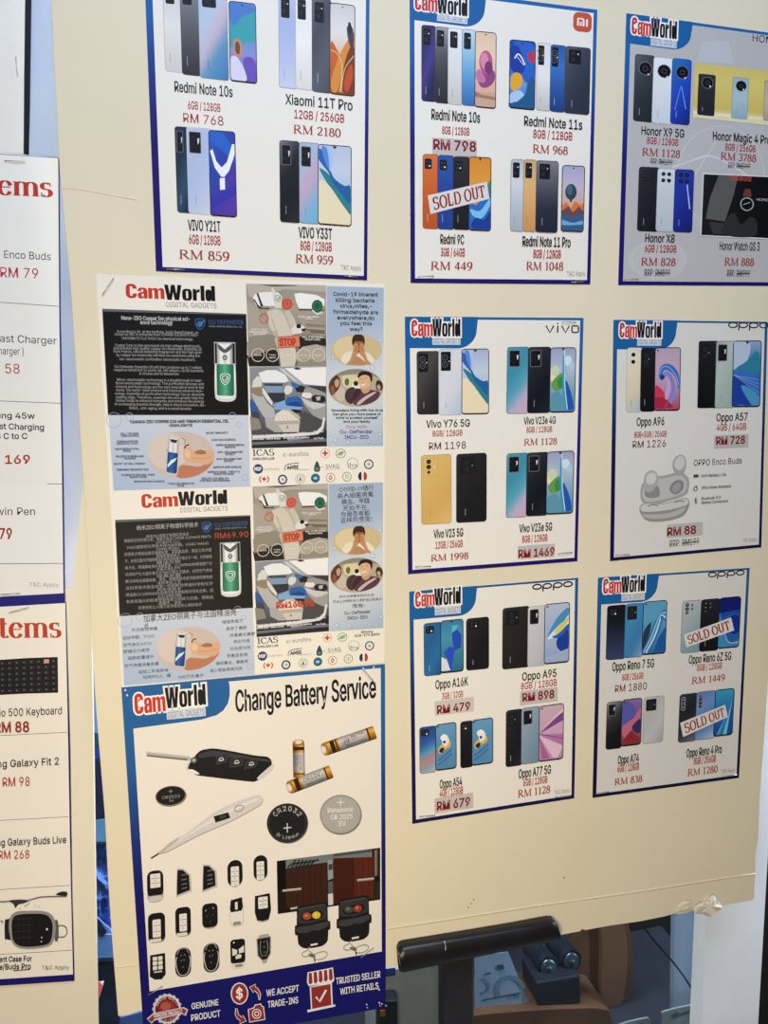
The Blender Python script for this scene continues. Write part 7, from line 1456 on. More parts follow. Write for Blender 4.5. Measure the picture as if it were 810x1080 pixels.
# gate photo
s.base(30); k = Ink('gate_photo', s)
quadfill(k, zr((118, 152), (708, 76), (708, 372), (124, 454)), '#1d1714', 1, 1)
for cl, pts in (('#6f757a', [(170, 146), (660, 82), (662, 128), (440, 152), (400, 160), (250, 180), (170, 196)]), ('#4a4f54', [(440, 112), (660, 82), (662, 100), (440, 128)]), ('#3a2018', [(168, 200), (404, 162), (408, 384), (172, 420)]), ('#56261a', [(440, 136), (668, 128), (672, 362), (442, 396)]), ('#401c14', [(444, 140), (560, 134), (562, 378), (446, 394)]), ('#8e9496', [(408, 150), (436, 146), (440, 250), (410, 262)]), ('#3c4044', [(412, 170), (436, 168), (436, 200), (414, 206)]), ('#c9cac8', [(410, 340), (438, 334), (440, 400), (412, 404)]), ('#55595c', [(410, 270), (438, 266), (438, 330), (412, 336)]), ('#2a2622', [(674, 84), (708, 78), (708, 370), (676, 376)]), ('#7c6e5c', [(674, 90), (690, 88), (690, 250), (676, 254)]), ('#0f0d0c', [(120, 152), (168, 148), (172, 300), (124, 330)])): k.poly(zr(*pts), cl)
for i in range(6): stroke(k, zr((200 + i * 34, 196 - i * 5), (202 + i * 34, 412 - i * 5)), .5, '#2c1610')
for i in range(6): stroke(k, zr((470 + i * 34, 136), (472 + i * 34, 390 - i * 5)), .5, '#3c1a12')
for i in range(7): stroke(k, zr((180 + i * 22, 190 - i * 3), (200 + i * 22, 170 - i * 3), (214 + i * 24, 164 - i * 3), (226 + i * 20, 144)), 1.6, '#1b221a')
for q in (((150, 322), (258, 310)), ((576, 262), (672, 252))): stroke(k, zr(*q), 2.6, '#8f8c88'); stroke(k, [(a, b - .5) for a, b in zr(*q)], .9, '#c4c1bc')
disc(k, *zr((690, 252))[0], 3, 3.4, '#171412', 12); stroke(k, zr((196, 424), (262, 412)), 2, '#b5b2ae'); k.done()
def remote(x0, y0, sx, cols):
    k = Ink('remote_picture', s, None, None); q = lambda *p: zr(*[(x0 + a * sx, y0 + b) for a, b in p])
    k.poly(smooth(q((0, 30), (6, 14), (20, 8), (150, -14), (168, -12), (176, 0), (178, 90), (190, 94), (192, 140), (180, 146), (178, 200), (160, 226), (130, 240), (60, 250), (30, 244), (8, 222), (4, 176), (-10, 172), (-10, 120), (0, 116)), 2, True), '#1d1c1e')
    k.poly(smooth(q((10, 34), (24, 20), (150, -2), (166, 4), (168, 80), (12, 108)), 2, True), '#333235'); k.poly(smooth(q((2, 130), (84, 118), (176, 96), (178, 120), (130, 146), (90, 146), (60, 160), (4, 160)), 2, True), '#3d3c40'); stroke(k, q((12, 26), (152, 0)), .6, '#5c5a5e')
    stroke(k, smooth(q((30, 70), (60, 50), (130, 40), (144, 54), (120, 78), (50, 88)), 3, True), 1.6, '#141315', True)
    disc(k, *q((58, 66))[0], 4.6, 3.8, cols[0], 18, -10); disc(k, *q((112, 60))[0], 4.4, 3.8, cols[1], 18, -10); disc(k, q((54, 62))[0][0], q((54, 62))[0][1], 1.6, 1.1, mix(cols[0], '#fff', .3), 10); disc(k, q((108, 56))[0][0], q((108, 56))[0][1], 1.6, 1.1, mix(cols[1], '#fff', .35), 10)
    k.poly(q((76, 226), (118, 218), (120, 228), (80, 236)), '#dcd9d3'); o = k.done()
    k = Ink('key_ring_print', s, o)
    stroke(k, smooth(q((72, 240), (60, 262), (40, 270), (30, 286), (46, 298), (72, 292), (84, 278), (70, 262)), 4), .9, '#8a8784'); stroke(k, smooth(q((96, 296), (110, 280), (150, 268), (172, 276), (168, 296), (140, 312), (106, 312)), 4, True), .9, '#8f8c88', True); k.poly(q((64, 282), (92, 278), (108, 294), (100, 306), (74, 296)), '#6f6c6a'); stroke(k, q((100, 306), (104, 326)), 1.3, '#2c2b2c'); k.done()
remote(232, 400, 1.0, ('#a84a2c', '#d8b82c')); remote(470, 362, .98, ('#3d4a40', '#9c3a26'))
# navy band: badge, icons and words
W_ = '#dfe0e6'
k = Ink('quality_badge', s, band, 'round red quality badge with ribbon'); c = zk((268, 878))[0]
for i in range(18):
    a = 2 * math.pi * i / 18; disc(k, c[0] + 13.2 * math.cos(a), c[1] + 14 * math.sin(a), 2.6, 2.6, '#b9bac4', 10)
disc(k, *c, 14, 14.8, '#cfd0d8', 36); disc(k, *c, 12.6, 13.4, '#6f2222', 36); disc(k, *c, 8.6, 9.2, '#8a3430', 30); disc(k, c[0] - 1.5, c[1] - 3, 5.4, 4.2, '#a8584e', 20)
k.poly(zk((166, 926), (196, 900), (352, 868), (374, 880), (362, 912), (340, 902), (204, 936), (190, 952)), '#bfc0ca'); k.poly(zk((172, 930), (200, 906), (350, 874), (366, 884), (356, 904), (340, 896), (206, 926), (190, 944)), '#8a3434'); k.up()
s.print_text(k, 'GENUINE PRODUCT', *zk((274, 908))[0], 30, 3, '#e6e4e8', bold=.02, slope=-.18); arctext(k, 'PREMIUM QUALITY', c, 10.2, 10.8, 160, 20, 2.4, '#dcdae0'); arctext(k, 'ORIGINAL', c, 12, 12.6, 215, 320, 2.2, '#dcdae0', True); k.done()
for t, x0, x1, by, h in (('GENUINE', 392, 526, 868, 29), ('PRODUCT', 390, 536, 926, 31)): s.text('band_text', t, *zk(((x0 + x1) / 2, by))[0], (x1 - x0) / 4.765, h / 4.765, W_, bold=.015, slope=-.16, parent=band)
for t, x0, x1, by, h in (('WE ACCEPT', 60, 244, 908, 36), ('TRADE-INS', 68, 240, 974, 36), ('TRUSTED SELLER', 456, 708, 834, 36), ('WITH RETAILS', 480, 696, 896, 36)): s.text('band_text', t, *zr(((x0 + x1) / 2, by))[0], (x1 - x0) / 5.4, h / 5.4, W_, bold=.015, slope=-.16, parent=band)
k = Ink('trade_icon', s, band, 'red coin, camera and arrows icon'); c = zk((632, 800))[0]; RD = '#8f3030'
disc(k, *c, 9.2, 11.6, W_, 32); disc(k, *c, 8, 10.4, RD, 32); k.up(); s.print_text(k, '$', c[0], c[1] + 5, 6.4, 10, W_, bold=.03, slope=-.16)
for ar in (((735, 830), (738, 800), (726, 776), (712, 768), (714, 752), (682, 768), (702, 796), (706, 784), (724, 800), (730, 832)), ((612, 874), (610, 904), (620, 926), (634, 934), (634, 952), (666, 938), (648, 908), (644, 920), (626, 904), (620, 876))): k.poly(zk(*ar), RD); stroke(k, zk(*ar), .7, W_, True)
cam_ = zk((676, 880), (704, 872), (710, 858), (738, 852), (746, 866), (752, 866), (760, 930), (682, 944)); k.poly(cam_, RD); stroke(k, cam_, 1.1, W_, True); c = zk((718, 902))[0]; disc(k, *c, 5, 5.4, W_, 20); disc(k, *c, 4, 4.4, RD, 20); disc(k, *c, 2.6, 2.9, W_, 16); disc(k, *c, 1.5, 1.8, RD, 12); k.done()
k = Ink('shop_icon', s, band, 'red striped shop front icon with tick')
k.poly(zr((294, 786), (438, 758), (446, 832), (428, 850), (300, 864), (290, 842)), W_)
for i in range(5):
    x = 300 + i * 29; y = 790 - i * 5.4; k.poly(zr((x, y), (x + 17, y - 3), (x + 22, y + 50), (x + 12, y + 66), (x, y + 58)), RD)
k.poly(zr((306, 868), (432, 846), (438, 984), (314, 1006)), W_); k.poly(zr((314, 872), (424, 852), (430, 980), (320, 1000)), RD); stroke(k, zr((342, 926), (362, 952), (400, 886)), 2.2, W_); k.poly(zr((292, 1000), (450, 968), (452, 980), (294, 1014)), W_); k.done()
k = Ink('chipped_print', s, band, 'small white chips in the navy print')
for x, y, r in ((630, 970, 5), (634, 988, 4), (702, 960, 6), (716, 966, 5), (706, 976, 4), (740, 976, 5), (694, 866, 7), (700, 884, 7), (690, 850, 5)): k.poly(zr((x - r, y - r * .5), (x, y - r), (x + r, y), (x + r * .3, y + r)), '#d9dae2')
for x, y, r in ((232, 716, 0), (245, 708, 0)): pass
k.done()
k = Ink('chipped_print', s, None, 'small white chips in the blue header')
for x, y in ((132, 727.6), (134, 733), (127.6, 738), (383, 705), (394, 703.6)): k.poly([(x - 1, y), (x + .4, y - 1.2), (x + 1.2, y + .6), (x, y + 1.6)], '#dfe4ea')
k.done()

# ------------------------------------------------------------------ accessory lists on the second board
zA = Z(0, 150, 4.32); zB = Z(0, 390, 4.32); zC = Z(0, 620, 4.32); zD = Z(0, 830, 4.32)
s = Sheet('poster', [(-120, 146), (61.5, 166.6), (68.6, 626), (-100, 636)], YL, 'accessory price list with no pictures, pinned above the list with the keyboard', paper='#e4e4e1', lift=.003)
k = Ink('navy_edge', s); k.poly(zA((265, 72), (270, 72), (276, 740)) + [(64.6, 360), (66.6, 480), (68.6, 626), (68.8, 636), (-100, 646), (-100, 635), (67, 625.6), (65, 480), (63.4, 400), (62.2, 300)], '#1a1a72'); k.done()
for q in (zA((-500, 690), (0, 729), (270, 748)), zB((-500, 118), (0, 142), (280, 153)), zB((214, 519), (284, 521)), zB((-500, 884), (0, 884), (292, 882)), zA((-500, 18), (0, 54), (264, 71))): k = Ink('rule_line', s); stroke(k, q, .6, '#3a4570'); k.done()
k = Ink('pasted_slip', s, None, 'greyish slip pasted over one row'); k.poly(zB((-400, 140), (212, 158), (213, 522), (-400, 512)), '#e2e2df'); k.done()
k = Ink('list_heading', s); k.up()
def lt(nm, txt, x0, x1, by, h, z, col, slope=.0, bold=0.0):
    q0, q1 = z((x0, by), (x1, by)); s.text(nm, txt, (q0[0] + q1[0]) / 2, q0[1], q1[0] - q0[0], h / 4.32, col, 'sans', bold, 3, slope)
q = zA((-18, 238), (242, 246)); s.print_text(k, 'ems', 26.5, 206.6, 59, 15 / .66 * .98, '#b0382c', 'serif', (.2, .05), slope=.045); k.done()

lt('product_name', 'Oppo  Enco Buds', -118, 232, 529, 34, zA, '#26262c', .05); lt('product_name', 'Super Fast Charger', -172, 258, 911, 34, zA, '#26262c', .05); lt('product_name', '(Charger )', -40, 108, 967, 32, zA, '#26262c', .03)
lt('product_name', 'Samsung 45w', -130, 158, 221, 26, zB, '#1c1c20', .015, .02); lt('product_name', 'Fast Charging', -45, 200, 272, 26, zB, '#1c1c20', .03, .02); lt('product_name', 'USB C to C', -70, 124, 315, 26, zB, '#1c1c20', .0, .02)
lt('product_name', 'Twin Pen', -50, 160, 662, 34, zB, '#26262c', .0)
lt('price_text', 'RM 79', 2, 174, 618, 46, zA, '#a8342e', .04); lt('price_text', 'RM 58', -80, 90, 1053, 44, zA, '#a8342e', .01); lt('price_text', 'RM 169', -92, 136, 428, 38, zB, '#a8262a', -.01, .025); lt('price_text', 'RM 79', -90, 54, 771, 48, zB, '#8f2428', -.01, .02)
lt('terms_text', 'T&C Apply', 133, 268, 988, 18, zB, '#8f8f8f', .01)

s = Sheet('poster', [(-110, 634), (69.4, 635.2), (78.4, 1034.6), (-95, 1046)], YL, 'accessory price list with a black keyboard and a black earbud case', paper='#e9e4da', lift=.003)
k = Ink('navy_edge', s); k.poly([(68.8, 635.2), (69.6, 635.2), (74, 790), (76, 930), (78.6, 1034.6), (-95, 1046), (-95, 1039), (77, 1027.6), (74.6, 930), (72, 790)], '#1a1866'); k.done()
for q in (zC((-400, 690), (0, 673), (306, 658)), zC((-400, 1078), (0, 1060), (312, 1043)), zD((-400, 500), (0, 468), (318, 448)), zD((-400, 790), (0, 763), (328, 744))): k = Ink('rule_line', s); stroke(k, q, .5, '#3a3c5c'); k.done()
k = Ink('list_heading', s); k.up(); s.print_text(k, 'tems', 32, 672.6, 66, 15.4 / .66, '#b8402c', 'serif', (.2, .05), slope=-.01); k.done()
k = Ink('keyboard_picture', s); zz = zC
k.poly(zz((-260, 336), (0, 328), (120, 320), (263, 315), (265, 478), (120, 482), (0, 488), (-260, 496)), '#17161a')
HK = homog(zz((-260, 344), (262, 320), (264, 474), (-260, 492)))
for r in range(6):
    for i in range(16):
        u, v = (i + .15) / 16, (r + .12) / 6; k.poly([hmap(HK, u, v), hmap(HK, u + .044, v), hmap(HK, u + .044, v + .12), hmap(HK, u, v + .12)], '#d0947c' if (r, i) == (0, 14) else '#26252a')
        a = hmap(HK, u + .014, v + .05); k.poly([(a[0], a[1]), (a[0] + .9, a[1]), (a[0] + .9, a[1] + .7), (a[0], a[1] + .7)], '#a8a6aa')
k.done()

lt('product_name', 'Trio 500 Keyboard', -40, 282, 582, 34, zC, '#2a2a2e', -.04); lt('product_name', 'Samsung Galaxy Fit 2', -142, 268, 816, 32, zC, '#2a2a2e', -.05, .006)
s.text('product_name', 'Samsung Galaxy Buds Live', 21.0, 891.4, 97.5, 7.2, '#2a2a2e', bold=.008, slope=-.045); s.text('product_name', 'Transparent Case For', 4, 1014.8, 59, 5.6, '#1f1f24', bold=.015, slope=-.03); s.text('product_name', 'Buds Live/Buds Pro', 3, 1022.8, 59, 5.6, '#1f1f24', bold=.015, slope=-.03)
k = Ink('underline', s); stroke(k, zD((60, 838), (136, 832)), .7, '#2a2a2e'); k.done()
lt('price_text', 'RM 88', -24, 132, 658, 46, zC, '#8f2a2a', -.02, .02); lt('price_text', 'RM 98', 12, 136, 904, 40, zC, '#a83a34', -.03); lt('price_text', 'RM 268', -6, 134, 328, 38, zD, '#a83a34', -.03)
lt('terms_text', 'T&C Apply', 190, 316, 832, 17, zD, '#7c7c7c', -.02)
k = Ink('case_picture', s, None, 'rounded black earbud case in clear cover')
k.poly(smooth(zD((22, 612), (34, 604), (60, 604), (60, 690), (30, 694), (22, 690)), 3, True), '#232226'); k.poly(smooth(zD((250, 612), (264, 616), (266, 690), (250, 700)), 3, True), '#5a585c')
k.poly(smooth(zD((44, 600), (70, 572), (120, 566), (200, 568), (240, 590), (254, 640), (240, 710), (200, 732), (110, 738), (60, 716), (42, 660)), 4, True), '#8f8c88'); k.poly(smooth(zD((56, 606), (76, 584), (130, 578), (200, 580), (230, 600), (240, 640), (230, 702), (196, 722), (110, 728), (66, 708), (54, 660)), 4, True), '#19181b')
for i in range(4): stroke(k, zD((62, 604 + i * 28), (150, 600 + i * 28)), .4, '#3c3b40')
for i in range(3): stroke(k, zD((84 + i * 24, 590), (84 + i * 24, 720)), .4, '#333237')
for x, y, r in ((214, 648, 1.2), (190, 686, .8), (188, 704, .7)): disc(k, *zD((x, y))[0], r, r, '#dcdad6', 8)
stroke(k, smooth(zD((262, 640), (276, 632), (300, 640), (304, 668), (290, 684), (266, 684)), 4), .9, '#55535a'); stroke(k, smooth(zD((0, 612), (14, 614), (8, 622))), .7, '#5c5a60')
stroke(k, smooth(zD((-60, 512), (0, 524), (60, 520), (110, 522), (180, 504), (250, 500), (304, 500))), 1.2, '#6c6a6c'); k.poly(smooth(zD((40, 520), (80, 514), (130, 518), (110, 530), (84, 536), (70, 552), (60, 532)), 3, True), '#38363a'); k.poly(smooth(zD((254, 490), (280, 478), (304, 480), (304, 496), (270, 494)), 3, True), '#2a282c')
stroke(k, smooth(zD((110, 545), (124, 538), (136, 526))), .5, '#7c7a7c'); [disc(k, *zD((x, y))[0], .6, .6, '#8a888a', 6) for x, y in ((176, 546), (160, 540), (266, 706), (90, 556))]
k.done()

s = Sheet('paper_sheet', [(-170, -60), (29, -44), (31.6, 163.8), (-150, 140)], YL, 'plain white sheet with a black edge above the accessory lists', 'paper', paper='#e2e1dc', lift=.003)
k = Ink('black_edge', s); k.poly([(24, -44), (29.5, -44), (33, 0), (32, 80), (30.8, 163.6), (24.8, 162.8), (25.4, 80), (26.4, 0)], '#1b1c26'); k.done()
k = Ink('faint_crease', s); stroke(k, [(-20, 33), (0, 41), (24, 53)], 1.2, '#dadcdd'); k.done()

# ------------------------------------------------------------------ staples
STEEL = surf('steel', '#c2c0bb', .35, .5, .7, vary=.15, scale=80)
def staple(a, b, Yp, where):
    p, q = P(*a, Yp - .0009), P(*b, Yp - .0009); dn = Vector((0, .0012, 0)); m = (p + q) / 2; sag = Vector((0, -.0003, 0))
    o = tube('staple', [p + dn, p, m + sag, q, q + dn], .00045, STEEL)
    off = m.copy(); o.data.transform(Matrix.Translation(-off)); o.location = off
    tag(o, 'thin steel staple ' + where, 'staple', 'staples pinning the papers')
yl = YL - .0034
for a, b, yy, w in (((16.8, 60), (18.6, 79), yl, 'in the plain white sheet'), ((5, 169.6), (26, 170.6), yl, 'at the top of the list without pictures'), ((1, 627.2), (21, 626.2), yl, 'at the lower edge of the list without pictures'), ((10, 646.4), (30, 641), yl, 'above the keyboard list heading'),
                    ((108, 310.8), (119.6, 293.8), -.0016, 'at the upper corner of the car interior poster'), ((383, 706.7), (396, 721.5), -.0022, 'beside the heading of the battery poster'), ((156.2, 1049.4), (171, 1041), -.0022, 'above the red quality badge'), ((380.8, 1010), (394, 1000.2), -.0022, 'below the gate remotes of the battery poster'),
                    ((175.6, 283.7), (194.6, 284.5), -.0016, 'under the phone with the white Y'), ((364, 291), (377, 292.2), -.0016, 'at the lower right corner of the first poster in the top row'), ((441, 292.2), (457.4, 291.4), -.0016, 'below the orange phone price'), ((602.6, 297.6), (616, 297.0), -.0016, 'below the balloon phone picture, in the navy border'),
                    ((659, 295.2), (673, 294.8), -.0016, 'at the lower corner of the grey poster'), ((438.6, 598.3), (454.4, 597.5), -.0016, 'below the gold phone price'), ((589, 584.2), (603.8, 582.8), -.0016, 'beside the RM 1469 sticker'), ((593.4, 339.8), (607.6, 340.2), -.0016, 'above the brand lettering of the gold phone poster'),
                    ((649.8, 586), (663.8, 585), -.0016, 'at the lower corner of the earbud poster'), ((442.8, 861.6), (458.8, 860.4), -.0016, 'below the RM 679 sticker'), ((586.2, 840.9), (602, 839.4), -.0016, 'below the pink phone price'), ((631, 837), (642, 835.4), -.0016, 'below the RM 838 price'), ((762.8, 819), (777.2, 817.2), -.0016, 'below the RM 1280 price')):
    staple(a, b, yy, w)
# ------------------------------------------------------------------ behind the boards: shop window, its post and the display
def at(x, y, Y): return P(x, y, Y)
zfl = 0.0
upright('pillar', 742.5, 803, 1020, .10, .128, POSTM, 'structure')
DARK = surf('dark_interior', '#2b2c33', .8, .1, vary=.3, scale=6)
boxm('wall_back', (-1.6, 1.3, 0), (2.4, 1.36, 3), surf('back_wall', '#4b4f58', .8, .1, vary=.2, scale=3))['kind'] = 'structure'
boxm('floor', (-3, -3, -.04), (3.4, 1.36, 0), surf('floor_tiles', '#77736b', .5, .3, vary=.15, scale=4))['kind'] = 'structure'
boxm('wall_right', (at(803, 1020, .12).x + .002, .6, 0), (2.4, .64, 3), surf('black_wall', '#15130f', .7, .2, vary=.3))['kind'] = 'structure'
# window glass in front of the display
gm, gnt, gb = nodes('window_glass'); gnt.nodes.remove(gb)
mx = gnt.nodes.new('ShaderNodeMixShader'); tr = gnt.nodes.new('ShaderNodeBsdfTransparent'); gl = gnt.nodes.new('ShaderNodeBsdfGlossy'); lw = gnt.nodes.new('ShaderNodeLayerWeight'); pw = gnt.nodes.new('ShaderNodeMath'); fr = gnt.nodes.new('ShaderNodeMath'); gl.inputs['Roughness'].default_value = .03
tr.inputs['Color'].default_value = (.82, .88, .92, 1); pw.operation = 'POWER'; pw.inputs[1].default_value = 4; fr.operation = 'MULTIPLY_ADD'; fr.inputs[1].default_value = .5; fr.inputs[2].default_value = .03; gnt.links.new(lw.outputs['Facing'], pw.inputs[0]); gnt.links.new(pw.outputs[0], fr.inputs[0])
nz = gnt.nodes.new('ShaderNodeTexNoise'); nz.inputs['Scale'].default_value = 3; bmp = gnt.nodes.new('ShaderNodeBump'); bmp.inputs['Strength'].default_value = .01; gnt.links.new(nz.outputs['Fac'], bmp.inputs['Height']); gnt.links.new(bmp.outputs['Normal'], gl.inputs['Normal'])
gnt.links.new(fr.outputs[0], mx.inputs['Fac']); gnt.links.new(tr.outputs['BSDF'], mx.inputs[1]); gnt.links.new(gl.outputs['BSDF'], mx.inputs[2]); gnt.links.new(mx.outputs['Shader'], gnt.nodes['Material Output'].inputs['Surface'])
g = boxm('window_1', (-1.6, .13, .0), (at(744, 1020, .13).x, .136, 3), gm); g['kind'] = 'structure'
# display counter inside: shelf deck with things on it
deckz = at(600, 1130, .3).z
def on_deck(o):
    """let the lower end of a thing stand on the counter"""
    off = wpos(o.parent) + o.location if o.parent else o.location; zs = [v.co.z + off.z for v in o.data.vertices]; lo = min(zs)
    for v, z in zip(o.data.vertices, zs):
        if z < max(lo + .03, deckz + .002): v.co.z = deckz + .002 - off.z
    return o
dk = empty('display_counter', (0.1, .6, 0), 'dark counter inside the shop window under the leaflet and the brown bag', 'counter')
boxm('deck', (-.75, .142, deckz - .03), (.80, 1.0, deckz), surf('deck_dark', '#2c2d36', .35, .4, vary=.2), dk, .003)
boxm('cabinet_body', (-.73, .18, 0), (.78, .98, deckz - .03), DARK, dk)
def prism(name, quad, Y0, depth, mat, parent=None, bevel=.001):
    return slab(name, quad, Y0, depth, mat, parent, bevel)
# grey carton behind the easel post
ct = empty('grey_carton', at(438, 1085, .17), 'pale grey carton left of the easel post', 'box')
on_deck(prism('carton_body', [(398, 1024), (466, 1016), (468, 1150), (398, 1150)], .17, .1, surf('carton_grey', '#a9a7a2', .7, .2, vary=.06), ct, .002))
prism('carton_stripe', [(404, 1022.6), (417, 1021), (417, 1029), (404, 1031)], .1685, .001, surf('carton_blue', '#27458c', .5), ct, 0)
db = empty('black_box', at(410, 1100, .15), 'small black box with an orange mark beside the battery poster corner', 'box')
on_deck(prism('box_body', [(399, 1056.6), (419.4, 1055.4), (419.6, 1150), (399, 1150)], .145, .02, surf('box_black', '#17171b', .5, .3), db, .002))
prism('orange_mark', [(401, 1066), (406.4, 1065.6), (406.4, 1072), (401, 1072.4)], .1435, .001, surf('box_orange', '#a4522a', .5), db, 0)
# leaflet lying tilted behind the glass
lf = empty('leaflet', at(528, 1066, .345), 'pale blue leaflet with a ring print standing on the brown bag', 'leaflet')
LY = .345
q = [(500.5, 1008), (536, 1004), (557.5, 1057.5), (501, 1064.5)]
prism('leaflet_sheet', q, LY, .0008, surf('leaflet_paper', '#8296ac', .5, .2, vary=.05), lf, 0)
def flat(name, poly, Y, mat, parent): return slab(name, poly, Y, .0003, mat, parent)
LM = surf('leaflet_ink', '#64788f', .5, .2); LM2 = surf('leaflet_dark', '#38475c', .5, .2)
def annulus(name, c, r, w, mat, parent, Y, a0=0, a1=360, n=32):
    vs, fs = [], []
    for i in range(n + 1):
        a = math.radians(a0 + (a1 - a0) * i / n)
        for rr_ in (r, r - w): vs.append(P(c[0] + rr_ * math.cos(a), c[1] + rr_ * .95 * math.sin(a), Y))
    for i in range(n): fs.append((2 * i, 2 * i + 1, 2 * i + 3, 2 * i + 2))
    return mesh(name, vs, fs, mat, parent)
annulus('ring_print', (538, 1044), 16, 4.4, LM, lf, LY - .0012, 150, 355); annulus('ring_print', (508, 1040), 9, 2.4, LM, lf, LY - .0012, -90, 90)
flat('printed_line', [(509, 1054.4), (549, 1046.6), (549, 1048), (509, 1055.8)], LY - .0012, LM2, lf)
def flattext(name, txt, cx, by, w, h, Y, mat, parent, slope=0, bold=.01):
    g_, f_ = glyphs(txt, bold, 2)
    return mesh(name, [P(cx - w / 2 + w * a, by + slope * w * (a - .5) - h * b, Y) for a, b in g_], f_, mat, parent)
flattext('printed_word', 'lite', 542, 1053, 12, 5, LY - .0012, LM2, lf, -.15)
flat('printed_mark', [(524, 1018), (531, 1017), (532, 1022.4), (525, 1023.4)], LY - .0012, LM2, lf); flat('printed_mark', [(512, 1026.6), (518, 1025.6), (518, 1027.4), (512, 1028.4)], LY - .0012, LM2, lf)
# round dark lens-like thing behind the leaflet
def lathe(name, c, axis, prof, mat, parent, n=28):
    """prof: (along axis, radius)"""
    ax = Vector(axis).normalized(); u = ax.orthogonal().normalized(); v = ax.cross(u); vs, fs = [], []
    for d, r in prof:
        for i in range(n): a = 2 * math.pi * i / n; vs.append(c + ax * d + (u * math.cos(a) + v * math.sin(a)) * r)
    for j in range(len(prof) - 1):
        for i in range(n): a = j * n + i; b = j * n + (i + 1) % n; fs.append((a, b, b + n, a + n))
    fs += [tuple(range(n)), tuple(reversed(range((len(prof) - 1) * n, len(prof) * n)))]
    o = mesh(name, vs, fs, mat, parent, True); return o
NAVY = surf('navy_gloss', '#1a222e', .3, .5, vary=.3, scale=20); TEAL = surf('grey_glass', '#26323c', .25, .5, vary=.3, scale=14)
for (x, y, r, w) in ((575, 1016, .021, 'nearer the leaflet'), (599, 1009, .021, 'against the brown bag')):
    c = at(x, y, .375); e = empty('camera_lens', c, 'round dark lens-like thing behind the glass, ' + w, 'lens', 'dark round things behind the glass')
    lathe('barrel', c, (0, -1, .15), [(-.06, r), (-.01, r), (0, r * 1.04), (.012, r * 1.04), (.015, r * .92)], NAVY, e)
    lathe('front_glass', c, (0, -1, .15), [(.010, r * .8), (.0165, r * .78), (.019, r * .5), (.02, r * .1)], TEAL, e)
tag((slab('lens_case', [(566, 1037), (612, 1029), (613, 1058.6), (567, 1060)], .336, .07, surf('case_navy', '#141a24', .5, .3), None, .003)), 'dark case under the two round lens-like things behind the glass', 'case')
# brown bag
bg = empty('brown_bag', at(600, 1130, .45), 'large rounded brown bag standing behind the glass right of the leaflet', 'bag')
BR = surf('brown_leather', '#5c3d28', .55, .25, vary=.3, scale=8, bump=.1)
out = smooth([(470, 1130), (478, 1080), (540, 1066), (588, 1058), (608, 1000), (622, 950), (640, 940), (658, 958), (667, 1000), (666, 1040), (656, 1072), (640, 1100)], 4, True)
o = on_deck(slab('bag_body', out, .42, .10, BR, bg, .012))
on_deck(slab('front_pouch', smooth([(474, 1130), (478, 1080), (500, 1071), (540, 1067), (600, 1063.4), (636, 1064), (645, 1074), (646, 1130)], 4, True), .328, .09, BR, bg, .006))
on_deck(slab('side_panel', smooth([(632, 950), (644, 946), (655, 962), (662, 1000), (660, 1040), (650, 1078), (634, 1078), (634, 1000)], 4, True), .41, .012, surf('brown_leather_lighter', '#6a4a33', .55, .25, vary=.2, scale=8), bg, .003))
# grey panel on the right inside the window, cable and blister packs
pn = tag(on_deck(prism('grey_backing', [(640, 900), (790, 900), (790, 1180), (640, 1180)], .62, .02, surf('panel_grey', '#6a7078', .6, .3, vary=.12, scale=3))), 'blue grey panel behind the cable inside the shop window', 'panel')
cb = tag(tube('cable', [P(x, y, .145) for x, y in smooth([(660, 955), (674, 972), (690, 992), (710, 1015), (724, 1034), (734, 1052), (737, 1070), (736, 1100), (735, 1160), (735, 1215)], 6)], .0016, surf('cable_black', '#121215', .5, .3)), 'black cable running down slantwise beside the white pillar', 'cable')
for (x0, x1, y, Y, w) in ((652, 686, 1077, .24, 'farther from the pillar'), (699, 737, 1063, .23, 'next to the pillar foot')):
    e = empty('blister_pack', at((x0 + x1) / 2, y + 30, Y), 'grey blister pack with a hang hole, ' + w, 'package', 'blister packs at the window foot')
    prism('pack_card', smooth([(x0, y + 12), (x0 + 2, y + 4), (x1 - 5, y - 3), (x1 - 1, y - 1), (x1, y + 4), (x1 + 1, y + 60), (x0, y + 60)], 3, True), Y, .003, surf('pack_grey', '#7c8480', .5, .3, vary=.1), e, .0006)
    flat('hang_hole', [(x0 + 10, y + 8), (x0 + 15, y + 4), (x0 + 18, y + 6), (x1 - 8, y + 2), (x1 - 6, y + 4), (x0 + 12, y + 11)], Y - .0012, surf('hole_dark', '#3a4040', .8), e)
tag(on_deck(prism('glass_strip', [(711, 940), (745, 940), (742, 1180), (706, 1180)], .30, .01, surf('strip_grey', '#8a98a8', .4, .4, vary=.08))), 'narrow pale blue grey strip between the cable and the white pillar', 'panel')
# things seen through the slit between the boards
def thing_slab(nm, label, cat, quad, Y, depth, col, rough=.35, bevel=.001, c2=None):
    return tag(slab(nm, quad, Y, depth, surf(nm + '_' + hexs(col), col, rough, .4, vary=.12, scale=14, c2=c2), None, bevel), label, cat)
thing_slab('blue_carton', 'pale blue carton, highest in the slit between the boards', 'box', [(92, 690), (124, 690), (124, 772.4), (92, 773.6)], .40, .06, '#8fb2e4')
thing_slab('teal_packet', 'small teal packet under the pale blue carton', 'packet', [(92, 773.8), (124, 772.6), (124, 787.6), (92, 788.6)], .40, .06, '#1f5f74')
thing_slab('blue_packet', 'royal blue packet under the teal packet', 'packet', [(92, 788.8), (124, 787.8), (124, 800), (92, 801)], .40, .06, '#2a4fae')
thing_slab('navy_box', 'tall dark navy box between the two boards', 'box', [(90, 801.2), (126, 800.2), (126, 860), (90, 867)], .40, .06, '#2b2c54')
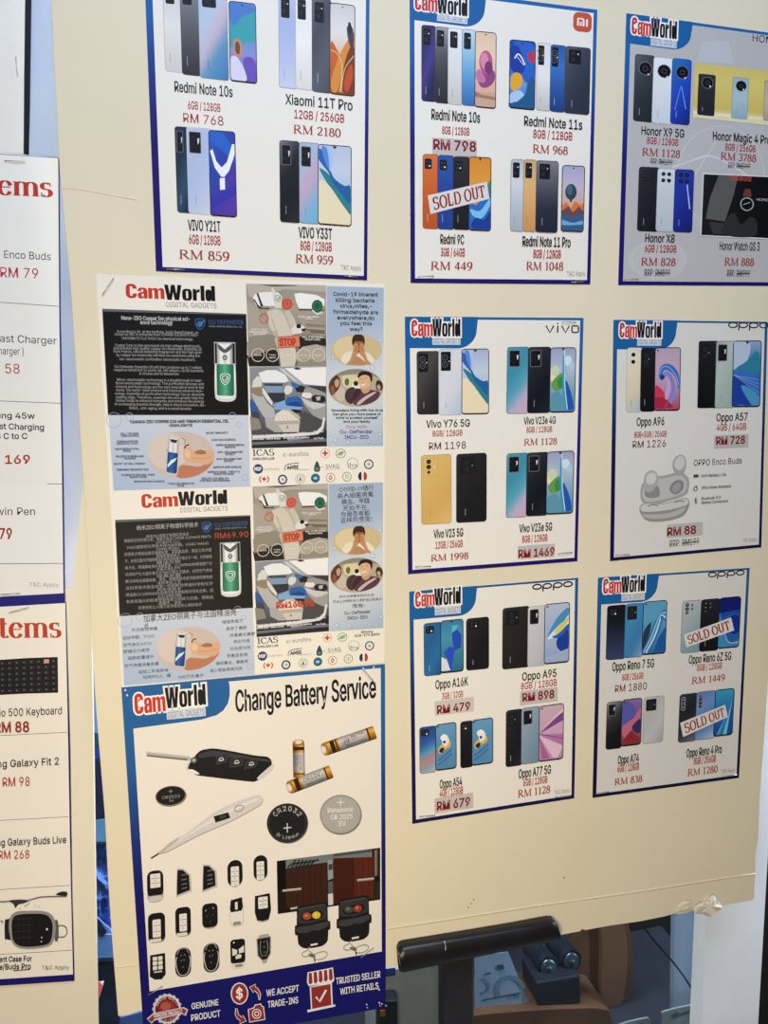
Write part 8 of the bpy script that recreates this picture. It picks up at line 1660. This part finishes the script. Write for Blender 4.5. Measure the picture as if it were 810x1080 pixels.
thing_slab('light_blue_carton', 'light blue carton under the navy box in the slit', 'box', [(90, 867.2), (126, 860.2), (128, 888), (90, 888)], .40, .06, '#8cc2f0')
# crumpled blue plastic bag
pb = empty('plastic_bag', at(108, 990, .41), 'crumpled blue plastic bag between the two boards', 'bag')
rnd = random.Random(11); vs, fs = [], []; nx_, ny_ = 10, 18
for j in range(ny_ + 1):
    for i in range(nx_ + 1):
        x = 88 + 42 * i / nx_ + rnd.uniform(-1.4, 1.4); y = 888 + 97 * j / ny_ + rnd.uniform(-2, 2)
        vs.append(P(x, y, .412 + rnd.uniform(-.009, .009) + .02 * (i / nx_ - .5) ** 2))
n = nx_ + 1; fs = [(j * n + i, j * n + i + 1, (j + 1) * n + i + 1, (j + 1) * n + i) for j in range(ny_) for i in range(nx_)]
mesh('bag_film', vs, fs, surf('bag_blue', '#6a92e2', .22, .6, c2='#4a70cc', scale=30), pb)
slab('folded_edge', [(98, 962), (103, 968), (116, 980), (120, 990), (110, 982), (98, 972)], .396, .002, surf('bag_fold', '#8fb0ee', .25, .6), pb)
slab('torn_opening', [(99, 968), (104, 970), (113, 983), (108, 988), (99, 981)], .394, .001, surf('bag_dark', '#242a48', .6), pb)
thing_slab('blue_tray', 'light blue tray lying under the crumpled blue bag', 'tray', [(90, 986), (128, 985), (130, 1008.8), (90, 1009.6)], .395, .065, '#7fa8e8')
thing_slab('teal_board', 'thin dark teal board under the light blue tray', 'board', [(90, 1009.8), (134, 1009), (134, 1014), (90, 1014.6)], .39, .07, '#2c4c6e')
on_deck(thing_slab('navy_crate', 'dark navy box lowest in the slit between the boards', 'box', [(90, 1014.8), (150, 1014), (152, 1180), (90, 1180)], .40, .06, '#34374e', .6))
on_deck(thing_slab('blue_sleeve', 'blue plastic sleeve behind the lower board corner', 'sleeve', [(126, 1073), (160, 1064), (162, 1180), (118, 1180)], .38, .01, '#5a74b4', .3, .002))
hr = empty('red_tag', at(105, 1050, .12), 'small pink red tag with a white corner beside the second board', 'tag')
slab('tag_body', smooth([(98, 1036), (104, 1036), (108.6, 1038), (106, 1048), (103.6, 1054), (98, 1056)], 3, True), .0365, .002, surf('tag_red', '#b85a6a', .45, .3), hr)
slab('tag_corner', [(106, 1036), (109.6, 1035), (108.4, 1040)], .0355, .001, surf('tag_white', '#dde0ea', .5), hr)

# ------------------------------------------------------------------ light
w = bpy.data.worlds.new('world'); SC.world = w; w.use_nodes = True
w.node_tree.nodes['Background'].inputs['Color'].default_value = (.95, .97, 1, 1); w.node_tree.nodes['Background'].inputs['Strength'].default_value = .06
def area(name, loc, target, sx, sy, power, col):
    L_ = bpy.data.lights.new(name, 'AREA'); L_.shape = 'RECTANGLE'; L_.size = sx; L_.size_y = sy; L_.energy = power; L_.color = col
    o = bpy.data.objects.new(name, L_); COL.objects.link(o); o.location = loc
    o.rotation_euler = (Vector(target) - Vector(loc)).to_track_quat('-Z', 'Y').to_euler(); return o
area('ceiling_panel_light', (0, -1.0, 2.6), (.1, 0, 1.6), 1.0, .5, 18.6, (.62, .74, .96))
area('warm_shop_lamp', (-.3, -.95, 1.2), (.02, 0, 1.05), .35, .35, 8.2, (1, .827, .569))
area('display_light', (0, .18, 2.2), (.05, .48, .9), 1.5, .1, 72, (.86, .92, 1))  # unseen lamp added to brighten the window interior
area('doorway_light', (1.35, .04, 1.1), (.5, .1, 1.0), .06, .8, 22, (.75, .86, 1))  # unseen light added behind the board plane to brighten the pillar
vs_ = SC.view_settings
SC.display_settings.display_device = 'sRGB'
vs_.view_transform = 'Standard'; vs_.look = 'None'; vs_.gamma = 1; vs_.exposure = 0; vs_.use_curve_mapping = False
